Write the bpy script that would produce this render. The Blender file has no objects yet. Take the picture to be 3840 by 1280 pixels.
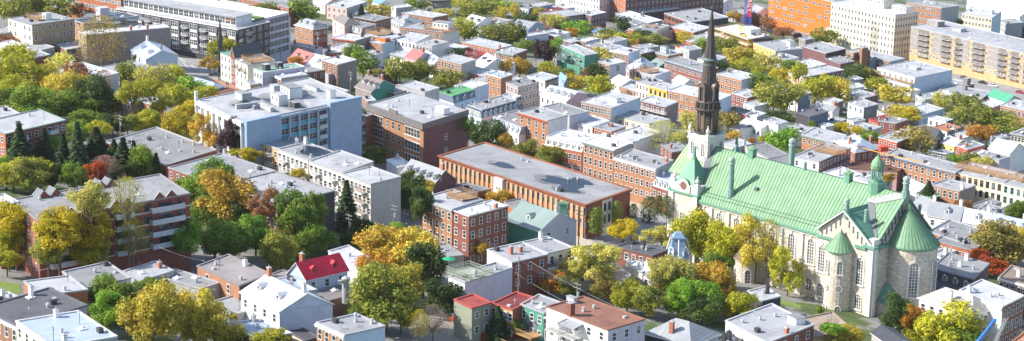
import bpy, math, random
from mathutils import Vector, Matrix
R_ = math.radians
sc = bpy.context.scene
col = sc.collection
# ------------------------------------------------------------------ camera
FPX, PITCH, ROLL = 7600.0, R_(14.7), R_(-1.1)
_f = Vector((0, math.cos(PITCH), -math.sin(PITCH))); _r = Vector((1, 0, 0)); _d = _f.cross(_r)
CR = _r*math.cos(ROLL) + _d*math.sin(ROLL); CD = _d*math.cos(ROLL) - _r*math.sin(ROLL)
CAM = Vector((0, 0, 150))
cd = bpy.data.cameras.new('camera'); cam = bpy.data.objects.new('camera', cd); col.objects.link(cam)
cd.sensor_width = 36; cd.lens = 36*FPX/3840; cd.clip_start = 5; cd.clip_end = 8000
mw = Matrix((( CR.x, -CD.x, -_f.x, CAM.x), (CR.y, -CD.y, -_f.y, CAM.y), (CR.z, -CD.z, -_f.z, CAM.z), (0, 0, 0, 1)))
cam.matrix_world = mw
sc.camera = cam
# ------------------------------------------------------------------ sky, sun, exposure
SUN_EL, SUN_AZ = R_(36), math.atan2(-1.0, -0.06)     # azimuth measured from +Y towards +X: sun to the left and a little towards us
w = bpy.data.worlds.new('World'); sc.world = w; w.use_nodes = True
wn = w.node_tree; bg = wn.nodes['Background']
sky = wn.nodes.new('ShaderNodeTexSky'); sky.sky_type = 'NISHITA'; sky.sun_disc = False
sky.sun_elevation = SUN_EL; sky.sun_rotation = SUN_AZ % (2*math.pi); sky.altitude = 100; sky.air_density = 1.0; sky.dust_density = 1.2
wn.links.new(sky.outputs[0], bg.inputs[0]); bg.inputs[1].default_value = 0.15
sl = bpy.data.lights.new('sun', 'SUN'); sl.energy = 5.0; sl.angle = R_(0.5); sl.color = (1.0, 0.94, 0.84)
so = bpy.data.objects.new('sun', sl); col.objects.link(so)
sd = Vector((math.sin(SUN_AZ)*math.cos(SUN_EL), math.cos(SUN_AZ)*math.cos(SUN_EL), math.sin(SUN_EL)))
so.rotation_euler = sd.to_track_quat('Z', 'Y').to_euler()
sc.view_settings.view_transform = 'Standard'; sc.view_settings.look = 'None'
sc.view_settings.exposure = 0.66; sc.view_settings.gamma = 1.0
# ------------------------------------------------------------------ terrain plane: falls away to the right and to the back
GA, GX, GY = 40.6, -0.084, -0.081
def G(x, y): return GA + GX*x + GY*y
def pix(s):
    """ 'rc:u,v' -> pixel of the photograph """
    t, uv = s.split(':'); u, v = [float(q) for q in uv.split(',')]
    if t[0] in 'ab':
        return 960*int(t[1]) + u/1.3417, (0 if t[0] == 'a' else 640) + v/1.3417
    if t[0] == 's': return u, v
    return 640*int(t[1]) + u/2.011, (0, 427, 853)[int(t[0])] + v/2.011
def ray(p): return CR*((p[0]-1920)/FPX) + CD*((p[1]-640)/FPX) + _f
def hH(p, H):
    d = ray(p); t = (GA + H - CAM.z)/(d.z - GX*d.x - GY*d.y); return CAM + d*t
def hz(p, z):
    d = ray(p); return CAM + d*((z-CAM.z)/d.z)
# ------------------------------------------------------------------ materials
def srgb(r, g, b):
    f = lambda c: c/12.92 if c <= 0.04045 else ((c+0.055)/1.055)**2.4
    return (f(r), f(g), f(b), 1)
class NT:
    def __init__(s, name):
        s.m = bpy.data.materials.new(name); s.m.use_nodes = True; s.t = s.m.node_tree; s.p = s.t.nodes['Principled BSDF']
    def n(s, ty, **k):
        o = s.t.nodes.new(ty)
        for a, v in k.items():
            if a in o.inputs: o.inputs[a].default_value = v
            else: setattr(o, a, v)
        return o
    def l(s, a, b): s.t.links.new(a, b)
    def mix(s, fac, a, b, mode='MIX'):
        o = s.t.nodes.new('ShaderNodeMix'); o.data_type = 'RGBA'; o.blend_type = mode
        for i, v in ((0, fac), (6, a), (7, b)):
            if isinstance(v, (float, int)): o.inputs[i].default_value = v
            elif isinstance(v, tuple): o.inputs[i].default_value = v
            else: s.l(v, o.inputs[i])
        return o.outputs[2]
    def ramp(s, x, a, b):
        o = s.t.nodes.new('ShaderNodeMapRange'); o.inputs[1].default_value = a; o.inputs[2].default_value = b; s.l(x, o.inputs[0]); return o.outputs[0]
    def coord(s, off=True):
        tc = s.t.nodes.new('ShaderNodeTexCoord')
        if not off: return tc.outputs['Object']
        oi = s.t.nodes.new('ShaderNodeObjectInfo'); v = s.n('ShaderNodeVectorMath', operation='MULTIPLY_ADD')
        s.l(oi.outputs['Random'], v.inputs[0]); v.inputs[1].default_value = (90, 70, 50); s.l(tc.outputs['Object'], v.inputs[2]); return v.outputs[0]
    def noise(s, c, sca, det=4, rough=.6):
        o = s.n('ShaderNodeTexNoise', Scale=sca, Detail=det, Roughness=rough); s.l(c, o.inputs['Vector']); return o.outputs[0]
    def out(s, colr, rough=.8, bump=None, bs=.3, metal=0, spec=None):
        if isinstance(colr, tuple): s.p.inputs['Base Color'].default_value = colr
        else: s.l(colr, s.p.inputs['Base Color'])
        if isinstance(rough, (float, int)): s.p.inputs['Roughness'].default_value = rough
        else: s.l(rough, s.p.inputs['Roughness'])
        s.p.inputs['Metallic'].default_value = metal
        if spec is not None: s.p.inputs['Specular IOR Level'].default_value = spec
        if bump is not None:
            b = s.n('ShaderNodeBump', Strength=bs, Distance=.1); s.l(bump, b.inputs['Height']); s.l(b.outputs[0], s.p.inputs['Normal'])
        return s.m
def sc3(c, k): return (min(1, c[0]*k), min(1, c[1]*k), min(1, c[2]*k), 1)
_cache = {}
def cached(fn):
    def g(*a):
        k = (fn.__name__,)+a
        if k not in _cache: _cache[k] = fn(*a)
        return _cache[k]
    return g
@cached
def m_plain(name, c, rough=.7, metal=0.):
    n = NT(name); k = n.coord(); v = n.noise(k, .9)
    return n.out(n.mix(n.ramp(v, .3, .7), sc3(c, .86), sc3(c, 1.1)), rough, metal=metal)
@cached
def m_brick(name, c):
    n = NT(name); k = n.coord()
    b = n.n('ShaderNodeTexBrick', Scale=1.0); b.inputs['Color1'].default_value = sc3(c, .78); b.inputs['Color2'].default_value = sc3(c, 1.18)
    b.inputs['Mortar'].default_value = sc3((c[0]*.6+.12, c[1]*.6+.12, c[2]*.6+.12), 1); b.inputs['Brick Width'].default_value = .42; b.inputs['Row Height'].default_value = .16; b.inputs['Mortar Size'].default_value = .012
    sx = n.n('ShaderNodeSeparateXYZ'); n.l(k, sx.inputs[0]); ad = n.n('ShaderNodeMath', operation='ADD'); n.l(sx.outputs[0], ad.inputs[0]); n.l(sx.outputs[1], ad.inputs[1])
    cx = n.n('ShaderNodeCombineXYZ'); n.l(ad.outputs[0], cx.inputs[0]); n.l(sx.outputs[2], cx.inputs[1]); n.l(cx.outputs[0], b.inputs[0])
    v = n.noise(k, .35, 5, .65); f = n.noise(k, 3.5, 3)
    c1 = n.mix(n.ramp(v, .35, .65), n.mix(.5, b.outputs[0], sc3(c, .62)), b.outputs[0])
    return n.out(n.mix(n.ramp(f, .45, .8), c1, sc3(c, 1.28)), .9)
@cached
def m_siding(name, c):
    """ corrugated or clapboard wall """
    n = NT(name); k = n.coord(False); sx = n.n('ShaderNodeSeparateXYZ'); n.l(k, sx.inputs[0])
    ad = n.n('ShaderNodeMath', operation='ADD'); n.l(sx.outputs[0], ad.inputs[0]); n.l(sx.outputs[1], ad.inputs[1])
    mu = n.n('ShaderNodeMath', operation='MULTIPLY'); mu.inputs[1].default_value = 1.9; n.l(ad.outputs[0], mu.inputs[0])
    fr = n.n('ShaderNodeMath', operation='FRACT'); n.l(mu.outputs[0], fr.inputs[0])
    s = n.ramp(fr.outputs[0], .0, .5); v = n.noise(n.coord(), .5, 5)
    c1 = n.mix(s, sc3(c, .84), sc3(c, 1.05))
    return n.out(n.mix(n.ramp(v, .35, .75), c1, sc3(c, .82)), .55, fr.outputs[0], .25)
@cached
def m_render(name, c):
    n = NT(name); k = n.coord(); v = n.noise(k, .4, 6, .65)
    mp = n.n('ShaderNodeMapping'); mp.inputs['Scale'].default_value = (1.4, 1.4, .12); n.l(k, mp.inputs[0]); st = n.noise(mp.outputs[0], 1.6, 4)
    a = n.mix(n.ramp(v, .3, .7), sc3(c, .84), sc3(c, 1.06))
    return n.out(n.mix(n.ramp(st, .6, .85), a, sc3(c, .7)), .85)
@cached
def m_stone(name, c):
    n = NT(name); k = n.coord(False)
    b = n.n('ShaderNodeTexBrick', Scale=1.0); b.inputs['Color1'].default_value = sc3(c, .72); b.inputs['Color2'].default_value = sc3(c, 1.22)
    b.inputs['Mortar'].default_value = sc3(c, .45); b.inputs['Brick Width'].default_value = .95; b.inputs['Row Height'].default_value = .42; b.inputs['Mortar Size'].default_value = .03
    sx = n.n('ShaderNodeSeparateXYZ'); n.l(k, sx.inputs[0]); ad = n.n('ShaderNodeMath', operation='ADD'); n.l(sx.outputs[0], ad.inputs[0]); n.l(sx.outputs[1], ad.inputs[1])
    cx = n.n('ShaderNodeCombineXYZ'); n.l(ad.outputs[0], cx.inputs[0]); n.l(sx.outputs[2], cx.inputs[1]); n.l(cx.outputs[0], b.inputs[0])
    v = n.noise(k, .3, 5, .7); f = n.noise(k, 2.2, 4)
    a = n.mix(n.ramp(v, .38, .62), n.mix(.5, b.outputs[0], (c[0]*.75, c[1]*.62, c[2]*.5, 1)), b.outputs[0])
    return n.out(n.mix(n.ramp(f, .5, .85), a, sc3(c, 1.3)), .92, f, .5)
@cached
def m_roof(name, c):
    """ membrane roof: blotches, darker stains where water stood, faint seams """
    n = NT(name); k = n.coord(); v = n.noise(k, .16, 5, .6); u = n.noise(k, .9, 5, .65); st = n.noise(k, .28, 3, .5)
    a = n.mix(n.ramp(v, .32, .68), sc3(c, .66), sc3(c, 1.10))
    a = n.mix(n.ramp(u, .3, .8), a, sc3(c, 1.15))
    a = n.mix(n.ramp(st, .58, .74), a, (c[0]*.62, c[1]*.6, c[2]*.58, 1))
    wv = n.n('ShaderNodeTexWave', Scale=.33, Distortion=.6); wv.wave_profile = 'SIN'; n.l(n.coord(False), wv.inputs['Vector'])
    a = n.mix(n.ramp(wv.outputs[1], .965, 1.0), a, sc3(c, .7))
    vo = n.n('ShaderNodeTexVoronoi', Scale=.23); vo.distance = 'CHEBYCHEV'; n.l(k, vo.inputs['Vector'])
    sh = n.n('ShaderNodeSeparateColor'); n.l(vo.outputs['Color'], sh.inputs[0])
    a = n.mix(n.ramp(sh.outputs[0], .72, .74), a, n.mix(.35, a, sc3(c, 1.3)))
    oi = n.n('ShaderNodeObjectInfo'); hs = n.n('ShaderNodeHueSaturation'); mr = n.n('ShaderNodeMapRange'); mr.inputs[3].default_value = .58; mr.inputs[4].default_value = 1.16
    n.l(oi.outputs['Random'], mr.inputs[0]); n.l(mr.outputs[0], hs.inputs['Value']); n.l(a, hs.inputs['Color'])
    return n.out(hs.outputs[0], .75)
@cached
def m_metal(name, c, sp=.62, ax=0):
    """ standing seam sheet; seams run down the slope (local y), or along x for roofs whose ridge runs along y """
    n = NT(name); k = n.coord(False); sx = n.n('ShaderNodeSeparateXYZ'); n.l(k, sx.inputs[0])
    mu = n.n('ShaderNodeMath', operation='DIVIDE'); mu.inputs[1].default_value = sp; n.l(sx.outputs[ax], mu.inputs[0])
    fr = n.n('ShaderNodeMath', operation='FRACT'); n.l(mu.outputs[0], fr.inputs[0])
    fl = n.n('ShaderNodeMath', operation='FLOOR'); n.l(mu.outputs[0], fl.inputs[0])
    wn_ = n.n('ShaderNodeTexWhiteNoise'); wn_.noise_dimensions = '1D'; n.l(fl.outputs[0], wn_.inputs['W'])
    v = n.noise(n.coord(), .45, 5, .6)
    a = n.mix(wn_.outputs[0], sc3(c, .86), sc3(c, 1.08)); a = n.mix(n.ramp(v, .35, .7), a, sc3(c, .8))
    a = n.mix(n.ramp(fr.outputs[0], .8, .86), a, sc3(c, .5))
    return n.out(a, .5, metal=0.0)
@cached
def m_glass(name, c, spec=.6):
    n = NT(name); k = n.coord(); v = n.noise(k, .6, 2)
    oi = n.n('ShaderNodeObjectInfo')
    a = n.mix(n.ramp(oi.outputs['Random'], .55, 1.), sc3(c, .6), (.24, .25, .27, 1))
    a = n.mix(n.ramp(v, .4, .6), a, sc3(c, 1.2))
    return n.out(a, .12, spec=spec)
@cached
def m_water(name):
    n = NT(name); return n.out((.008, .014, .035, 1), .22, spec=.25)
@cached
def m_leaf(name, a, b, d):
    """ foliage: a and b clumps, d scattered leaf tone """
    n = NT(name); k = n.coord(); v = n.noise(k, 2.6, 3, .6)
    at = n.n('ShaderNodeAttribute', attribute_name='tint')
    oi = n.n('ShaderNodeObjectInfo')
    c = n.mix(n.ramp(v, .4, .6), a, b)
    c = n.mix(n.ramp(at.outputs['Fac'], .55, 1.), c, d)
    c = n.mix(n.ramp(at.outputs['Fac'], .3, 0.), c, sc3(a, .45))  # low tint clumps darkened, shade of crown gaps put into leaf colour
    hs = n.n('ShaderNodeHueSaturation'); mr = n.n('ShaderNodeMapRange'); mr.inputs[3].default_value = .8; mr.inputs[4].default_value = 1.2
    n.l(oi.outputs['Random'], mr.inputs[0]); n.l(mr.outputs[0], hs.inputs['Value']); n.l(c, hs.inputs['Color'])
    n.l(hs.outputs[0], n.p.inputs['Base Color']); n.p.inputs['Roughness'].default_value = .6; n.p.inputs['Specular IOR Level'].default_value = .3
    tr = n.n('ShaderNodeBsdfTranslucent'); n.l(hs.outputs[0], tr.inputs[0]); mx = n.n('ShaderNodeMixShader'); mx.inputs[0].default_value = .38
    n.l(n.p.outputs[0], mx.inputs[1]); n.l(tr.outputs[0], mx.inputs[2]); n.l(mx.outputs[0], n.t.nodes['Material Output'].inputs[0])
    return n.m
BR = {'rb': ('red brick', (.24, .075, .05)), 'ob': ('orange brick', (.37, .175, .09)), 'tb': ('tan brick', (.36, .27, .17)), 'bb': ('brown brick', (.27, .13, .075)),
      'pb': ('plum brick', (.16, .075, .075)), 'lb': ('lilac brick', (.42, .33, .32)), 'or': ('bright orange brick', (.38, .125, .055)), 'yb': ('yellow brick', (.55, .36, .18))}
RE = {'w': ('white render', (.80, .80, .79)), 'c': ('cream render', (.74, .66, .50)), 'y': ('yellow render', (.80, .52, .12)), 'lv': ('lavender render', (.55, .54, .63)),
      'pk': ('pink render', (.72, .47, .44)), 'lt': ('light blue render', (.52, .62, .74)), 'tp': ('taupe render', (.27, .235, .225)), 'dk': ('charcoal render', (.055, .055, .065)),
      'gn': ('green render', (.07, .27, .20)), 'og': ('orange cladding', (.74, .17, .025)), 'sb': ('slate blue render', (.13, .17, .24)), 'gr': ('grey render', (.40, .40, .41)),
      'gg': ('grey green render', (.27, .28, .22)), 'ro': ('red render', (.42, .09, .05)), 'ws': ('pale stone', (.62, .58, .52))}
SI = {'sg': ('grey corrugated siding', (.38, .40, .43)), 'sw': ('white siding', (.72, .74, .77)), 'sl': ('lilac siding', (.60, .55, .65)), 'sd': ('dark siding', (.10, .10, .12)), 'st': ('blue siding', (.30, .42, .58)), 'sm': ('galvanised siding', (.50, .52, .50))}
RO = {'g1': ('pale grey roofing', (.38, .39, .415)), 'g2': ('grey roofing', (.26, .265, .28)), 'g3': ('dark roofing', (.10, .10, .115)), 'g0': ('off white roofing', (.47, .485, .515)), 'wh': ('white roofing', (.84, .85, .87)),
      'br': ('brown roofing', (.21, .095, .065)), 'rr': ('red roofing', (.33, .06, .05)), 'gR': ('green roofing', (.10, .30, .13)), 'gt': ('dull green roofing', (.18, .33, .25)), 'tn': ('tan gravel roofing', (.32, .25, .20)), 'rs': ('rust roofing', (.40, .17, .09)), 'rc': ('rust brown fascia', (.24, .085, .04)), 'tr': ('taupe roofing', (.25, .225, .225))}
ME = {'mw': ('white metal roof', (.74, .76, .80)), 'mb': ('pale blue metal roof', (.46, .54, .66)), 'mr': ('red metal roof', (.85, .025, .06)), 'mp': ('faded red metal roof', (.58, .20, .18)), 'mg': ('grey metal roof', (.36, .38, .41)), 'md': ('slate dark metal', (.075, .08, .095)),
      'mt': ('teal metal roof', (.27, .36, .34)), 'mG': ('green metal roof', (.10, .42, .25)), 'mB': ('blue metal roof', (.20, .36, .60)), 'my': ('rusty silver metal roof', (.50, .46, .44)), 'ms': ('taupe shingle', (.26, .225, .21))}
def MT(k):
    if k in BR: return m_brick(*BR[k])
    if k in RE: return m_render(*RE[k])
    if k in SI: return m_siding(*SI[k])
    if k in RO: return m_roof(*RO[k])
    return m_metal(*ME[k])
GLASS = m_glass('window glass', (.035, .045, .06)); WHITE = m_plain('white paint', (.80, .80, .79)); CONC = m_plain('concrete', (.45, .44, .43)); GALV = m_plain('galvanised metal', (.52, .54, .56), .4, .4)
DARKM = m_plain('dark metal', (.05, .05, .055), .5); WOOD = m_plain('weathered wood', (.36, .22, .12)); BLACK = m_plain('black rubber', (.02, .02, .022)); BRICKC = m_brick('chimney brick', (.42, .14, .08))
# ------------------------------------------------------------------ mesh building
class MB:
    def __init__(s): s.v = []; s.f = []; s.mi = []
    def poly(s, pts, m=0):
        i = len(s.v); s.v += [tuple(p) for p in pts]; s.f.append(tuple(range(i, i+len(pts)))); s.mi.append(m); return s
    def prism(s, base, z0, z1, m=0, mt=None, bottom=False, sides=None):
        n = len(base); z = (lambda q, d: q if isinstance(q, (int, float)) else q[d])
        for i in range(n):
            a, b = base[i], base[(i+1) % n]
            mm = m if sides is None else sides[i]
            if mm is None: continue
            s.poly([(a[0], a[1], z0), (b[0], b[1], z0), (b[0], b[1], z1), (a[0], a[1], z1)], mm)
        s.poly([(p[0], p[1], z1) for p in base], m if mt is None else mt)
        if bottom: s.poly([(p[0], p[1], z0) for p in reversed(base)], m)
        return s
    def box(s, x0, x1, y0, y1, z0, z1, m=0, bottom=True):
        return s.prism([(x0, y0), (x1, y0), (x1, y1), (x0, y1)], z0, z1, m, bottom=bottom)
    def cyl(s, x, y, r0, r1, z0, z1, n=10, m=0, cap=True):
        a = [(math.cos(i*2*math.pi/n), math.sin(i*2*math.pi/n)) for i in range(n)]
        for i in range(n):
            p, q = a[i], a[(i+1) % n]
            if r1 > 1e-4: s.poly([(x+p[0]*r0, y+p[1]*r0, z0), (x+q[0]*r0, y+q[1]*r0, z0), (x+q[0]*r1, y+q[1]*r1, z1), (x+p[0]*r1, y+p[1]*r1, z1)], m)
            else: s.poly([(x+p[0]*r0, y+p[1]*r0, z0), (x+q[0]*r0, y+q[1]*r0, z0), (x, y, z1)], m)
        if cap and r1 > 1e-4: s.poly([(x+p[0]*r1, y+p[1]*r1, z1) for p in a], m)
        return s
    def bar(s, p, q, r, m=0, n=4, r1=None):
        p, q = Vector(p), Vector(q); d = (q-p)
        if d.length < 1e-6: return s
        d.normalize(); u = d.cross(Vector((0, 0, 1)) if abs(d.z) < .9 else Vector((1, 0, 0))).normalized(); v = d.cross(u); r1 = r if r1 is None else r1
        o = math.pi/4 if n == 4 else 0
        A = [p+(u*math.cos(o+i*2*math.pi/n)+v*math.sin(o+i*2*math.pi/n))*r for i in range(n)]; B = [q+(u*math.cos(o+i*2*math.pi/n)+v*math.sin(o+i*2*math.pi/n))*r1 for i in range(n)]
        for i in range(n): s.poly([A[i], A[(i+1) % n], B[(i+1) % n], B[i]], m)
        s.poly(B, m); s.poly(A[::-1], m); return s
    def mesh(s, name, mats):
        me = bpy.data.meshes.new(name); me.from_pydata(s.v, [], s.f)
        for m in mats: me.materials.append(m)
        me.polygons.foreach_set('material_index', s.mi); me.update(); return me
    def build(s, name, mats, parent=None):
        return put(name, s.mesh(name, mats if isinstance(mats, (list, tuple)) else [mats]), parent)
def put(name, me, parent=None, loc=(0, 0, 0), rz=0., scale=None):
    o = bpy.data.objects.new(name, me); col.objects.link(o); o.location = loc; o.rotation_euler = (0, 0, rz)
    if scale: o.scale = scale
    if parent: o.parent = parent
    return o
def thing(name, label, cat, loc=(0, 0, 0), rz=0., group=None):
    o = bpy.data.objects.new(name, None); col.objects.link(o); o.location = loc; o.rotation_euler = (0, 0, rz); o.empty_display_size = .5
    o['label'] = label; o['category'] = cat
    if group: o['group'] = group
    return o
def tagm(o, label, cat, group=None):
    o['label'] = label; o['category'] = cat
    if group: o['group'] = group
    return o
def copy_tree(o, parent=None):
    c = o.copy(); col.objects.link(c); c.parent = parent
    for ch in list(o.children): copy_tree(ch, c)
    return c
# ------------------------------------------------------------------ small shared part meshes (facing -y, origin at centre of the wall opening)
@cached
def win_frame(w, h, fm, full):
    b = MB(); t = .09; d = .09; x = w/2; z = h/2
    b.box(-x-t, x+t, -d, 0, z, z+t, 0); b.box(-x-t-.05, x+t+.05, -d-.06, 0, -z-t, -z, 0); b.box(-x-t, -x, -d, 0, -z, z, 0); b.box(x, x+t, -d, 0, -z, z, 0)
    b.box(-x, x, -.06, 0, -.045, .045, 0)
    if w > 1.3: b.box(-.05, .05, -.06, 0, -z, z, 0)
    if full: b.poly([(-x, -.02, -z), (x, -.02, -z), (x, -.02, z), (-x, -.02, z)], 1)
    return b.mesh('window', [FR[fm], GLASS])
@cached
def win_pane(w, h):
    return MB().poly([(-w/2, -.02, -h/2), (w/2, -.02, -h/2), (w/2, -.02, h/2), (-w/2, -.02, h/2)]).mesh('pane', [GLASS])
FR = {'w': WHITE, 'd': DARKM, 'g': m_plain('grey frame', (.42, .44, .46)), 't': m_plain('teal frame', (.08, .36, .36)), 'r': m_plain('red frame', (.45, .05, .05)), 'n': m_plain('stone trim', (.62, .58, .50))}
def add_window(parent, x, y, z, rz, w=1.0, h=1.6, fm='w', fine=False, name='window'):
    o = put(name, win_frame(w, h, fm, not fine), parent, (x, y, z), rz)
    if fine: put('pane', win_pane(w, h), o)
    return o
@cached
def vent_mesh(k):
    b = MB()
    if k == 0: b.box(-.28, .28, -.28, .28, 0, .5); b.cyl(0, 0, .17, .17, .5, .8, 8); b.box(-.3, .3, -.3, .3, .8, 1.0)
    elif k == 1: b.cyl(0, 0, .09, .09, 0, .9, 6); b.cyl(0, 0, .2, .12, .9, 1.15, 8)
    elif k == 2: b.box(-.5, .5, -.35, .35, 0, .35); b.box(-.4, .4, -.25, .25, .35, .42)
    elif k == 3: b.cyl(0, 0, .3, .3, 0, .45, 8); b.cyl(0, 0, .42, .3, .45, .85, 8)
    elif k == 4: b.box(-.6, .6, -.45, .45, 0, .9)
    elif k == 5: b.box(-.7, .7, -.7, .7, 0, .25); b.cyl(0, 0, .75, .2, .25, .6, 4)
    else:
        b.bar((0, 0, 0), (0, 0, 2.6), .05); b.bar((-.6, 0, 2.4), (.6, 0, 2.4), .035); b.bar((-.4, 0, 2.0), (.4, 0, 2.0), .035)
    return b.mesh('roof_vent', [GALV if k in (0, 1, 2, 3) else (DARKM if k != 5 else WHITE)])
@cached
def chim_mesh(k, hh):
    b = MB(); b.box(-.45, .45, -.35, .35, -.8, hh, 0); b.box(-.52, .52, -.42, .42, hh, hh+.15, 1); b.cyl(0, 0, .13, .13, hh+.15, hh+.55, 6, 1)
    return b.mesh('chimney', [{'b': BRICKC, 'w': WHITE, 'g': GALV, 'd': DARKM}[k], CONC if k != 'd' else DARKM])
@cached
def balc_mesh(w, d, c):
    b = MB(); b.box(-w/2, w/2, -d, 0, -.15, 0, 0)
    if c == 'p': b.box(-w/2, w/2, -d-.06, -d, -.15, 1.05, 1); b.box(-w/2, -w/2+.06, -d, 0, 0, 1.05, 1); b.box(w/2-.06, w/2, -d, 0, 0, 1.05, 1)
    else:
        for x in (-w/2, w/2): b.bar((x, -d, 1.0), (x, 0, 1.0), .05, 1)
        b.bar((-w/2, -d, 1.0), (w/2, -d, 1.0), .05, 1); n = int(w/.28)
        for i in range(n+1): b.bar((-w/2+w*i/n, -d, 0), (-w/2+w*i/n, -d, 1.0), .03, 1)
        for i in range(1, 5): b.bar((-w/2, -d*i/5, 0), (-w/2, -d*i/5, 1.0), .03, 1); b.bar((w/2, -d*i/5, 0), (w/2, -d*i/5, 1.0), .03, 1)
    return b.mesh('balcony', [CONC, {'p': m_plain('pale panel', (.50, .56, .60)), 'w': WHITE, 'd': DARKM, 'g': GALV, 'o': WOOD, 'r': FR['r']}[c]])
@cached
def dormer_mesh(cs, c2):
    """ gabled dormer, window towards -y, 1.3 wide """
    b = MB(); b.poly([(-.65, 0, 0), (.65, 0, 0), (.65, 0, 1.5), (0, 0, 2.0), (-.65, 0, 1.5)], 0)
    b.poly([(-.65, 0, 0), (-.65, 0, 1.5), (-.65, 2.0, 1.5), (-.65, 2.0, 0)], 0); b.poly([(.65, 0, 0), (.65, 2.0, 0), (.65, 2.0, 1.5), (.65, 0, 1.5)], 0)
    b.poly([(-.78, -.12, 1.42), (0, -.12, 2.05), (0, 2.0, 2.05), (-.78, 2.0, 1.42)], 1); b.poly([(.78, -.12, 1.42), (.78, 2.0, 1.42), (0, 2.0, 2.05), (0, -.12, 2.05)], 1)
    b.poly([(-.42, -.03, .25), (.42, -.03, .25), (.42, -.03, 1.4), (-.42, -.03, 1.4)], 2)
    b.box(-.03, .03, -.06, -.03, .25, 1.4, 0); b.box(-.42, .42, -.06, -.03, .8, .86, 0)
    return b.mesh('dormer', [MT(cs), MT(c2), GLASS])
# ------------------------------------------------------------------ ground
def ground():
    n = NT('ground mix'); k = n.coord(False); v = n.noise(k, .02, 6, .65); u = n.noise(k, .25, 5, .7); g = n.noise(k, 1.5, 4)
    asph = n.mix(n.ramp(u, .3, .7), (.17, .168, .17, 1), (.27, .26, .25, 1)); asph = n.mix(n.ramp(g, .62, .8), asph, (.33, .31, .27, 1))
    grass = n.mix(n.ramp(u, .35, .65), (.035, .075, .018, 1), (.10, .13, .035, 1))
    m = n.out(n.mix(n.ramp(v, .50, .53), asph, grass), .95, g, .3)
    b = MB(); N = 40; x0, x1, y0, y1 = -900, 1300, 150, 3200
    P = lambda i, j: (x0+(x1-x0)*i/N, y0+(y1-y0)*j/N, G(x0+(x1-x0)*i/N, y0+(y1-y0)*j/N))
    for i in range(N):
        for j in range(N): b.poly([P(i, j), P(i+1, j), P(i+1, j+1), P(i, j+1)])
    o = b.build('ground', m); o['kind'] = 'structure'
ground()

# ------------------------------------------------------------------ haze: thin even air round the camera and the whole scene
def haze():
    m = bpy.data.materials.new('haze air'); m.use_nodes = True; t = m.node_tree
    for n in list(t.nodes): t.nodes.remove(n)
    o = t.nodes.new('ShaderNodeOutputMaterial'); v = t.nodes.new('ShaderNodeVolumePrincipled'); v.inputs['Color'].default_value = (.93, .96, 1, 1); v.inputs['Density'].default_value = .00003; v.inputs['Anisotropy'].default_value = .2
    t.links.new(v.outputs[0], o.inputs['Volume'])
    b = MB(); b.box(-920, 1320, -60, 3220, -330, 175); ob = b.build('haze', m); ob['kind'] = 'stuff'
haze()
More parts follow.
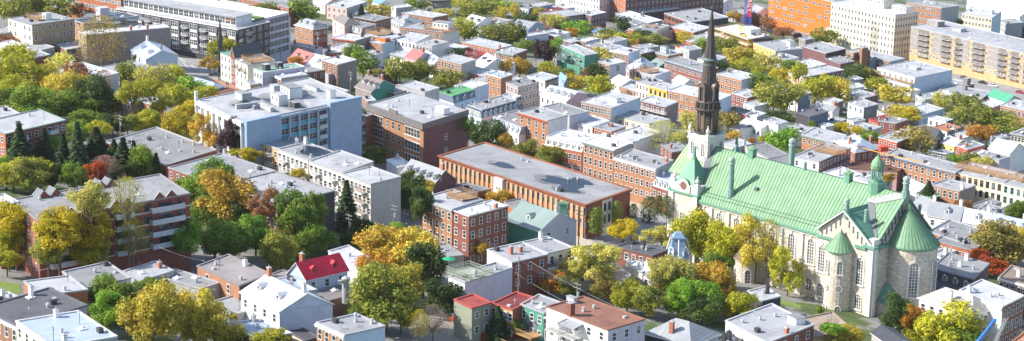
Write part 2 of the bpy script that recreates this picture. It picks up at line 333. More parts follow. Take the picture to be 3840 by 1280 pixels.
# ------------------------------------------------------------------ generic building
BLD = []
def frame(Lp, Fp, Rp, H):
    Fw = hH(Fp, H); z = Fw.z; Lw = hz(Lp, z); Rw = hz(Rp, z); gz = G(Fw.x, Fw.y)
    a = Fw-Lw; yaw = math.atan2(a.y, a.x); c, s = math.cos(-yaw), math.sin(-yaw)
    q = Rw-Fw; rx, ry = q.x*c-q.y*s, q.x*s+q.y*c
    if ry > 0 and abs(rx) > .35*ry: rx = math.copysign(.35*ry, rx)      # keep plans close to rectangular
    return Fw, gz, yaw, a.length, rx, ry
def opts(tok):
    o = {}
    for t in tok:
        k, v = t.split('='); o[k] = v
    return o
def xy(s):
    a, b = s.lower().split('x'); return int(a), int(b)
def building(line):
    spec, kind, label = [q.strip() for q in line.split('|')]
    tok = spec.split(); tl = tok[0]; P = [pix(t if ':' in t else tl+':'+t) for t in tok[1:4]]; H = float(tok[4]); o = opts(tok[5:])
    Fw, gz, yaw, La, rx, ry = frame(*P, H); rnd = random.Random(label)
    seg = math.hypot(rx, ry)
    b = thing(kind, label, kind.split('_')[-1] if kind != 'row_house' else 'house', (Fw.x, Fw.y, gz), yaw, o.get('grp'))
    L, F, Rr, K = (-La, 0), (0, 0), (rx, ry), (rx-La, ry)
    BLD.append((Fw.x, Fw.y, La, seg, yaw, H, label, rx, ry))
    c, s = math.cos(yaw), math.sin(yaw)
    zb = min(G(Fw.x+p[0]*c-p[1]*s, Fw.y+p[0]*s+p[1]*c) for p in (L, F, Rr, K)) - gz - 1.0
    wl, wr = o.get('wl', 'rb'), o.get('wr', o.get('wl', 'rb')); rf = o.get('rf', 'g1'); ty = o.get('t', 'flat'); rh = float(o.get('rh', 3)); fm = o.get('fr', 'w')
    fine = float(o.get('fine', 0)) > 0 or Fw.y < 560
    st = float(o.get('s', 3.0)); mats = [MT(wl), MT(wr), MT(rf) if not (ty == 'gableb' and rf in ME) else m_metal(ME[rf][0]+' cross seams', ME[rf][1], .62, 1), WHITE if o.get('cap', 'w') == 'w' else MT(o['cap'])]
    m = MB(); ztop = H; yf = 0.
    if ty in ('mans', 'mansr', 'mans2'):
        mh = float(o.get('mh', 2.7)); ztop = H-mh; g = .9
        if ty == 'mans': base = [(-La, -g), (0, -g), Rr, K]
        elif ty == 'mansr': base = [L, F, (rx+g, ry), K]; base[1] = (g, 0)
        else: base = [(-La, -g), (g, -g), (rx+g, ry), K]
        yf = -g if ty != 'mansr' else 0.; xf = g if ty != 'mans' else 0.
    else: base = [L, F, Rr, K]; xf = 0.
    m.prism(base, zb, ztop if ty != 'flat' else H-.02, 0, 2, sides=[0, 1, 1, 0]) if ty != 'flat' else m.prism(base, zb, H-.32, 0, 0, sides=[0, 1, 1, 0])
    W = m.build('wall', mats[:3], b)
    # --- roof
    r = MB()
    if ty in ('flat', 'mans', 'mansr', 'mans2'):
        if ty != 'flat':
            top = [L, F, Rr, K]; q = MB()
            for i in range(4):
                p0, p1, t0, t1 = base[i], base[(i+1) % 4], top[i], top[(i+1) % 4]
                q.poly([(p0[0], p0[1], ztop), (p1[0], p1[1], ztop), (t1[0], t1[1], H-.3), (t0[0], t0[1], H-.3)], 0)
            ms = q.build('mansard', MT(o.get('mc', 'md')), b)
        # parapet ring + recessed membrane
        cx = (L[0]+F[0]+Rr[0]+K[0])/4; cy = (L[1]+F[1]+Rr[1]+K[1])/4; ww = .28
        u = (rx/seg, ry/seg)
        o4 = [L, F, Rr, K]; i4 = [(L[0]+ww+u[0]*ww, u[1]*ww), (-ww+u[0]*ww, u[1]*ww), (Rr[0]-ww-u[0]*ww, Rr[1]-u[1]*ww), (K[0]+ww-u[0]*ww, K[1]-u[1]*ww)]
        ov = float(o.get('ov', .12)); o4 = [(L[0]-ov, -ov), (ov, -ov), (Rr[0]+ov, Rr[1]+ov), (K[0]-ov, K[1]+ov)]
        for i in range(4):
            a1, b1, c1, d1 = o4[i], o4[(i+1) % 4], i4[(i+1) % 4], i4[i]
            r.poly([(a1[0], a1[1], H), (b1[0], b1[1], H), (c1[0], c1[1], H), (d1[0], d1[1], H)], 1)
            r.poly([(a1[0], a1[1], H-.32), (b1[0], b1[1], H-.32), (b1[0], b1[1], H), (a1[0], a1[1], H)], 1)
            r.poly([(d1[0], d1[1], H), (c1[0], c1[1], H), (c1[0], c1[1], H-.25), (d1[0], d1[1], H-.25)], 1)
        r.poly([(p[0], p[1], H-.25) for p in i4], 0)
        rt = r.build('roof', [mats[2], MT(o['cap']) if 'cap' in o else m_plain('parapet flashing '+rf, sc3(RO.get(rf, (0, (.6, .6, .6)))[1]+(1,), 1.0 if rf not in ('g3', 'br', 'rr', 'gR') else 1.25), .5)], b); zr = H-.25
    else:
        e = .35; Lp, Fp_, Rp, Kp = (-La-e, -e), (e, -e), (rx+e, ry+e), (rx-La-e, ry+e); ze = H-.05
        if ty == 'gable':      # ridge along A
            m1 = ((Fp_[0]+Rp[0])/2, (Fp_[1]+Rp[1])/2); m0 = ((Lp[0]+Kp[0])/2, (Lp[1]+Kp[1])/2); zz = H+rh
            q0, q1 = (m0[0], m0[1], zz), (m1[0], m1[1], zz)
            for off, mi in ((0, 0), (-.15, 1)):
                r.poly([(Lp[0], Lp[1], ze+off), (Fp_[0], Fp_[1], ze+off), (q1[0], q1[1], zz+off), (q0[0], q0[1], zz+off)], mi)
                r.poly([(Rp[0], Rp[1], ze+off), (Kp[0], Kp[1], ze+off), (q0[0], q0[1], zz+off), (q1[0], q1[1], zz+off)], mi)
            r.poly([(Fp_[0], Fp_[1], ze-.15), (Fp_[0], Fp_[1], ze), q1, (q1[0], q1[1], zz-.15)], 1); r.poly([(Rp[0], Rp[1], ze-.15), (Rp[0], Rp[1], ze), q1, (q1[0], q1[1], zz-.15)], 1)
            r.poly([(Lp[0], Lp[1], ze-.15), (Fp_[0], Fp_[1], ze-.15), (Fp_[0], Fp_[1], ze), (Lp[0], Lp[1], ze)], 1)
            gw = MB(); gw.poly([(0, 0, H-.1), (rx, ry, H-.1), (rx/2, ry/2, H+rh-.12)], 0); gw.build('gable_wall', MT(wr), b); gw = MB(); gw.poly([(-La, 0, H-.1), (rx/2-La, ry/2, H+rh-.12), (rx-La, ry, H-.1)], 0)
            gw.build('gable_wall', MT(wr), b); zr = H+rh*.5
        elif ty == 'gableb':   # ridge along B
            zz = H+rh; q0 = (-La/2, -e, zz); q1 = (rx-La/2, ry+e, zz)
            for off, mi in ((0, 0), (-.15, 1)):
                r.poly([(Fp_[0], Fp_[1], ze+off), (Rp[0], Rp[1], ze+off), (q1[0], q1[1], zz+off), (q0[0], q0[1], zz+off)], mi)
                r.poly([(Kp[0], Kp[1], ze+off), (Lp[0], Lp[1], ze+off), (q0[0], q0[1], zz+off), (q1[0], q1[1], zz+off)], mi)
            r.poly([(Fp_[0], Fp_[1], ze-.15), (Rp[0], Rp[1], ze-.15), (Rp[0], Rp[1], ze), (Fp_[0], Fp_[1], ze)], 1)
            r.poly([(Lp[0], Lp[1], ze-.15), (q0[0], q0[1], zz-.15), q0, (Lp[0], Lp[1], ze)], 1); r.poly([(Fp_[0], Fp_[1], ze-.15), (Fp_[0], Fp_[1], ze), q0, (q0[0], q0[1], zz-.15)], 1)
            gw = MB(); gw.poly([(-La, 0, H-.1), (0, 0, H-.1), (-La/2, 0, H+rh-.12)], 0); gw.build('gable_wall', MT(wl), b); gw = MB(); gw.poly([(rx, ry, H-.1), (rx-La, ry, H-.1), (rx-La/2, ry, H+rh-.12)], 0)
            gw.build('gable_wall', MT(wl), b); zr = H+rh*.5
        else:                  # hip
            zz = H+rh; k = min(La, seg)*.45; cx0 = ((Lp[0]+Kp[0])/2+k, (Lp[1]+Kp[1])/2, zz); cx1 = ((Fp_[0]+Rp[0])/2-k, (Fp_[1]+Rp[1])/2, zz)
            if seg > La: cx0 = (-La/2+rx/seg*k, k, zz); cx1 = (rx-La/2, ry-k, zz)
            E = [(p[0], p[1], ze) for p in (Lp, Fp_, Rp, Kp)]
            if seg > La: r.poly([E[0], E[1], cx0]); r.poly([E[1], E[2], cx1, cx0]); r.poly([E[2], E[3], cx1]); r.poly([E[3], E[0], cx0, cx1])
            else: r.poly([E[0], E[1], cx1, cx0]); r.poly([E[1], E[2], cx1]); r.poly([E[2], E[3], cx0, cx1]); r.poly([E[3], E[0], cx0])
            for i in range(4): p, q = E[i], E[(i+1) % 4]; r.poly([(p[0], p[1], ze-.2), (q[0], q[1], ze-.2), q, p], 1)
            zr = H+rh*.4
        rt = r.build('roof', [mats[2], WHITE], b)
    # --- cornice on the street face
    if 'co' in o:
        q = MB(); q.box(-La-.1, .1, yf-.45, yf-.13 if ty == 'flat' else yf, ztop-.75, ztop-.34 if ty == 'flat' else ztop, 0)
        q.box(-La, 0, yf-.2, yf, ztop-1.0, ztop-.76, 0); n = int(La/1.1)
        for i in range(n+1): x = -La+.1+(La-.2)*i/max(n, 1); q.box(x-.1, x+.1, yf-.36, yf-.21, ztop-1.05, ztop-.76, 0)
        q.build('cornice', {'w': WHITE, 't': MT('mt'), 'd': DARKM, 'r': MT('ro'), 'g': GALV, 'y': MT('y'), 'b': MT('sb')}[o['co']], b)
    # --- windows
    ww, wh = float(o.get('ww', 1.0)), float(o.get('wh', 1.55)); t0 = float(o.get('t0', 1.9 if 'co' not in o else 2.2))
    rows = max(1, int((H+.8)/st)); skip = float(o.get('skip', 0))
    nl = xy(o['nl']) if 'nl' in o else (max(1, int(La/2.7)), rows)
    for j in range(nl[1]):
        z = ztop-t0-j*st
        for i in range(nl[0]):
            if rnd.random() < skip: continue
            x = -La+La*(i+.5)/nl[0]; add_window(b, x, yf, z, 0, ww, wh, fm, fine)
    if 'nr' in o:
        nr = xy(o['nr']); a = math.atan2(ry, rx); mx, my = rx/seg, ry/seg
        for j in range(nr[1]):
            z = (ztop if ty != 'mans' else H)-t0-j*st
            for i in range(nr[0]):
                if rnd.random() < skip: continue
                t = seg*(i+.5)/nr[0]; add_window(b, mx*t+xf, my*t, z, a, ww, wh, fm, fine)
    # --- dormers
    if 'nd' in o:
        n = int(o['nd']); me = dormer_mesh(o.get('dc', 'w'), o.get('mc', rf if rf in ME else 'md'))
        for i in range(n):
            f = (i+.5)/n
            if ty in ('mans', 'mans2'): put('dormer', me, b, (-La+La*f, -.75, ztop+.25), 0)
            if ty == 'gable': put('dormer', me, b, (-La+La*f, seg*.16, H+rh*.18), 0)
            if ty == 'hip': put('dormer', me, b, (-La+La*f, seg*.14, H+rh*.12), 0)
            if ty in ('mansr', 'mans2'): put('dormer', me, b, (rx*f+.75, ry*f, ztop+.25), math.atan2(ry, rx))
            if ty == 'gableb': put('dormer', me, b, (rx*f-La*.14, ry*f, H+rh*.15), math.atan2(ry, rx))
    # --- balconies
    for key, right in (('bl', 0), ('br', 1)):
        if key in o:
            p = o[key].split(','); n, mrow = xy(p[0]); bw = float(p[1]); cc = p[2]; me = balc_mesh(bw, 1.3, cc)
            for j in range(mrow):
                for i in range(n):
                    f = (i+.5)/n; z = ztop-2.75-j*st
                    if right: put('balcony', me, b, (rx*f+xf, ry*f, z), math.atan2(ry, rx))
                    else: put('balcony', me, b, (-La+La*f, yf, z), 0)
    # --- chimneys and vents
    ch = o.get('ch', ''); n = len(ch)
    for i, k in enumerate(ch):
        if ty in ('flat', 'mans', 'mansr', 'mans2'):
            f = rnd.choice((.06, .94, .5)); g = rnd.uniform(.2, .9); x = -La*f+rx*g; y = ry*g; x = min(max(x, -La+rx*g+.7), rx*g-.7); put('chimney', chim_mesh(k, rnd.choice((1.3, 1.8))), b, (x, y, H-.3+.0))
        else:
            x = -.8 if i % 2 == 0 else -La+.8; put('chimney', chim_mesh(k, 1.8), b, (x+rx/2, ry/2, H+rh-.2)) if ty == 'gable' else put('chimney', chim_mesh(k, 1.8), b, (-La*.5+(.2 if i else 0), (.15+.7*(i % 2))*ry, H+rh-.3 if ty == 'gableb' else H+rh*.5))
    if ty in ('flat', 'mans', 'mansr', 'mans2'):
        nv = int(o['ve']) if 've' in o else min(12, 2+int(La*seg/38))
        for i in range(nv):
            g = rnd.uniform(.12, .9); f = rnd.uniform(.1, .9); put('roof_vent', vent_mesh(rnd.choice((0, 0, 1, 1, 2, 3, 3, 4, 5, 6))), b, (-La*f+rx*g, ry*g, H-.27), rnd.choice((0, .0, math.pi/2)))
        for k, t in enumerate(o.get('pud', '').split(';') if 'pud' in o else []):
            f, g, ra = [float(q) for q in t.split(',')]; q = MB(); n = 18; ph = rnd.uniform(0, 6); st_ = MB(); st_.poly([(-La*f+rx*g+ra*1.35*(1+.3*math.sin(2*(i*2*math.pi/n)+ph))*math.cos(i*2*math.pi/n)*1.5+.4, ry*g+ra*1.3*(1+.2*math.sin(3*(i*2*math.pi/n)+ph))*math.sin(i*2*math.pi/n), H-.248+.001*k) for i in range(n)]); st_.build('damp_stain', MT('g2'), b)
            q.poly([(-La*f+rx*g+ra*(1+.25*math.sin(3*(i*2*math.pi/n)+ph)+.15*math.sin(5*i*2*math.pi/n))*math.cos(i*2*math.pi/n)*1.5, ry*g+ra*(1+.2*math.sin(2*(i*2*math.pi/n)+ph))*math.sin(i*2*math.pi/n), H-.242) for i in range(n)]); [q.v.__setitem__(a_, (q.v[a_][0], q.v[a_][1], q.v[a_][2]+.012*k)) for a_ in range(len(q.v))]; q.build('puddle', m_water('puddle water'), b)
    if 'box' in o:          # rooftop boxes f,g,w,d,h,mat
        for t in o['box'].split(';'):
            f, g, bw, bd, bh, mk = t.split(','); f, g, bw, bd, bh = map(float, (f, g, bw, bd, bh)); x, y = -La*f+rx*g, ry*g
            q = MB(); q.box(x-bw/2, x+bw/2, y-bd/2, y+bd/2, H-.3, H+bh, 0); q.box(x-bw/2-.12, x+bw/2+.12, y-bd/2-.12, y+bd/2+.12, H+bh, H+bh+.15, 1); q.build('rooftop_box', [MT(mk), MT('g1')], b)
            if bh > 1.9 and bw > 2.5:
                for i in range(int(bw/2)): add_window(b, x-bw/2+bw*(i+.5)/int(bw/2), y-bd/2, H+bh-1.1, 0, .9, 1.1, 'w', False)
    if 'deck' in o:         # fenced terrace f,g,w,d
        for t in o['deck'].split(';'):
            f, g, bw, bd = map(float, t.split(',')); x, y = -La*f+rx*g, ry*g; q = MB(); z0 = H+.0; q.box(x-bw/2, x+bw/2, y-bd/2, y+bd/2, z0, z0+.2)
            for (x0, y0, x1, y1) in ((-1, -1, 1, -1), (1, -1, 1, 1), (1, 1, -1, 1), (-1, 1, -1, -1)):
                a1 = Vector((x+x0*bw/2, y+y0*bd/2, z0+.2)); b1 = Vector((x+x1*bw/2, y+y1*bd/2, z0+.2)); n = int((b1-a1).length/.35)
                for zz in (1.2, .6): q.bar(a1+Vector((0, 0, zz)), b1+Vector((0, 0, zz)), .06)
                for i in range(n+1): p = a1.lerp(b1, i/n); q.bar(p, p+Vector((0, 0, 1.2)), .045)
            q.build('roof_terrace', WOOD if o.get('dkc', 'o') == 'o' else m_plain('grey green timber', (.30, .34, .27)), b)
    return b, dict(La=La, rx=rx, ry=ry, seg=seg, H=H, zb=zb, o=o, gz=gz, Fw=Fw, yaw=yaw)
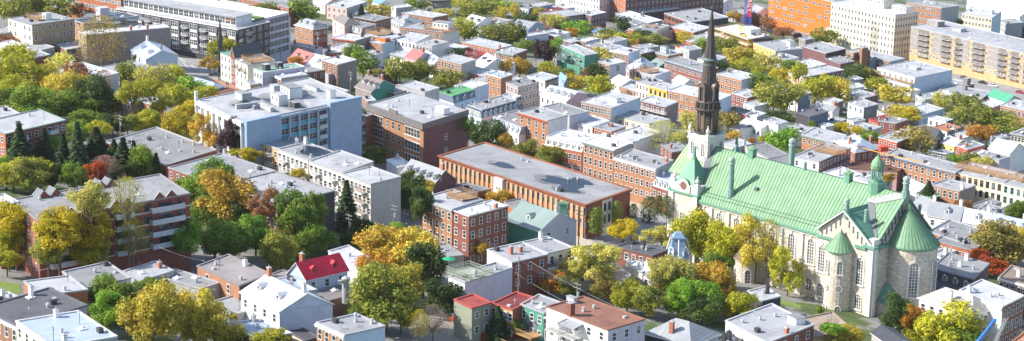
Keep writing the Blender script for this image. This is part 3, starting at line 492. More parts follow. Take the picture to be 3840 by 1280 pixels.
# ------------------------------------------------------------------ every building: tile + three roof corners (left, near, right) seen in the photograph, height, materials (some wall codes put the wall's shade into its colour) | kind | label
DATA = '''
00 60,135 240,187 562,142 13 wl=c wr=tb rf=g2 nl=5x4 nr=6x4 skip=.2 s=3.3 deck=.55,.45,9,5 box=.35,.55,2.6,2.6,2.2,w|apartment_block|tan brick four storey block with white terrace fence on its roof
00 -130,225 -60,264 122,233 7 wl=tb wr=lb rf=g1 nr=6x2|house|low grey brick house cut by the left edge, near the tan block
00 552,150 630,178 1040,120 11 wl=ob wr=gr rf=g0 nl=3x3 nr=9x2 pud=.6,.2,4;.6,.45,5;.5,.75,6 box=.35,.42,4,4,4.5,lv|commercial_building|grey walled building with blue pools of water on its roof
00 380,-110 912,-6 1000,-30 14 wl=or wr=pb rf=g1 nl=22x3 ww=1.9 wh=1.2 s=3.6 fr=w|office_building|long salmon and red brick building cut by the top edge
00 590,235 650,262 1285,205 12 wl=tb wr=tp rf=g0 nl=2x3 nr=0x0 ch=bb|apartment_block|wide taupe walled building behind the gold bare branched tree
00 420,333 497,375 700,338 5.5 wl=rb wr=dk rf=g1 nl=3x1 nr=3x1|house|small red brick house with dark porch below the tan block
00 110,340 270,388 408,352 5 wl=w wr=gr rf=g0 nr=4x1 ve=4|house|low white roofed house just under the tan block
00 -60,330 40,366 185,335 5 wl=gr wr=gr rf=g0|house|low white roofed house at the left edge above yellow-green trees
00 190,398 270,432 362,405 4.5 wl=rb wr=rb rf=g0 ch=b|house|tiny house with red chimney beside yellow-green trees
00 447,512 720,596 895,548 6.5 wl=gr wr=lt rf=g0 nl=5x1 ch=g ve=7|house|white flat roof building with pale blue end wall behind the golden trees
00 740,505 900,560 1190,512 5 wl=gr wr=gr rf=g1|warehouse|broad low pale roof left of the silver turreted house
00 990,375 1100,450 1290,382 8 wl=lt wr=lt rf=mb t=gable rh=2.6 nl=2x1 ch=wwg nd=2|house|silver blue house with many chimneys and a white turret
00 820,705 985,772 1085,735 8 wl=tb wr=tb rf=mw nl=5x2 ch=w ve=2|row_house|tan brick house with bay window and silver roof among trees
00 1020,750 1142,787 1235,758 8 wl=or wr=or rf=g0 nl=3x2 ve=3|row_house|small bright orange brick house beside the tall yellow tree
10 -157,65 40,152 497,45 11 wl=or wr=rb rf=g1 cap=mt nl=4x3 nr=9x3 ww=1.3 ve=3 br=2x3,3,p s=3.1|apartment_block|red brick block with teal roof edge behind spruces at left
00 -120,830 10,900 145,850 10 wl=rb wr=rb rf=g1 nl=3x3|apartment_block|grey roofed red block cut by the left edge above the spruces
01 -118,-38 420,66 600,37 9 wl=gr wr=rb rf=g0 nl=16x2 ve=5|commercial_building|long low white roofs behind the black condominium
01 500,-20 892,58 1040,18 9 wl=or wr=rb rf=g1 nl=12x2 ve=4|row_house|orange brick row with white windows behind the condominium
01 1178,38 1300,66 1420,30 6 wl=pk wr=pk rf=g0 nl=3x1 bl=2x1,3,w|house|pink house with a white balcony near the top edge
01 1075,10 1165,35 1260,5 5 wl=w wr=gr rf=mw t=gable rh=2 nl=2x1|house|white house with metal roof left of the pink house
01 935,188 1075,222 1180,208 8 wl=ob wr=rb rf=mg t=hip rh=3 nl=4x2 nr=3x2 nd=3|house|dark roofed house with white dormers and orange brick base
01 893,333 1095,372 1145,356 6 wl=pk wr=lt rf=g0 nl=4x1 ch=bb ve=4|house|white flat roofed salmon house with big orange chimneys
01 890,448 1008,488 1110,440 6 wl=pk wr=rb rf=mp t=gable rh=3.4 nl=3x1 nd=2|row_house|faded red metal gable roof with two dormers beside a russet tree
01 1010,489 1145,520 1245,470 6 wl=w wr=gr rf=mw t=gable rh=3.4 nl=3x1 nd=1|row_house|white metal gable roof joined to the faded red one
01 375,393 455,428 650,388 10 wl=ws wr=c rf=gt nl=3x3 nr=0x0 ch=d box=.3,.6,3,3,1.6,og|row_house|stone corner house with green roof at the head of the turreted row
01 455,430 485,443 690,402 10 wl=rb wr=rb rf=md t=gableb rh=4 nl=2x3 nr=0x0|row_house|narrow red brick house with steep dark gable in the turreted row
01 487,448 580,492 775,448 10 wl=ws wr=c rf=g1 nl=3x3 nr=0x0 deck=.4,.5,9,8 bl=2x1,2.4,d|row_house|cream house with a planted roof garden ending the turreted row
01 625,520 692,545 1010,500 9 wl=lt wr=lv rf=gt nl=3x3 nr=0x0 cap=w box=.5,.2,2.4,2,1.8,dk;.5,.5,2.4,2,1.8,dk|row_house|pale blue house with dull green roof and two black hatches
01 745,550 838,588 1035,562 8 wl=bb wr=sg rf=g1 nl=3x2 wh=2 co=w ve=3|row_house|brown brick house with white cornice and grey metal side wall
01 900,520 1015,548 1165,525 7.5 wl=rb wr=rb rf=g1 nr=3x1 ve=2|house|red brick house with two white windows behind the brown brick one
01 1140,452 1258,488 1400,448 10 wl=bb wr=tp rf=g0 nl=3x3 ve=3|row_house|three storey brown brick house with white window frames and plain dark side
01 300,693 560,748 688,712 3.5 wl=og wr=tp rf=br nl=0x0 ve=2|garage_building|low flat brown roof in front of the turreted row
01 70,602 320,674 388,644 4 wl=gr wr=lv rf=mb t=hip rh=1.4 nl=0x0|pavilion|low pale metal hipped roof beside the street junction
01 1060,668 1225,718 1345,682 7 wl=gr wr=gr rf=g0 nl=5x1|house|plain white roofed house right behind the blue slab block
01 565,610 600,640 660,625 5 wl=c wr=yb rf=g0 nl=1x1 nr=2x1|house|small cream annex between turreted row and pale blue house
01 1165,545 1190,560 1225,548 6 wl=gr wr=gr rf=g1 nl=0x0|house|narrow grey annex behind the red brick house with two windows
02 -110,38 40,62 195,12 7 wl=pk wr=gr rf=g0 nl=4x2 ve=4|house|wide white roof over pink wall at the top, left of a small spruce
02 45,82 135,104 245,55 5 wl=w wr=w rf=g0 nl=4x1 bl=2x1,2,w|house|small white porch house beside the little spruce
02 232,12 290,38 345,15 5 wl=w wr=lt rf=mB t=gable rh=2|house|little blue metal gable near the top edge above a yellow tree
02 375,42 412,62 515,38 5 wl=w wr=gr rf=g0 nr=4x1|house|white shed-like house below the round stone tower
02 105,130 262,158 373,132 9 wl=ob wr=bb rf=g1 nl=5x2 nr=4x2 co=d s=3.4|house|square orange-tan brick house with dark cornice near the top
a1 385,95 445,128 500,108 7 wl=pk wr=pk rf=ms t=hip rh=2.4 nl=2x2|house|pink house under a brown hipped roof
a1 455,122 535,142 575,118 7 wl=pb wr=pb rf=g2 t=mans nl=4x1 nd=3 mc=mg|row_house|plum brick house with grey mansard and round dormers
02 180,255 350,302 440,258 6 wl=pb wr=lv rf=g1 nl=5x1 deck=.75,.5,10,8|house|lilac walled house with dark lattice roof terrace
02 -70,285 105,306 222,272 6.5 wl=ob wr=tp rf=g0 nl=6x1 co=r|house|orange brick house with red cornice and white roof left of the terrace house
02 210,313 308,332 405,308 6 wl=ob wr=lt rf=g1 nl=2x1 box=.5,.6,5,3,1.4,og|house|small orange brick house with a wooden box on its roof
02 442,202 765,242 888,212 9.5 wl=ob wr=w rf=g1 nl=12x2 box=.2,.55,8,5,3,w deck=.2,.5,14,9|apartment_block|orange and brown brick building carrying a white rooftop penthouse
02 375,152 470,192 585,150 5 wl=gr wr=gr rf=mg t=hip rh=3 nd=2|house|grey hipped roof with small white dormer behind the penthouse building
02 455,96 690,132 805,110 7 wl=or wr=bb rf=g0 nl=9x1 ve=5|house|long orange brick house with white roof under the round stone tower
02 395,290 560,320 670,270 6.5 wl=w wr=w rf=g0 nl=6x1 ve=3|house|white house with awnings in front of the penthouse building
02 566,322 685,348 808,315 7 wl=gr wr=w rf=g1 nl=5x2 bl=1x2,12,d|house|white house with two long dark galleries
02 370,402 475,432 562,402 5 wl=c wr=c rf=g1 nl=4x1 co=t|house|low cream house with blue trim beside the red metal gable
02 478,434 560,458 625,405 6 wl=pk wr=pk rf=mp t=gable rh=2.6 nl=2x1 ch=b|house|small house with rosy red metal gable roof
02 595,440 690,500 765,470 5 wl=w wr=lt rf=mb t=gable rh=3 nl=4x1 nd=2|house|silver metal roofed house sloping toward the leafy twin trees
02 722,352 850,378 965,352 5.5 wl=c wr=rb rf=g0 nl=5x1 ch=b|house|cream flat roofed house with brick chimney left of the flat red roof
02 905,314 1170,372 1290,340 8 wl=or wr=rb rf=g1 nl=9x2 ve=5 ch=b|row_house|orange-red brick row with grey roof beside the big olive trees
02 1170,388 1300,412 1400,375 8 wl=or wr=rb rf=g1 nl=4x2 co=t|row_house|red brick house with turquoise cornice at the end of the row
02 900,402 990,432 1095,397 4.5 wl=gr wr=pk rf=rr nl=3x1|house|house with flat bright red roof behind the orange brick row
02 725,440 905,484 1015,448 9 wl=ob wr=gr rf=g1 nl=7x2 wh=1.9 ve=2|row_house|orange brick house with seven tall white windows and grey roof
02 1010,470 1080,512 1190,445 6 wl=w wr=w rf=wh t=gable rh=3.2 nl=2x1 nd=2 ch=w|house|bright white gabled house with white dormers
02 1100,475 1205,505 1272,462 6 wl=w wr=w rf=g1 nl=5x1 ww=1.3|house|white house with glazed porch beside the golden maple
02 910,535 1098,576 1145,530 5.5 wl=or wr=or rf=g0 nl=5x1 ww=1.3|row_house|low orange brick house with five white doors and windows
02 1095,558 1205,588 1270,555 9.5 wl=ob wr=ob rf=mb nl=3x3|row_house|yellow-orange brick house with small round attic windows
02 1202,612 1300,636 1400,600 7 wl=w wr=c rf=g1 nl=4x2|row_house|pale white house right of the house with round attic windows
02 740,690 838,722 985,668 9 wl=lt wr=lt rf=gR t=mansr nr=4x1 nd=3 mc=sb|row_house|house with bright green flat roof over a slate mansard
02 850,645 985,672 1112,628 8 wl=gr wr=lt rf=g0 nl=0x0 ve=4|row_house|blank pale blue side wall behind the green flat roof
02 955,790 1062,828 1290,742 10 wl=lt wr=pk rf=g1 t=mans2 nl=3x2 nr=7x2 nd=7 mc=sb ve=9|row_house|long slate mansard building with arched white dormers
a1 1195,585 1335,640 1440,600 10 wl=w wr=w rf=g1 t=mans nl=6x2 nd=6 mc=mb|row_house|white house with pale blue mansard right of the leafy dark trees
02 105,655 225,695 395,640 5.5 wl=tp wr=gn rf=ms t=gable rh=3.2 nl=0x0 nd=3 ch=bb|house|taupe shingled house with teal gable end and three white dormers
02 300,672 400,704 505,660 5 wl=bb wr=tp rf=g0 nl=2x1 ch=w|house|small brown brick house right of the teal gable end
02 130,400 220,424 318,398 6 wl=gr wr=lt rf=g1 nr=0x0|house|grey roofed house with pale blue side behind the dark green tree
02 -80,352 62,378 172,350 5.5 wl=w wr=w rf=g0 ve=5|house|wide white roofed house beside the dark green tree
02 240,505 290,545 392,500 5 wl=dk wr=pb rf=g1 ch=b nl=2x1|house|white roofed house with red chimney left of the leafy twin trees
02 440,640 630,695 740,660 7 wl=gr wr=gr rf=g1 t=flat nl=0x0 ve=3|house|pale grey roof with pediment behind the big tan brick school
02 165,730 200,765 240,735 3.5 wl=bb wr=or rf=g0 nl=1x1 nr=1x1|shed|tiny red brick rooftop cabin left of the tan brick school
12 1150,-40 1190,-10 1300,-60 8 wl=w wr=pk rf=g1 nl=2x2|row_house|narrow white house between the slate mansard and the dark leafy trees
03 30,48 125,66 168,42 6 wl=lt wr=st rf=g1 nl=4x1|house|pale blue house at the top left of the old town blocks
03 140,28 206,50 262,20 7 wl=gr wr=st rf=g1 nr=2x1|house|blue sided house with outside stairs near the top edge
03 270,47 345,76 420,38 6 wl=lt wr=w rf=g0 nl=3x1|house|white walled garage-like house at the top
03 330,-30 430,0 500,-25 7 wl=w wr=w rf=g0 nl=4x1|house|white house cut by the top edge above the yellow trees
03 440,-60 660,-16 758,-42 13 wl=w wr=lv rf=g0 nl=9x3 nr=4x3 s=3.5|institution_building|tall white building with lilac end wall at the top edge
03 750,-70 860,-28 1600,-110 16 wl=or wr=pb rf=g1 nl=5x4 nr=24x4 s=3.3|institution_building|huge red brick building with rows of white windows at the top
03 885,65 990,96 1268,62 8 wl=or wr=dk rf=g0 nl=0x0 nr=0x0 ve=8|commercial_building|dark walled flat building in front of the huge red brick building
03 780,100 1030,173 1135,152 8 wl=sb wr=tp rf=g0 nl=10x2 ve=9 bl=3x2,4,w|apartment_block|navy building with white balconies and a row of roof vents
s 2491,49 2590,84 2732,64 8 wl=rb wr=dk rf=g0 nl=7x2 ww=3 wh=1.5 fr=d ve=9 s=3.4|parking_garage|open brick parking garage with pale roof and black vents
03 200,100 395,127 590,98 7.5 wl=pb wr=pb rf=g1 nl=4x2 nr=9x2 s=3.1 ve=5|row_house|long plum brick row with white windows behind the pale yellow tree
03 520,100 600,118 712,92 9 wl=pb wr=pb rf=g0 nl=3x2 nr=5x3 s=3.1|row_house|three storey plum brick house with white roof
03 -10,200 120,225 212,175 5 wl=gr wr=st rf=mg t=gable rh=2.2|house|wide grey pitched roof with blue gable end at the left of the purple tree
03 65,258 108,277 255,240 5 wl=lt wr=lt rf=g1 ch=b|house|low pale blue house with tall red chimney
03 200,250 330,276 440,243 5.5 wl=ro wr=w rf=g0 nl=3x1 pud=.4,.5,2.5|house|low red fronted house with a white side wall and round dark pool
03 260,358 335,378 430,350 5 wl=w wr=w rf=g1 nl=2x1 bl=1x1,6,w|house|white house with long gallery left of the green courtyard
03 380,345 548,418 645,400 8.5 wl=gn wr=gn rf=g0 nl=6x2 bl=2x2,6,d|apartment_block|green walled galleried building around a dark courtyard
03 475,302 560,314 662,290 6 wl=ob wr=lt rf=g0 nl=3x1 wh=2|house|orange-tan house with three tall white windows
03 380,300 450,322 520,300 5 wl=pb wr=pb rf=g0 nl=2x1|house|small plum walled house right of the purple-leaved tree
03 555,342 640,362 705,335 5 wl=pb wr=pb rf=g1 nl=4x1|house|low plum brick house in front of the orange-tan one
03 640,352 742,370 838,345 10 wl=ob wr=ob rf=g1 nl=4x2 ve=3 co=b|row_house|orange brick house with navy cornice left of the pale blue side wall
03 738,376 880,402 963,375 10.5 wl=ob wr=lt rf=g0 nl=5x3 co=w|row_house|three storey orange brick house with pale blue side wall
03 900,382 975,406 1065,380 6 wl=pb wr=pb rf=g1 ve=3 nl=3x1|house|plum walled low house behind the silver mansard
03 1075,392 1180,420 1290,398 6.5 wl=or wr=or rf=g0 nl=4x1 co=t box=.7,.4,4,2,2.4,lt|house|orange walled house with turquoise cornice and white rooftop box
03 1150,452 04:158,540 04:255,505 10 wl=rb wr=rb rf=g1 nl=13x3 co=b ch=g ve=7|row_house|long red brick row with navy roof edge behind the steeple
04 250,556 445,602 583,570 10 wl=ob wr=lt rf=g0 nl=6x3 ve=5 s=2.9|row_house|orange brown brick row right of the steeple with pale blue end wall
03 885,492 965,520 1060,488 5.5 wl=rb wr=rb rf=mb t=hip rh=3.4 nl=4x1 nr=2x1 nd=3|house|silver hipped mansard house with white dormers
03 1045,470 1110,502 1150,462 5.5 wl=gn wr=gn rf=mt t=gable rh=1.6 nl=3x1 box=.5,.5,2,2,1.4,og|house|teal green fronted house with a brown box on top
03 960,540 1080,572 1192,532 6.5 wl=gr wr=lt rf=g0 nl=5x1 deck=.75,.3,8,6|house|white roofed house with a wide wooden roof deck
03 815,502 885,528 918,510 5.5 wl=pk wr=pk rf=g1 nr=2x1 nl=4x1|house|small taupe brick house beside the utility pole
03 650,460 735,492 812,448 9 wl=bb wr=lv rf=g1 nl=2x2 nr=1x1 ww=2 wh=2.4|house|tall narrow house with one big window on its lilac end
03 115,572 250,608 352,575 9 wl=w wr=pb rf=g0 nr=5x2 nl=3x2 s=3.3|row_house|three storey house with dark plum side and white windows by the blue roof
03 -45,622 45,655 162,600 9.5 wl=lb wr=lb rf=g1 nl=3x3 nr=6x3 s=3|row_house|greyish lilac brick house with three rows of windows
03 345,600 392,640 428,628 4 wl=st wr=st rf=mB t=gable rh=3 nl=0x0|house|bright blue metal roof left of the yellow trees
03 212,712 410,765 525,695 8 wl=w wr=lv rf=mw t=gable rh=2 nl=5x1 nr=0x0 nd=4|row_house|long white roofed house with arched dormers and lilac gable wall
03 -90,725 15,748 68,722 10 wl=lt wr=sb rf=g0 t=mans2 nl=4x2 nr=2x2 nd=3 mc=md|row_house|black slate mansard house with pale lower walls
a2 33,563 180,606 280,578 14 wl=ob wr=w rf=g1 nl=4x4 wh=2.1 co=r s=3.5 ve=4|apartment_block|four storey red-trimmed brick block with bay windows
a2 150,535 290,582 388,560 8 wl=gr wr=lv rf=g1 nl=0x0 ve=4|house|pale grey roofed lilac house behind the red-trimmed block
03 523,767 750,816 970,735 9.5 wl=ob wr=lt rf=g1 nl=7x2 ww=1.4 wh=2 ve=5 box=.4,.45,6,3,1.2,w|row_house|orange brick house with big white windows and raised skylight box
03 815,650 925,688 985,662 5 wl=ob wr=ob rf=g1 ve=2|house|low orange brick house above the yellow trees and left of the cream one
03 935,612 1032,642 1130,605 9 wl=c wr=c rf=g1 nl=4x2|row_house|cream brick house at the left end of the coloured row
03 1032,644 1170,682 1267,652 9 wl=y wr=y rf=g1 nl=4x2 fr=d co=y|row_house|bright yellow house with black windows in the coloured row
a2 785,455 1035,508 1105,477 10 wl=ob wr=lt rf=g0 nl=9x3 s=3.2 ve=5|row_house|long orange brick row passing behind the steeple
03 965,757 1158,806 1255,765 8 wl=pb wr=tp rf=g1 nl=5x2 bl=1x1,15,w|row_house|dark red house with one long railed gallery
a2 500,577 690,622 797,600 6.5 wl=c wr=w rf=g1 nl=6x1 ww=1.4 wh=1.3 ve=4|house|low cream house with four wide dark windows
a2 308,608 405,638 482,602 5.5 wl=w wr=rb rf=g0 nl=3x1 bl=1x1,5,w|house|small white porch house behind the white-topped brick row
a2 412,640 500,662 573,635 5.5 wl=or wr=pk rf=g1 nl=4x1 ch=b|house|small brick house with a pink end and an orange door
13 540,205 770,270 922,208 13 wl=ob wr=gr rf=wh nl=6x3 s=3.4 wh=2 co=t box=.02,.95,3,3,.3,w|row_house|tall brown brick house with a dazzling white roof
13 262,168 541,222 690,165 11.5 wl=or wr=gr rf=g0 t=mans nl=8x2 nd=6 mc=w dc=w s=3.2|row_house|brick house with white mansard and arched dormers
13 772,327 1085,414 1215,347 12 wl=ob wr=gr rf=g1 nl=8x3 s=3.1 co=w ch=b|row_house|long orange brick row with three rows of white windows left of the church
13 1080,472 1225,520 1340,470 9.5 wl=rb wr=rb rf=mb t=mans nl=4x1 nd=4 mc=mb ch=w|row_house|red brick house with pale blue metal mansard touching the church square
13 770,150 930,204 1118,135 7 wl=ob wr=w rf=g0 nl=4x1 ve=4|house|low white roof behind the dazzling white one
13 1120,228 1205,290 1300,240 6 wl=rb wr=rb rf=g2 nl=3x1 ch=b|house|grey roofed brick house under bare branches left of the steeple
04 -60,40 50,76 218,45 7 wl=gr wr=gr rf=g0 nr=6x1 ve=8|commercial_building|flat white roof behind the very tip of the spire
04 270,0 305,26 378,20 8.5 wl=w wr=lt rf=g1 t=gable rh=2 nr=1x2|house|pale blue house right of the spire tip
04 508,72 570,98 628,78 6.5 wl=w wr=w rf=mg t=gable rh=2.6 nl=3x2 nr=2x2|house|white house with grey gable beside the blue tower crane
04 330,92 440,116 520,62 5 wl=gr wr=lt rf=g1|house|grey roofed low house beside the crane
04 655,-92 1120,12 1290,-30 21 wl=og wr=og rf=g0 nl=9x5 skip=.18 ww=3.4 wh=1.3 s=3.55 t0=3|office_building|large vivid orange clad office block
04 1122,12 05:318,112 05:490,88 24 wl=c wr=ws rf=g0 nl=19x6 nr=9x6 s=3.55 ww=1 wh=1.6 t0=3 box=.1,.6,10,6,3,w;.5,.7,14,8,4,c|hospital_building|tall cream hospital block with rows of small dark windows
05 398,20 665,60 797,42 18 wl=ob wr=sg rf=g0 nl=7x5 ww=2.6 wh=1.2 s=3.4 nr=0x0|office_building|brown brick block with banded windows behind the hospital
05 820,100 1045,136 1098,80 14 wl=c wr=lt rf=g0 nl=9x3 ww=1.4 s=3.6 box=.2,.5,3,3,2,w|school_building|cream block with brown window bands and a blue side wall
05 860,-20 1255,125 1500,60 10 wl=w wr=w rf=wh t=gable rh=9 nl=0x0 nr=3x1 ww=1.2 wh=4|church_hall|huge dazzling white pitched roof at the top right corner
05 1095,150 1150,180 1260,160 8 wl=gr wr=gr rf=g1|house|grey building tucked under the huge white roof
05 1232,184 1300,202 1420,180 7 wl=rb wr=rb rf=g1 nl=3x2|house|brick building cut by the right edge under the huge white roof
05 437,198 s:3937,222 s:4050,195 17.5 wl=yb wr=lb rf=g0 nl=40x5 ww=1.5 wh=1.25 s=2.85 t0=1.7 skip=.1 ve=9 box=.93,.5,8,5,2.4,tp;.75,.5,6,4,1.4,g1 id=beige|apartment_block|long beige and grey condominium with stacked balconies at the right
05 180,508 465,585 747,527 10 wl=w wr=lt rf=g0 nl=7x1 nr=0x0 ww=1.4 wh=1.4 ve=9 box=.5,.5,5,2.5,.8,g1|commercial_building|white cube building with roof vents and a terrace on the street side
05 82,550 425,645 480,620 6.5 wl=w wr=lt rf=g0 nl=9x2 ww=1.8 wh=1.7 deck=.5,.4,30,3|commercial_building|lower white front with big black windows before the white cube
05 645,615 835,658 912,630 5 wl=rb wr=rb rf=g0 nl=4x1 ch=dw box=.1,.5,2.5,2.5,3,tp|shop_building|low red brick shop with big dark chimneys beside the avenue
05 630,690 960,748 1040,690 5 wl=gr wr=dk rf=g0 nl=4x1 ch=d ve=6|shop_building|low white roofed shop left of the green metal gable
05 1005,722 1150,775 1262,748 5 wl=w wr=gr rf=mG t=gable rh=2.4 nl=0x0|house|white house with bright green metal gable near the avenue
05 1110,792 1300,838 1400,790 7 wl=ob wr=ob rf=g1 nl=6x1 ww=1.3|row_house|tan brick row house cut by the right edge
05 45,352 68,364 106,354 13 wl=bb wr=bb rf=g1 nl=0x0|stair_tower|slender brown brick stair tower
05 -20,400 275,466 390,440 7 wl=bb wr=st rf=g1 nl=10x2 nr=5x1 bl=3x1,3,w ve=6|apartment_block|brick and blue block with white balconies below the hospital
05 85,428 125,450 175,432 6.5 wl=lt wr=st rf=mb nl=0x0|stair_tower|pale blue metal clad stairwell
05 -30,635 20,655 66,636 5 wl=gr wr=st rf=g0|house|small white roofed house right of the plum brick row with porches
05 -60,700 85,738 186,712 6.5 wl=w wr=pb rf=g0 nl=4x1 ch=b|house|white fronted house with a deep red side wall and chimney
05 -40,770 80,812 184,782 6 wl=lt wr=sb rf=g1 ch=g nl=3x1|house|slate blue sided house below the deep red side wall
05 370,830 500,872 612,797 5.5 wl=w wr=lt rf=g0 nl=4x1|house|white pitched-looking roof with a blue tank on it
05 470,715 540,752 622,722 4.5 wl=gr wr=lt rf=g0|house|white strip roof between olive trees and the white cube
04 535,322 700,385 905,366 7.5 wl=y wr=gr rf=g0 nl=7x2 ve=6 box=.4,.9,3,3,2,w|row_house|vivid yellow house with white windows and small pediment
04 655,425 770,460 862,428 5 wl=gr wr=lt rf=g1 box=.6,.4,3,2,1.5,gr|house|grey roofed house right of the vivid yellow one
04 725,300 765,322 825,300 6 wl=w wr=lt rf=g0 nl=1x1|house|small white cube house beyond the vivid yellow one
04 878,286 925,302 987,287 7 wl=tp wr=tp rf=g1 nr=2x1|house|small grey upper storey below the hospital
04 1085,205 1205,238 1292,218 9 wl=ws wr=tp rf=g1 nl=5x2 nr=0x0|apartment_block|grey and brick block with graffiti on its side below the hospital
04 895,347 1080,402 1184,352 5.5 wl=pb wr=dk rf=g0 nl=0x0 ve=7|warehouse|wide low white roof with dark red wall
04 1075,440 1190,482 1242,440 5 wl=pb wr=pb rf=g2 nl=0x0|warehouse|low dark grey roof beside the brick balcony building
04 1232,380 1290,400 1400,370 10 wl=bb wr=rb rf=g1 nl=3x3 bl=2x3,2.4,d|apartment_block|dark brick building with black fire balconies
04 790,546 920,582 1220,526 7.5 wl=pk wr=pb rf=g1 nl=3x1 nr=9x2 s=3.1 br=1x1,3,w ve=5|row_house|long plum brick row with arched white windows
04 850,466 975,508 1080,482 5 wl=pk wr=pb rf=g0 nl=2x1 ve=5|house|pink fronted low house with white roof
04 112,442 230,467 332,432 6.5 wl=c wr=gr rf=g0 nl=4x2|house|cream house with white roof left of the autumn trees
04 25,305 110,327 192,300 5 wl=ob wr=ob rf=g0 nl=0x0|house|plain orange walled house left of the steeple tip
04 57,172 150,200 245,170 6 wl=rb wr=rb rf=g0 nl=5x1 ve=4|house|brick and white house near the building site
s 2313,70 2400,98 2484,78 5.5 wl=sb wr=ws rf=g0 nl=4x1|house|blue-grey fronted house left of the parking garage
s 2355,108 2445,122 2510,95 5.5 wl=ob wr=c rf=g0 nl=3x1 deck=.4,.5,6,4|house|cream and orange house with a small roof deck
s 2352,115 2395,140 2455,122 5 wl=ro wr=gr rf=mg t=gableb rh=2.2 nl=1x2|house|small red brick gabled house with dark roof
s 2510,100 2600,122 2645,98 7 wl=or wr=ob rf=g0 nl=0x0|warehouse|plain orange brick block with grey roof above the long terrace
04 372,702 490,738 590,702 6.5 wl=rb wr=rb rf=g0 nl=4x2|house|rosy brick house with dark windows right of the steeple
04 458,776 540,806 640,770 5.5 wl=w wr=w rf=g0 nl=2x1|house|small white house behind the rosy brick one
04 800,702 870,725 967,696 6.5 wl=w wr=sb rf=g0 nl=2x1|house|white roofed slate-sided house among yellow-green trees
04 310,822 485,866 568,845 5.5 wl=ro wr=lt rf=g2 nl=5x1 ve=4|house|grey roofed house with red-orange front beside the steeple
04 855,845 960,880 1058,826 7.5 wl=dk wr=sb rf=g3 nl=0x0|house|black roofed dark blue house
04 985,810 1130,842 1182,815 6 wl=w wr=w rf=mg t=gable rh=1.6 nl=3x1 ch=b|house|white house with dark slate roof and brick chimney
14 430,68 590,112 700,90 5.5 wl=w wr=w rf=mw t=gable rh=1.4 nl=5x1 nr=0x0|house|white house with pale metal roof behind the round green tree
14 608,45 720,82 787,56 8 wl=w wr=w rf=g1 nl=0x0|house|raised white cube on a metal roofed house
14 660,130 900,150 1000,100 5 wl=w wr=w rf=g1 nl=0x0 ve=4|house|broad pale roof behind the round green tree
14 900,153 1140,213 1213,152 5.5 wl=ob wr=ob rf=g1 nl=6x1 co=t ve=6|row_house|long orange brick house with pale green eaves
14 1085,52 1160,72 1218,38 5 wl=tp wr=tp rf=g1 nl=2x1|house|little brown-grey sided house left of the bright yellow tree
14 1020,75 1078,100 1110,70 4.5 wl=w wr=w rf=g0|house|low white house beside the black roofed one
a3 338,712 440,768 548,738 8 wl=rb wr=rb rf=mb t=hip rh=3 nl=4x2 nr=4x2 nd=3 ch=bb|house|hipped silver roof house with dark mansard dormers and tall chimneys
14 830,320 1028,360 1268,255 8 wl=w wr=pb rf=g1 nr=9x2 s=3.1 deck=.3,.6,9,6 ve=5|row_house|plum brick row with a wooden roof deck behind the green church roof
14 470,238 650,334 768,290 6 wl=gr wr=lv rf=g2 nl=0x0 ve=3|house|grey roofed house with lilac side just beyond the church ridge
14 300,212 400,255 475,205 6 wl=gr wr=gr rf=g1 nl=0x0 ch=g|house|pale grey roof right behind the stone belfry
14 1060,440 1215,500 1290,430 5 wl=w wr=w rf=g0 ch=ww ve=2|house|white roofed house with white chimneys behind the church ridge
15 -80,402 332,432 418,395 7 wl=pk wr=pb rf=br nl=3x1 ve=4|house|broad brown-red flat roof beside the church cupola
15 245,305 772,442 852,392 10.5 wl=ob wr=ob rf=g1 nl=12x2 wh=1.9 s=3.3 co=b ve=8|row_house|long tan-orange brick terrace with bracketed dark cornice
15 774,438 1127,516 1235,442 10.5 wl=c wr=c rf=g1 nl=8x2 fr=d wh=1.9 s=3.3 deck=.35,.5,24,6|row_house|cream terrace with black windows and a big planted roof deck
15 1129,520 1420,592 1520,520 10.5 wl=c wr=c rf=g1 nl=6x2 fr=t wh=1.9 s=3.3 ve=5|row_house|pale yellow terrace with teal windows at the right edge
15 585,532 800,582 925,537 7 wl=ob wr=tp rf=g1 nl=5x1 wh=2 ch=w ve=2|house|orange brick house with white porch roof before the cream terrace
15 510,595 592,634 634,612 4 wl=gr wr=dk rf=gR nl=0x0|shed|small bright green flat roof behind the apse
15 470,595 510,612 560,590 4 wl=gr wr=gr rf=g2 nl=0x0|shed|small grey flat roof beside the bright green one
15 400,528 505,577 548,545 4.5 wl=w wr=w rf=mw t=gable rh=1.3 nl=0x0|house|white metal roof strip behind the apse pipes
15 188,52 318,72 412,40 7.5 wl=rb wr=rb rf=g1 nl=2x1 nr=0x0|house|deep red brick cube house with a teal bay window
15 190,175 330,215 400,148 7.5 wl=ro wr=rb rf=g0 nl=4x2 bl=1x2,11,r|row_house|house with red railed galleries under a grey roof
15 455,97 500,112 600,95 5 wl=y wr=lt rf=g0 nl=2x1|house|yellow and sky blue little house
15 565,28 700,56 755,40 7 wl=w wr=pb rf=g0 nl=3x1|house|white roofed house with dark red side by the big green trees
15 605,97 708,132 797,96 6.5 wl=w wr=sb rf=rs nl=3x1 ch=b|house|house with flat rust red roof
15 495,172 605,200 682,165 6 wl=sb wr=sb rf=md t=gable rh=3.4 nl=0x0 nr=2x1|house|dark slate blue gabled house behind the big brown tree
15 668,218 762,248 835,198 5 wl=y wr=y rf=mw t=gable rh=1.6 nl=2x1 ch=b|house|pale yellow gabled house
15 770,235 860,268 940,215 5.5 wl=ro wr=ro rf=g0 t=flat nl=2x1 ch=b|house|white roofed house with red-orange wall next to the pale yellow one
15 885,292 1100,347 1186,322 8 wl=gr wr=lv rf=g1 nl=0x0 ve=5|house|big pale roof with blank lilac wall
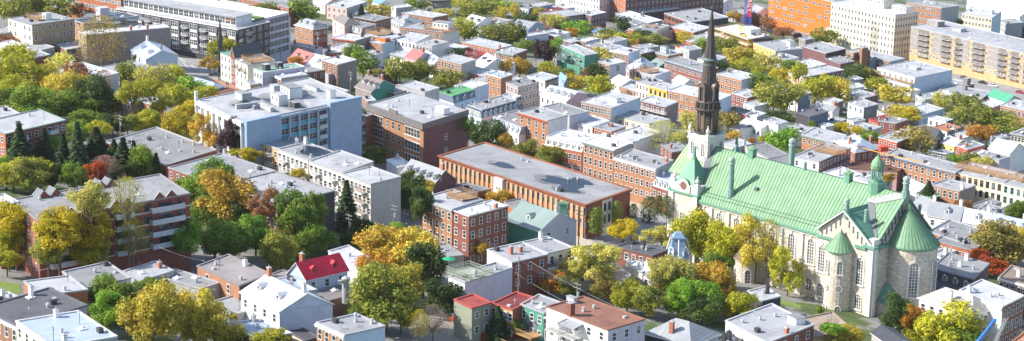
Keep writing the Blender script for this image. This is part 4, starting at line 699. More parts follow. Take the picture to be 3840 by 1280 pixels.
15 1020,262 1180,300 1300,262 7 wl=w wr=w rf=mw t=gable rh=3 nl=0x0|warehouse|dazzling white metal pitched roof at the right edge
15 600,282 700,302 767,287 5.5 wl=dk wr=lt rf=g0 nl=5x1 ve=3|house|white roofed house with dark front right of the big brown tree
15 785,137 870,162 930,82 6 wl=mt wr=w rf=g1 nl=3x1 ch=w|house|turquoise fronted house left of the orange tree
15 1035,167 1085,188 1126,148 6 wl=st wr=st rf=g1 nl=0x0|house|grey-blue sided house right of the orange tree
15 1190,147 1320,168 1420,132 9.5 wl=c wr=c rf=g1 nl=5x2 ov=.7|row_house|cream house with deep eaves at the right edge
15 1125,195 1190,215 1260,190 5 wl=gr wr=gr rf=g0|house|low pale house left of the cream one with deep eaves
15 -40,95 110,132 215,98 5 wl=gr wr=gr rf=g1 nl=0x0 ve=6|house|wide low grey roof behind the bright yellow tree
15 800,480 870,560 1040,505 3.5 wl=gr wr=gr rf=g1 nl=0x0|house|low grey roof below the cream terrace
15 930,722 1060,747 1130,702 5 wl=gr wr=rb rf=g1 ve=5|house|pale grey roof with metal hoods before the yellow terrace
15 1062,745 1170,768 1290,700 5.5 wl=or wr=or rf=g1 ve=3|house|low brick house with grey roof by the right edge tree
15 870,690 950,722 1100,660 4 wl=gr wr=gr rf=g2 nl=0x0 ve=4|house|dark grey flat roof with a white skylight tent
15 560,765 800,808 850,712 6.5 wl=w wr=w rf=mg t=gable rh=2.5 nl=3x1 nd=1 ch=ww|row_house|grey slated pitched roof right behind the apse
15 802,808 1008,850 1060,768 6.5 wl=w wr=w rf=mw t=gable rh=2.5 nl=4x1 nd=1 ch=w|row_house|white metal pitched roof in the row behind the apse
15 1012,855 1275,915 1330,820 6.5 wl=gr wr=gr rf=mb t=gable rh=2.5 nl=5x1 nd=3 ch=w|row_house|pale blue pitched roof in the row behind the apse
15 440,690 558,740 620,660 6.5 wl=w wr=w rf=mg t=gable rh=2.2 nl=2x1|row_house|pale pitched roof nearest the apse cone
25 560,28 800,105 960,8 7 wl=or wr=tb rf=g1 nl=0x0 ve=7|row_house|wide flat roof with vents right behind the apse
25 610,95 900,172 1000,110 6.5 wl=or wr=or rf=g2 nl=8x1 wh=1.1 ve=5|row_house|orange brick row with grey roof behind the shaded mansard house
25 590,300 905,388 990,260 8 wl=sb wr=sb rf=g2 t=mans nl=4x1 nd=4 mc=md ch=ww|row_house|shaded blue slate mansard house beside the apse
25 497,530 905,660 1090,598 10 wl=w wr=w rf=my t=hip rh=2.6 nl=6x2 nd=0 nr=3x2 ch=ww|presbytery|rusty silver hipped roof house with tall white chimneys
25 800,470 1125,598 1290,512 12.5 wl=w wr=bb rf=g0 nl=0x0 nr=5x3 wh=2.2 s=3.4 co=w|row_house|dark brick house with pale roof and white roof cabin at right
25 1100,370 1320,432 1400,340 9 wl=rb wr=rb rf=tn nl=5x2 co=w ch=w|row_house|red brick house with white cornice at the right edge
25 1180,870 1290,905 1400,820 7 wl=ob wr=ob rf=rs nl=3x1|house|corner of a terracotta roof at the bottom right
25 140,795 300,905 445,868 5 wl=gr wr=gr rf=md t=gable rh=1.2 nl=0x0|house|dark metal roof in front of the church entrance
24 325,700 640,868 966,718 7.5 wl=w wr=rb rf=g0 nl=0x0 nr=4x2 ve=5 ch=b box=.25,.85,3,2.4,1.1,w s=3.2|row_house|white roofed house with red brick end at the bottom centre-right
24 800,700 945,836 1212,705 6 wl=w wr=yb rf=tn nr=5x1 nl=0x0 ve=2 box=.06,.8,2,1.3,1,w|house|tan flat roof with yellow brick end beside the church
23 1003,797 24:60,885 24:272,802 6.5 wl=dk wr=gr rf=mg t=hip rh=3 nl=0x0 ch=b|house|light grey shingled hipped roof at the bottom
24 215,855 335,905 465,832 5 wl=dk wr=dk rf=g3 nl=0x0 ch=dd ve=3|house|black roofs with dark chimneys at the bottom
24 490,475 600,552 718,502 5 wl=dk wr=dk rf=g0 nl=0x0 ve=3 ch=d|house|small pale roof against the church wall
23 262,592 725,770 1003,688 10 wl=w wr=sl rf=br nl=5x3 nr=3x1 s=3.2 id=choc ve=4 box=.62,.03,1.2,1.2,2.4,rb;.95,.6,2.2,1,.8,lv|apartment_block|white rendered block with flat chocolate brown roof
23 65,577 240,642 372,562 8.5 wl=gn wr=sb rf=g1 nl=3x2 s=3.2 id=green|house|green sided house with sunken wooden deck
22 1133,567 1292,616 23:190,530 8 wl=yb wr=rb rf=rr nl=5x2 ve=2|house|flat bright red roof with yellow fascia at bottom centre
22 850,540 985,606 1132,562 8 wl=gg wr=gg rf=rr nl=0x0 nr=2x2 wh=1.3 s=3.2 ve=1|house|grey-green walled house with a shaded red roof
22 1100,165 23:0,262 23:270,200 9 wl=w wr=rb rf=g0 nr=3x2 nl=0x0 s=3.2 ch=bb ve=4|row_house|red brick house with white roof and outside wooden stair
23 75,108 270,192 462,147 9 wl=w wr=w rf=g0 nl=0x0 nr=3x2 ch=w br=1x1,4,o ve=2|row_house|white house with a back gallery under a white roof
23 430,190 500,240 540,150 8 wl=w wr=w rf=g0 nl=0x0 ve=0 nr=2x2|row_house|narrow white house left of the pale yellow-green tree
23 160,240 205,302 330,284 6 wl=w wr=w rf=g3 nl=2x1 nr=3x1 ww=1.3 ve=0|sunroom|white glazed back room with a black roof
13 -60,795 205,885 488,805 8.5 wl=gn wr=lv rf=mt t=gable rh=3.4 nl=0x0 nr=2x1 ch=g nd=1|house|teal roofed house with grey clapboard gable and teal turret
12 720,560 905,610 1130,565 5 wl=or wr=or rf=g2 nl=4x1 ve=1|house|low grey roof with curved orange parapet beside the long school
13 -60,660 20,715 130,672 5 wl=or wr=tp rf=g2 nl=0x0|house|dark grey roof with skylight behind the teal roofed house
23 783,142 1060,210 1176,167 6.5 wl=rb wr=rb rf=g3 nl=5x1 ch=dd ve=5|house|black roofed brick house below the golden round tree
23 840,292 985,336 1078,290 6.5 wl=w wr=w rf=g0 nl=0x0 ve=3 ch=ww|house|white roofed house beside the blue turret
23 985,345 1100,395 1248,322 6 wl=w wr=w rf=mw t=gable rh=1.6 nl=2x1|house|white seamed metal roof at the foot of the blue turret
23 690,330 830,420 900,350 4.5 wl=gr wr=gr rf=mb t=gable rh=1.6 nl=0x0|house|small pale metal roof almost hidden in bushes
22 808,366 932,412 1290,302 8.5 wl=w wr=sl rf=g1 nl=3x2 ve=4 dkc=g deck=.6,.3,8,6.5 ch=g|row_house|lilac corrugated house with a grey timber terrace and green parasol
22 665,132 790,222 925,207 4 wl=gr wr=tp rf=g2 nl=0x0 ve=3|garage_building|low mauve-grey roof in front of the brick corner block
12 612,632 838,716 1068,645 13 wl=ob wr=rb rf=g1 nl=5x4 skip=.2 wh=1.7 s=3.1 co=g deck=.45,.75,6.5,5 ve=3|apartment_block|four storey orange brick block with a wooden box terrace on top
12 838,724 962,770 1257,692 12.6 wl=rb wr=rb rf=g0 nl=2x4 nr=5x4 wh=1.7 s=3.1 ch=b ve=4|apartment_block|four storey red brick block with white windows on two sides
12 445,462 690,548 862,492 6.5 wl=w wr=pb rf=mg t=gable rh=3.6 nl=5x1 nd=5 dc=gr ch=b|row_house|grey roofed house with five tall dormers and a plum gable
12 340,345 425,402 500,362 6 wl=w wr=w rf=wh nl=0x0 ch=g|house|bright white low roof left of the five-dormer roof
11 595,187 808,262 1008,207 12 wl=yb wr=c rf=g0 nl=6x4 s=2.8 bl=2x3,2.2,w ve=4 ch=w|apartment_block|yellow brick apartments with stepped parapet
11 808,262 1035,347 1254,292 12 wl=ws wr=ws rf=g1 nl=7x4 ww=1.3 s=2.8 bl=2x4,3.2,w pud=.35,.7,4 ch=w ve=3|apartment_block|white apartments with white balconies and a dark rooftop puddle
11 1045,352 12:5,442 12:230,354 12 wl=ws wr=c rf=g1 nl=7x4 ww=1.3 s=2.8 bl=2x4,3.2,w ve=4|apartment_block|white apartments with balconies in the middle of the stepped row
12 2,447 222,528 448,472 12 wl=ws wr=sm rf=g1 nl=7x4 ww=1.3 s=2.8 bl=2x4,3.2,o nr=0x0 ve=4|apartment_block|white apartments ending in a blank galvanised metal wall
21 200,287 517,437 722,330 7.5 wl=ob wr=dk rf=tr nl=2x1 wh=1.9 ch=w ve=4|house|orange brick house with patched taupe roof
21 745,352 925,375 1020,342 5 wl=gr wr=lv rf=tr nl=0x0|house|low taupe roof between the patched roof and the red roofed house
21 760,388 965,485 1100,465 7 wl=lt wr=lt rf=mb nl=0x0 ve=3|house|low slope pale blue seamed metal roof behind the white gable
20 925,327 1062,402 1310,322 5.5 wl=gr wr=gr rf=g1 nl=0x0 ch=b ve=2|row_house|grey roof with brick chimney between the dark tree and the street
21 -120,357 225,462 376,412 5.5 wl=gr wr=sg rf=g1 nl=0x0 ve=3|row_house|grey roof with corrugated end wall above the big yellow tree
20 180,402 310,512 662,466 7 wl=or wr=or rf=g1 nl=2x1 skip=.4 nr=0x0 ve=3|row_house|pale roof house with a plain orange brick gable at lower left
20 470,330 642,456 987,377 7 wl=or wr=w rf=g1 nl=0x0 nr=2x1 ve=4|row_house|pale roof joined right of the orange brick gable one
20 -150,602 135,742 657,582 9.5 wl=bb wr=gr rf=g3 nl=5x2 wh=1.9 s=3.4 co=w ch=w ve=5|row_house|brown brick house with charcoal roof at the bottom left
20 120,702 400,902 882,818 10.5 wl=c wr=sg rf=mb nl=5x3 wh=1.7 ch=ww ve=7|row_house|cream house with blue seamed metal roof at the bottom left
20 -100,522 0,573 162,532 6 wl=w wr=w rf=g0 ch=w|row_house|white roof at the left edge above the charcoal one
21 300,560 440,668 610,592 3.6 wl=gr wr=gr rf=g1 nl=0x0 ve=1|garage_building|low grey roof between the yellow tree and the white gable
21 400,720 640,830 915,795 4.5 wl=pb wr=pb rf=mb nl=0x0 ch=g|house|crumpled silver roofs below the white gable
21 815,742 1015,852 1118,822 3.5 wl=c wr=dk rf=g3 nl=0x0 ve=0|garage_building|low black roof with pale seams before the white gable
21 1060,490 1200,548 22:142,482 4 wl=gr wr=bb rf=tr nl=0x0 ve=1|house|low brown roof with a big silver duct beside the red roofed house
21 880,357 1020,397 1335,325 6.5 wl=lt wr=lt rf=mr t=gableb rh=3.4 nl=0x0 nr=3x1 nd=2 mc=mr dc=mr t0=1.6 ch=b|house|white house with vivid red metal gable roof and two dormers
21 530,487 820,633 1222,578 7.5 wl=w wr=lt rf=mw t=gable rh=3 nl=4x1 nr=0x0 nd=2 ch=wb|house|long white house with white seamed metal gable roof and small dormers
21 1190,175 22:125,312 22:222,232 7 wl=w wr=lt rf=g0 nl=0x0 ve=3|house|bright white roof right of the red metal one
21 1100,712 22:25,808 22:330,740 8.5 wl=ob wr=lt rf=g1 nl=4x2 wh=1.9 s=3.2 co=w ve=5|row_house|orange brick house with corrugated pale side at the bottom edge
10 795,207 11:-40,388 11:345,267 5.5 wl=ro wr=rb rf=g1 nl=0x0 ve=16 id=sch1|apartment_block|wide grey roof with rows of twin vents at left centre
11 -20,402 380,542 790,427 7.5 wl=rb wr=rb rf=g1 cap=g1 nl=8x2 ve=11 id=sch2|apartment_block|lower grey roof edged in red with a corrugated penthouse
11 370,532 815,687 1237,578 11.5 wl=rb wr=dk rf=g1 nl=9x3 cap=g2 ve=14 nr=0x0 id=sch3|apartment_block|big grey roof block with purple-black end wall behind the orange-tipped tree
05 180,832 262,872 335,836 5 wl=c wr=gr rf=g1 ch=bw ve=2|house|little house with brick and white chimneys behind the bright yellow crown at right
04 1195,642 1262,672 1335,638 5.5 wl=w wr=lt rf=g0 nl=3x1|house|white flat house just left of the white front with black windows
04 1215,590 1275,612 1345,585 6 wl=lt wr=gr rf=g1 nl=2x1|house|pale house behind the white flat one by the white commercial front
15 115,38 190,64 240,8 5 wl=ro wr=pb rf=rr nl=3x1|house|house with a shaded red roof left of the deep red cube house
14 365,100 425,124 482,78 4.5 wl=w wr=w rf=g0 nl=1x1|house|tiny white roof between the steeple tree and lilac roofs
03 750,602 832,642 908,603 4.5 wl=w wr=lt rf=wh t=gable rh=1.6 nl=2x1|house|white tent-like pitched roof right of the yellow trees
03 1212,608 1290,640 1345,608 5 wl=w wr=w rf=wh t=gable rh=1.8 nl=0x0|house|white curved-looking roof just left of the steeple drum
02 975,215 1040,252 1135,203 4.5 wl=w wr=lt rf=g0 nl=3x1|house|low white house right of the penthouse building's garden
02 1090,202 1180,228 1295,188 5 wl=gr wr=w rf=g0 nl=3x1|house|white roofed house before the big white gable near the tower
02 910,168 1012,194 1108,142 5 wl=w wr=w rf=wh t=gable rh=2.6 nl=0x0 nd=2|house|broad white gabled roof below the round tower's right grove
02 1066,148 1182,174 1285,155 6.5 wl=ob wr=tp rf=g1 nl=4x1 ch=b|house|orange brick house right of the broad white gabled roof
02 750,160 900,186 982,165 5 wl=bb wr=bb rf=g1 nl=4x1 ch=b|house|brown brick house between the penthouse and the broad white gable
01 1165,386 1212,402 1292,392 5 wl=ro wr=ro rf=g1 nl=2x1|house|tiny magenta walled house right of the white metal gable
03 215,76 282,100 382,62 5 wl=lt wr=gr rf=rr nl=2x1|house|house with red patched roof above the mustard tree
03 1232,346 1292,372 1345,342 5 wl=pk wr=pk rf=rr nl=2x1|house|low house with dull red roof by the spire
03 692,302 762,322 862,292 5 wl=gr wr=lt rf=g0 nl=2x1|house|white low house behind the three storey orange brick house
03 905,347 988,367 1112,347 5.5 wl=pb wr=gr rf=g0 nl=2x1|house|long low white roof behind the plum walled low house
04 0,215 62,236 175,206 5 wl=w wr=w rf=g0 nl=2x1|house|low white house left of the spire's upper shaft
04 62,262 182,292 292,256 5.5 wl=gr wr=w rf=g0 nl=3x1|house|white roofed house right of the spire's upper shaft
04 -20,352 50,382 112,352 5.5 wl=gr wr=gr rf=g0 nl=2x1|house|plain pale house left of the spire base ring
15 1062,196 1130,216 1202,188 5 wl=w wr=gr rf=g1 nl=2x1|house|small pale house under the vivid orange pair at right
05 300,656 432,697 485,670 4.5 wl=w wr=w rf=g0 nl=0x0|house|low white strip roof under the front of the white cube building
05 560,702 652,737 742,706 4.5 wl=gr wr=gr rf=g0 nl=2x1|house|low pale roof between the olive trees and the brick shop
05 900,792 1012,824 1112,772 5 wl=c wr=gr rf=g0 nl=2x1|house|cream house in front of the bright green metal gable
15 0,470 125,532 252,472 6 wl=w wr=gr rf=g0 nl=0x0 ve=6|house|wide pale roof between the brown-red roof and the church ridge
25 600,190 682,216 782,172 4.5 wl=w wr=w rf=g0 nl=3x1 ch=w|house|small pale roof clutter at the foot of the orange brick row by the apse
12 128,0 188,18 240,0 14 wl=bb wr=bb rf=g1 nl=2x4 bl=1x4,2.6,p|apartment_block|narrow brown brick block with blue balconies between slab and big school
02 1010,590 1085,610 1150,592 5 wl=gr wr=w rf=g1 nl=2x1|house|grey roof behind the low orange brick house with white doors
14 1240,40 1290,62 1345,30 5 wl=w wr=w rf=g0 nl=2x1|house|white house just beyond the bright yellow round tree
15 330,130 420,165 470,130 5 wl=w wr=gr rf=g0 nl=2x1|house|pale house tucked left of the dark slate gable
15 700,170 780,198 850,165 5 wl=gr wr=w rf=g0 nl=2x1|house|pale house right of the dark slate gable
04 540,655 620,680 690,655 5 wl=w wr=sb rf=g1 nl=2x1|house|white house under the huge olive crown's left side
04 1060,760 1140,782 1200,752 5 wl=w wr=pb rf=g0 nl=2x1|house|white house beneath the wide yellow-green crowns
14 800,95 860,118 920,90 5 wl=w wr=gr rf=g0 nl=2x1|house|low white house below the black roofed dark blue one
14 480,0 560,22 620,-8 5.5 wl=w wr=gr rf=g0 nl=2x1|house|white house right of the grey roofed red-orange one
03 1060,225 1150,245 1230,222 5 wl=w wr=gr rf=g0 nl=3x1|house|white house in the line of trees behind the brown brick houses
03 600,235 680,262 750,235 4.5 wl=w wr=lt rf=mB t=gable rh=1.2 nl=0x0|house|low blue-white pitched roof in the upper middle
13 -548,315 555,684 893,564 9.5 wl=or wr=rb rf=g2 cap=rc ov=.5 nl=0x0 nr=0x0 ve=9 id=school pud=.33,.5,3.6;.24,.52,3.2;.25,.72,2.8;.21,.3,2.4;.68,.42,2.6|school_building|long flat roofed orange brick school with pale pilasters and dark roof puddles
s 1373.7,391.3 1588.3,465.8 1736.6,408.4 16 wl=ob wr=pb rf=g1 nl=0x0 nr=1x3 wh=1.6 s=4.2 t0=6 cap=g2 ve=9 id=big|school_building|large tan brick building with windowless plum side wall in the centre
s 739,373 912,458 1342,367 18 wl=w wr=st rf=g1 nl=7x5 ww=2.2 wh=1.7 s=3.1 nr=0x0 ve=9 id=slab pud=.5,.25,4;.4,.5,5;.6,.7,3.5 box=.35,.45,5,3,2.6,w;.25,.3,7,1,.9,sg;.45,.2,1,6,.8,sg;.6,.85,8,.9,.8,sg;.15,.5,3,1.5,1.2,dk;.8,.6,3,2,1.4,sg;.5,.62,6,4,2.8,w;.75,.3,5,3,1.6,sg;.2,.85,2,2,2,w|apartment_block|pale blue metal clad slab block with teal window bay
10 90,642 285,803 s:712,724 14 wl=rb wr=rb rf=g2 nl=4x4 nr=0x0 ve=6 id=redapt|apartment_block|long red brick apartment building with sawtooth dormers and pale balconies
10 -120,640 -10,702 85,628 14 wl=rb wr=rb rf=g0 nl=2x3|apartment_block|red block cut by the left edge beside the sawtooth building
00 880,65 01:505,222 01:745,163 15 wl=dk wr=dk rf=g0 nl=0x0 nr=0x0 ve=2 cap=w id=condo|apartment_block|black condominium with white glazed bays and a white top floor
01 690,180 745,165 903,126 16.5 wl=lv wr=lv rf=g0 nl=0x0 nr=4x5 ww=2.2 wh=1.9 s=3.1 id=lav|apartment_block|lavender gridded wing at the end of the black condominium
'''
INFO = {}
for line in DATA.strip().split('\n'):
    b_, d_ = building(line)
    if 'id' in d_['o']: INFO[d_['o']['id']] = (b_, d_)
# ------------------------------------------------------------------ the stone church
STONE = m_stone('rock faced limestone', (.63, .585, .515)); ASH = m_render('dressed limestone', (.72, .69, .63)); SHADEG = m_glass('leaded glass', (.10, .11, .12), .4)
COPPER = None
def copper(name, c, streak):
    n = NT(name); k = n.coord(False); v = n.noise(k, .25, 5, .65)
    mp = n.n('ShaderNodeMapping'); mp.inputs['Scale'].default_value = (1.2, .12, .12); n.l(k, mp.inputs[0]); s = n.noise(mp.outputs[0], 1.5, 4, .6)
    a = n.mix(n.ramp(v, .3, .7), sc3(c, .76), sc3(c, 1.22)); a = n.mix(n.ramp(s, .5, .72), a, streak)
    sx = n.n('ShaderNodeSeparateXYZ'); n.l(k, sx.inputs[0]); fl = n.n('ShaderNodeMath', operation='FLOOR'); n.l(sx.outputs[0], fl.inputs[0])
    w_ = n.n('ShaderNodeTexWhiteNoise'); w_.noise_dimensions = '1D'; n.l(fl.outputs[0], w_.inputs['W']); a = n.mix(n.ramp(w_.outputs[0], 0, 3.0), a, sc3(c, 1.35))
    return n.out(a, .6)
COPPER = copper('green copper', (.155, .29, .165, 1), (.25, .32, .17, 1)); COPD = copper('darker green copper', (.12, .28, .20, 1), (.19, .34, .25, 1)); SEAM = m_plain('copper seam', (.045, .14, .09), .6)
LEAD = m_plain('lead flashing', (.12, .13, .15), .5); IRON = m_plain('brown black spire sheet', (.055, .048, .046), .5); IRON2 = m_plain('spire trim', (.13, .10, .09), .5)
@cached
def arch_mesh(w, h, k):
    """ round arched church window: dressed surround, leaded glass, tracery """
    b = MB(); n = 10; r = w/2; zt = h/2-r; t = .38 if k else .22
    A = [(-math.cos(i*math.pi/n), math.sin(i*math.pi/n)) for i in range(n+1)]
    for (ro, ri, y0, m) in ((r+t, r, -.16, 0),):
        for i in range(n):
            p, q = A[i], A[i+1]
            b.poly([(p[0]*ri, y0, zt+p[1]*ri), (q[0]*ri, y0, zt+q[1]*ri), (q[0]*ro, y0, zt+q[1]*ro), (p[0]*ro, y0, zt+p[1]*ro)], m)
            b.poly([(p[0]*ro, y0, zt+p[1]*ro), (q[0]*ro, y0, zt+q[1]*ro), (q[0]*ro, .05, zt+q[1]*ro), (p[0]*ro, .05, zt+p[1]*ro)], m)
        b.box(-ro, -ri, y0, .05, -h/2, zt, m); b.box(ri, ro, y0, .05, -h/2, zt, m); b.box(-ro-.15, ro+.15, -.32, .05, -h/2-.35, -h/2, m)
    if k: b.box(-.22, .22, -.34, 0, zt+r+.05, zt+r+t+.35, 0)
    f = MB(); f.poly([(-r, -.03, -h/2), (r, -.03, -h/2)]+[(-p[0]*r, -.03, zt+p[1]*r) for p in A], 0)
    nb = 3 if w > 1.6 else 2
    for i in range(1, nb): x = -r+w*i/nb; f.box(x-.07, x+.07, -.09, -.03, -h/2, zt+r*.75, 1)
    j = -h/2+.7
    while j < zt+r*.6: f.box(-r, r, -.08, -.03, j-.045, j+.045, 1); j += .75
    return b.mesh('window_surround', [ASH]), f.mesh('window', [SHADEG, ASH])
def arch(par, x, y, z, rz, w, h, k=1):
    a, f = arch_mesh(w, h, k); o = put('window', f, par, (x, y, z), rz); put('window_surround', a, o); return o
@cached
def round_win(r):
    b = MB(); n = 14; A = [(math.cos(i*2*math.pi/n), math.sin(i*2*math.pi/n)) for i in range(n)]
    b.poly([(p[0]*r, -.05, p[1]*r) for p in A][::-1], 1)
    for i in range(n): p, q = A[i], A[(i+1) % n]; b.poly([(p[0]*r, -.16, p[1]*r), (q[0]*r, -.16, q[1]*r), (q[0]*(r+.3), -.16, q[1]*(r+.3)), (p[0]*(r+.3), -.16, p[1]*(r+.3))], 0)
    for i in range(4): a = i*math.pi/4; b.bar((-r*math.cos(a), -.1, -r*math.sin(a)), (r*math.cos(a), -.1, r*math.sin(a)), .05)
    return b.mesh('round_window', [ASH, SHADEG])
def seams(b, p0, p1, q0, q1, st=1.0, m=0, r=.055):
    """ standing seams between the line p0-p1 (eave) and q0-q1 (ridge) """
    p0, p1, q0, q1 = map(Vector, (p0, p1, q0, q1)); n = int(max((p1-p0).length, (q1-q0).length)/st); up = Vector((0, 0, .03))
    for i in range(n+1):
        f = i/n; b.bar(p0.lerp(p1, f)+up, q0.lerp(q1, f)+up, r, m)
def church():
    Fw = hH((2622, 745.5), 17); gz = Fw.z-17; yaw = R_(-46.66); W = 11.; A1 = 55.; ZR = 28.
    c = thing('church', 'great stone church with green copper roof and tall dark steeple', 'church', (Fw.x, Fw.y, gz), yaw)
    w_ = MB(); w_.prism([(0, 0), (A1, 0), (A1, 2*W), (0, 2*W)], -8, 17, 0); w_.poly([(A1, 0, 17), (A1, 2*W, 17), (A1, W, ZR-.3)], 0); w_.poly([(0, 0, 17), (0, W, ZR-.3), (0, 2*W, 17)], 0)
    nv = w_.build('nave_wall', STONE, c)
    # pilaster strips, cornice and plinth along the lit flank
    q = MB(); 
    for a in (4.3, 10., 15.6, 21.2, 27.2, 33.6): q.box(a-.45, a+.45, -.4, 0, -6, 15.6)
    q.box(0, 38.5, -.35, 0, 15.6, 16.2); q.build('pilaster', ASH, c)
    q = MB(); q.box(0, 38.4, -.8, 0, 16.2, 16.75); q.build('cornice', COPD, c)
    for i, a in enumerate((1.9, 7.1, 12.8, 18.4, 24.2, 30.4, 36.4)): arch(c, a, 0, 11.6, 0, 1.9, 6.2); arch(c, a, 0, 3.2, 0, 1.5, 3.0, 0)
    arch(c, 40.6, -1.0, 11., 0, 1.8, 6.4); arch(c, 52.0, -1.0, 10.6, 0, 1.9, 6.6); arch(c, 40.6, -1.0, 3.2, 0, 1.5, 3.2, 0); arch(c, 52.0, -1.0, 3.0, 0, 1.8, 3.6, 0)
    # main roof
    e = .7; z0 = 16.8; r = MB()
    ea, eb = (-.2, -e, z0), (A1+.5, -e, z0); ra, rb = (-5., W, ZR), (A1+.5, W, ZR); fa, fb = (-.2, 2*W+e, z0), (A1+.5, 2*W+e, z0)
    r.poly([ea, eb, rb, ra], 0); r.poly([fb, fa, ra, rb], 0); r.poly([(-.2, -e, z0-.3), (A1+.5, -e, z0-.3), eb, ea], 1)
    r.poly([(A1+.5, -e, z0-.4), (A1+.5, W, ZR-.5), rb, eb], 1); r.poly([(A1+.5, W, ZR-.5), (A1+.5, 2*W+e, z0-.4), fb, rb], 1)
    rf = r.build('roof', [COPPER, COPD], c)
    s = MB(); seams(s, ea, eb, ra, rb, 1.0); seams(s, fa, fb, ra, rb, 1.0)
    k = .09
    s.bar((.5, -e+W*k, z0+(ZR-z0)*k+.35), (38, -e+W*k, z0+(ZR-z0)*k+.35), .04); s.bar((.5, -e+W*k*1.7, z0+(ZR-z0)*k*1.7+.35), (38, -e+W*k*1.7, z0+(ZR-z0)*k*1.7+.35), .04); s.bar(ra, rb, .14); s.build('roof_seams', SEAM, rf)
    q = MB(); q.poly([(-1.6, -.6, z0+.5), (.3, -.6, z0+.12), (-4.6, W, ZR+.12), (-6.4, W, ZR+.4)], 0); q.poly([(-1.6, -.6, z0-.3), (-6.4, W, ZR-.3), (-6.4, W, ZR+.4), (-1.6, -.6, z0+.5)], 0); q.build('valley_flashing', LEAD, c)
    # gable at the apse end: dressed coping and blind arcade
    q = MB()
    for sgn in (0, 1):
        y0_, y1_ = (0, W) if sgn == 0 else (2*W, W)
        for i in range(9): f = (i+.5)/9.5; yy = y0_+(y1_-y0_)*f; zt = 17+(ZR-17)*f-1.4; q.box(A1, A1+.12, yy-.28, yy+.28, zt-1.9, zt)
    q.build('blind_arcade', LEAD, c)  # raised dark blocks for the niches, their shade put into the colour
    q = MB(); q.prism([(A1-.7, -1.5), (A1+.8, -1.5), (A1+.8, .6), (A1-.7, .6)], -8, 17.0, 0); q.box(A1-1.9, A1+1.5, -2.1, 1.7, 17.0, 17.5, 1); q.box(A1-1.1, A1+.7, -1.2, .9, 17.5, 19.0, 0); q.bar((A1+1.05, -.9, -6), (A1+1.05, -.9, 16), .14, 2); q.build('corner_pier', [ASH, COPD, WHITE], c)
    q = MB(); q.prism([(A1, 1.2), (A1+.9, 1.2), (A1+.9, 5.4), (A1, 5.4)], 16.4, 17.1, 0); q.build('end_cornice', COPD, c)
    # transept
    tc, th, zb, zt = 46.8, 7.6, 18.4, 24.4
    q = MB(); q.prism([(tc-th, -1.0), (tc+th, -1.0), (tc+th, 0), (tc-th, 0)], -8, zb-.2, 0); q.poly([(tc-th, -1.0, zb-.2), (tc+th, -1.0, zb-.2), (tc, -1.0, zt-.2)], 0); q.poly([(tc-th, -.3, zb-.2), (tc, -.3, zt-.2), (tc+th, -.3, zb-.2)], 0); tw = q.build('transept_wall', STONE, c)
    q = MB(); yb = 7.25; pf = (tc, -1.5, zt); pk = (tc, yb, zt)
    zk = lambda y: z0+(ZR-z0)*(y+e)/(W+e)
    yl = (zb-z0)/(ZR-z0)*(W+e)-e
    q.poly([(tc-th-.4, -1.5, zb-.1), pf, pk, (tc-th-.4, yl, zb-.05)], 0); q.poly([pf, (tc+th+.4, -1.5, zb-.1), (tc+th+.4, yl, zb-.05), pk], 1); q.build('transept_roof', [COPPER, COPD], c)  # right slope gets the darker copper, its shade put into the colour
    q = MB(); seams(q, (tc+th, -1.4, zb-.02), pf, (tc+th, yl, zb), pk, 1.0, 0); q.build('transept_seams', SEAM, c)
    q = MB()
    for a, b2 in (((tc-th-.4, -1.62, zb-.2), (tc, -1.62, zt)), ((tc+th+.4, -1.62, zb-.2), (tc, -1.62, zt))): q.bar(a, b2, .28, 0); q.bar((a[0], a[1]-.1, a[2]+.3), (b2[0], b2[1]-.1, b2[2]+.3), .16, 1)
    q.bar(pf, pk, .2, 1); q.build('gable_coping', [ASH, COPD], c)
    q = MB()
    U = lambda x_, y_: (x_, y_, zk(y_)+.22); q.poly([U(tc-.1, 7.6), U(tc+6.6, .9), U(tc+8.4, .9), U(tc+1.8, 7.6)], 0); q.poly([U(tc-.2, 7.4), U(tc+1.6, 7.4), U(A1+.3, W-1.0), U(A1+.3, W-.05), U(A1-2.5, W-.35), U(tc-.6, 8.2)], 1); q.build('valley_gutter', [LEAD, m_plain('pale lead', (.30, .31, .31))], c)
    q = MB()
    for i in range(-5, 6):
        if abs(i) < 1: continue
        x = tc+i*1.3; z_ = zt-abs(i)*1.3*(zt-zb)/th-1.3; q.box(x-.2, x+.2, -1.08, -1.0, z_-1.7, z_)
    q.build('blind_arches', LEAD, c)  # dark blocks on the transept gable, shade of its niches painted in
    q = MB(); q.box(38.6, 44, -1.5, -1., 16.2, 16.8); q.build('cornice', COPD, c); q = MB(); q.box(50.3, 53.6, -1.5, -1., 16.2, 16.8); q.build('cornice', COPD, c)
    # stair turrets
    def turret(x, y, r, zt_, zc, roofm, wins):
        q = MB(); q.cyl(x, y, r, r, -8, zt_, 24); t = q.build('stair_turret', STONE, c)
        q = MB(); q.cyl(x, y, r+.15, r+.35, zt_-.35, zt_, 24, 1); q.cyl(x, y, r+.5, 0.05, zt_, zc, 24, 0)
        for i in range(24): a = i*2*math.pi/24; q.bar((x+(r+.5)*math.cos(a), y+(r+.5)*math.sin(a), zt_+.03), (x, y, zc+.04), .05, 2, r1=.02)
        q.cyl(x, y, r+.5, r+.5, zt_-.15, zt_, 24, 1, False); q.cyl(x, y, .3, .1, zc-.3, zc+.4, 6, 1); q.build('turret_roof', roofm, t)
        for (ang, z, w, h) in wins:
            a = R_(ang); o = arch(t, x+math.cos(a)*(r+.02), y+math.sin(a)*(r+.02), z, a+math.pi/2, w, h, 0) if h > 0 else put('round_window', round_win(w), t, (x+math.cos(a)*(r+.02), y+math.sin(a)*(r+.02), z), a+math.pi/2)
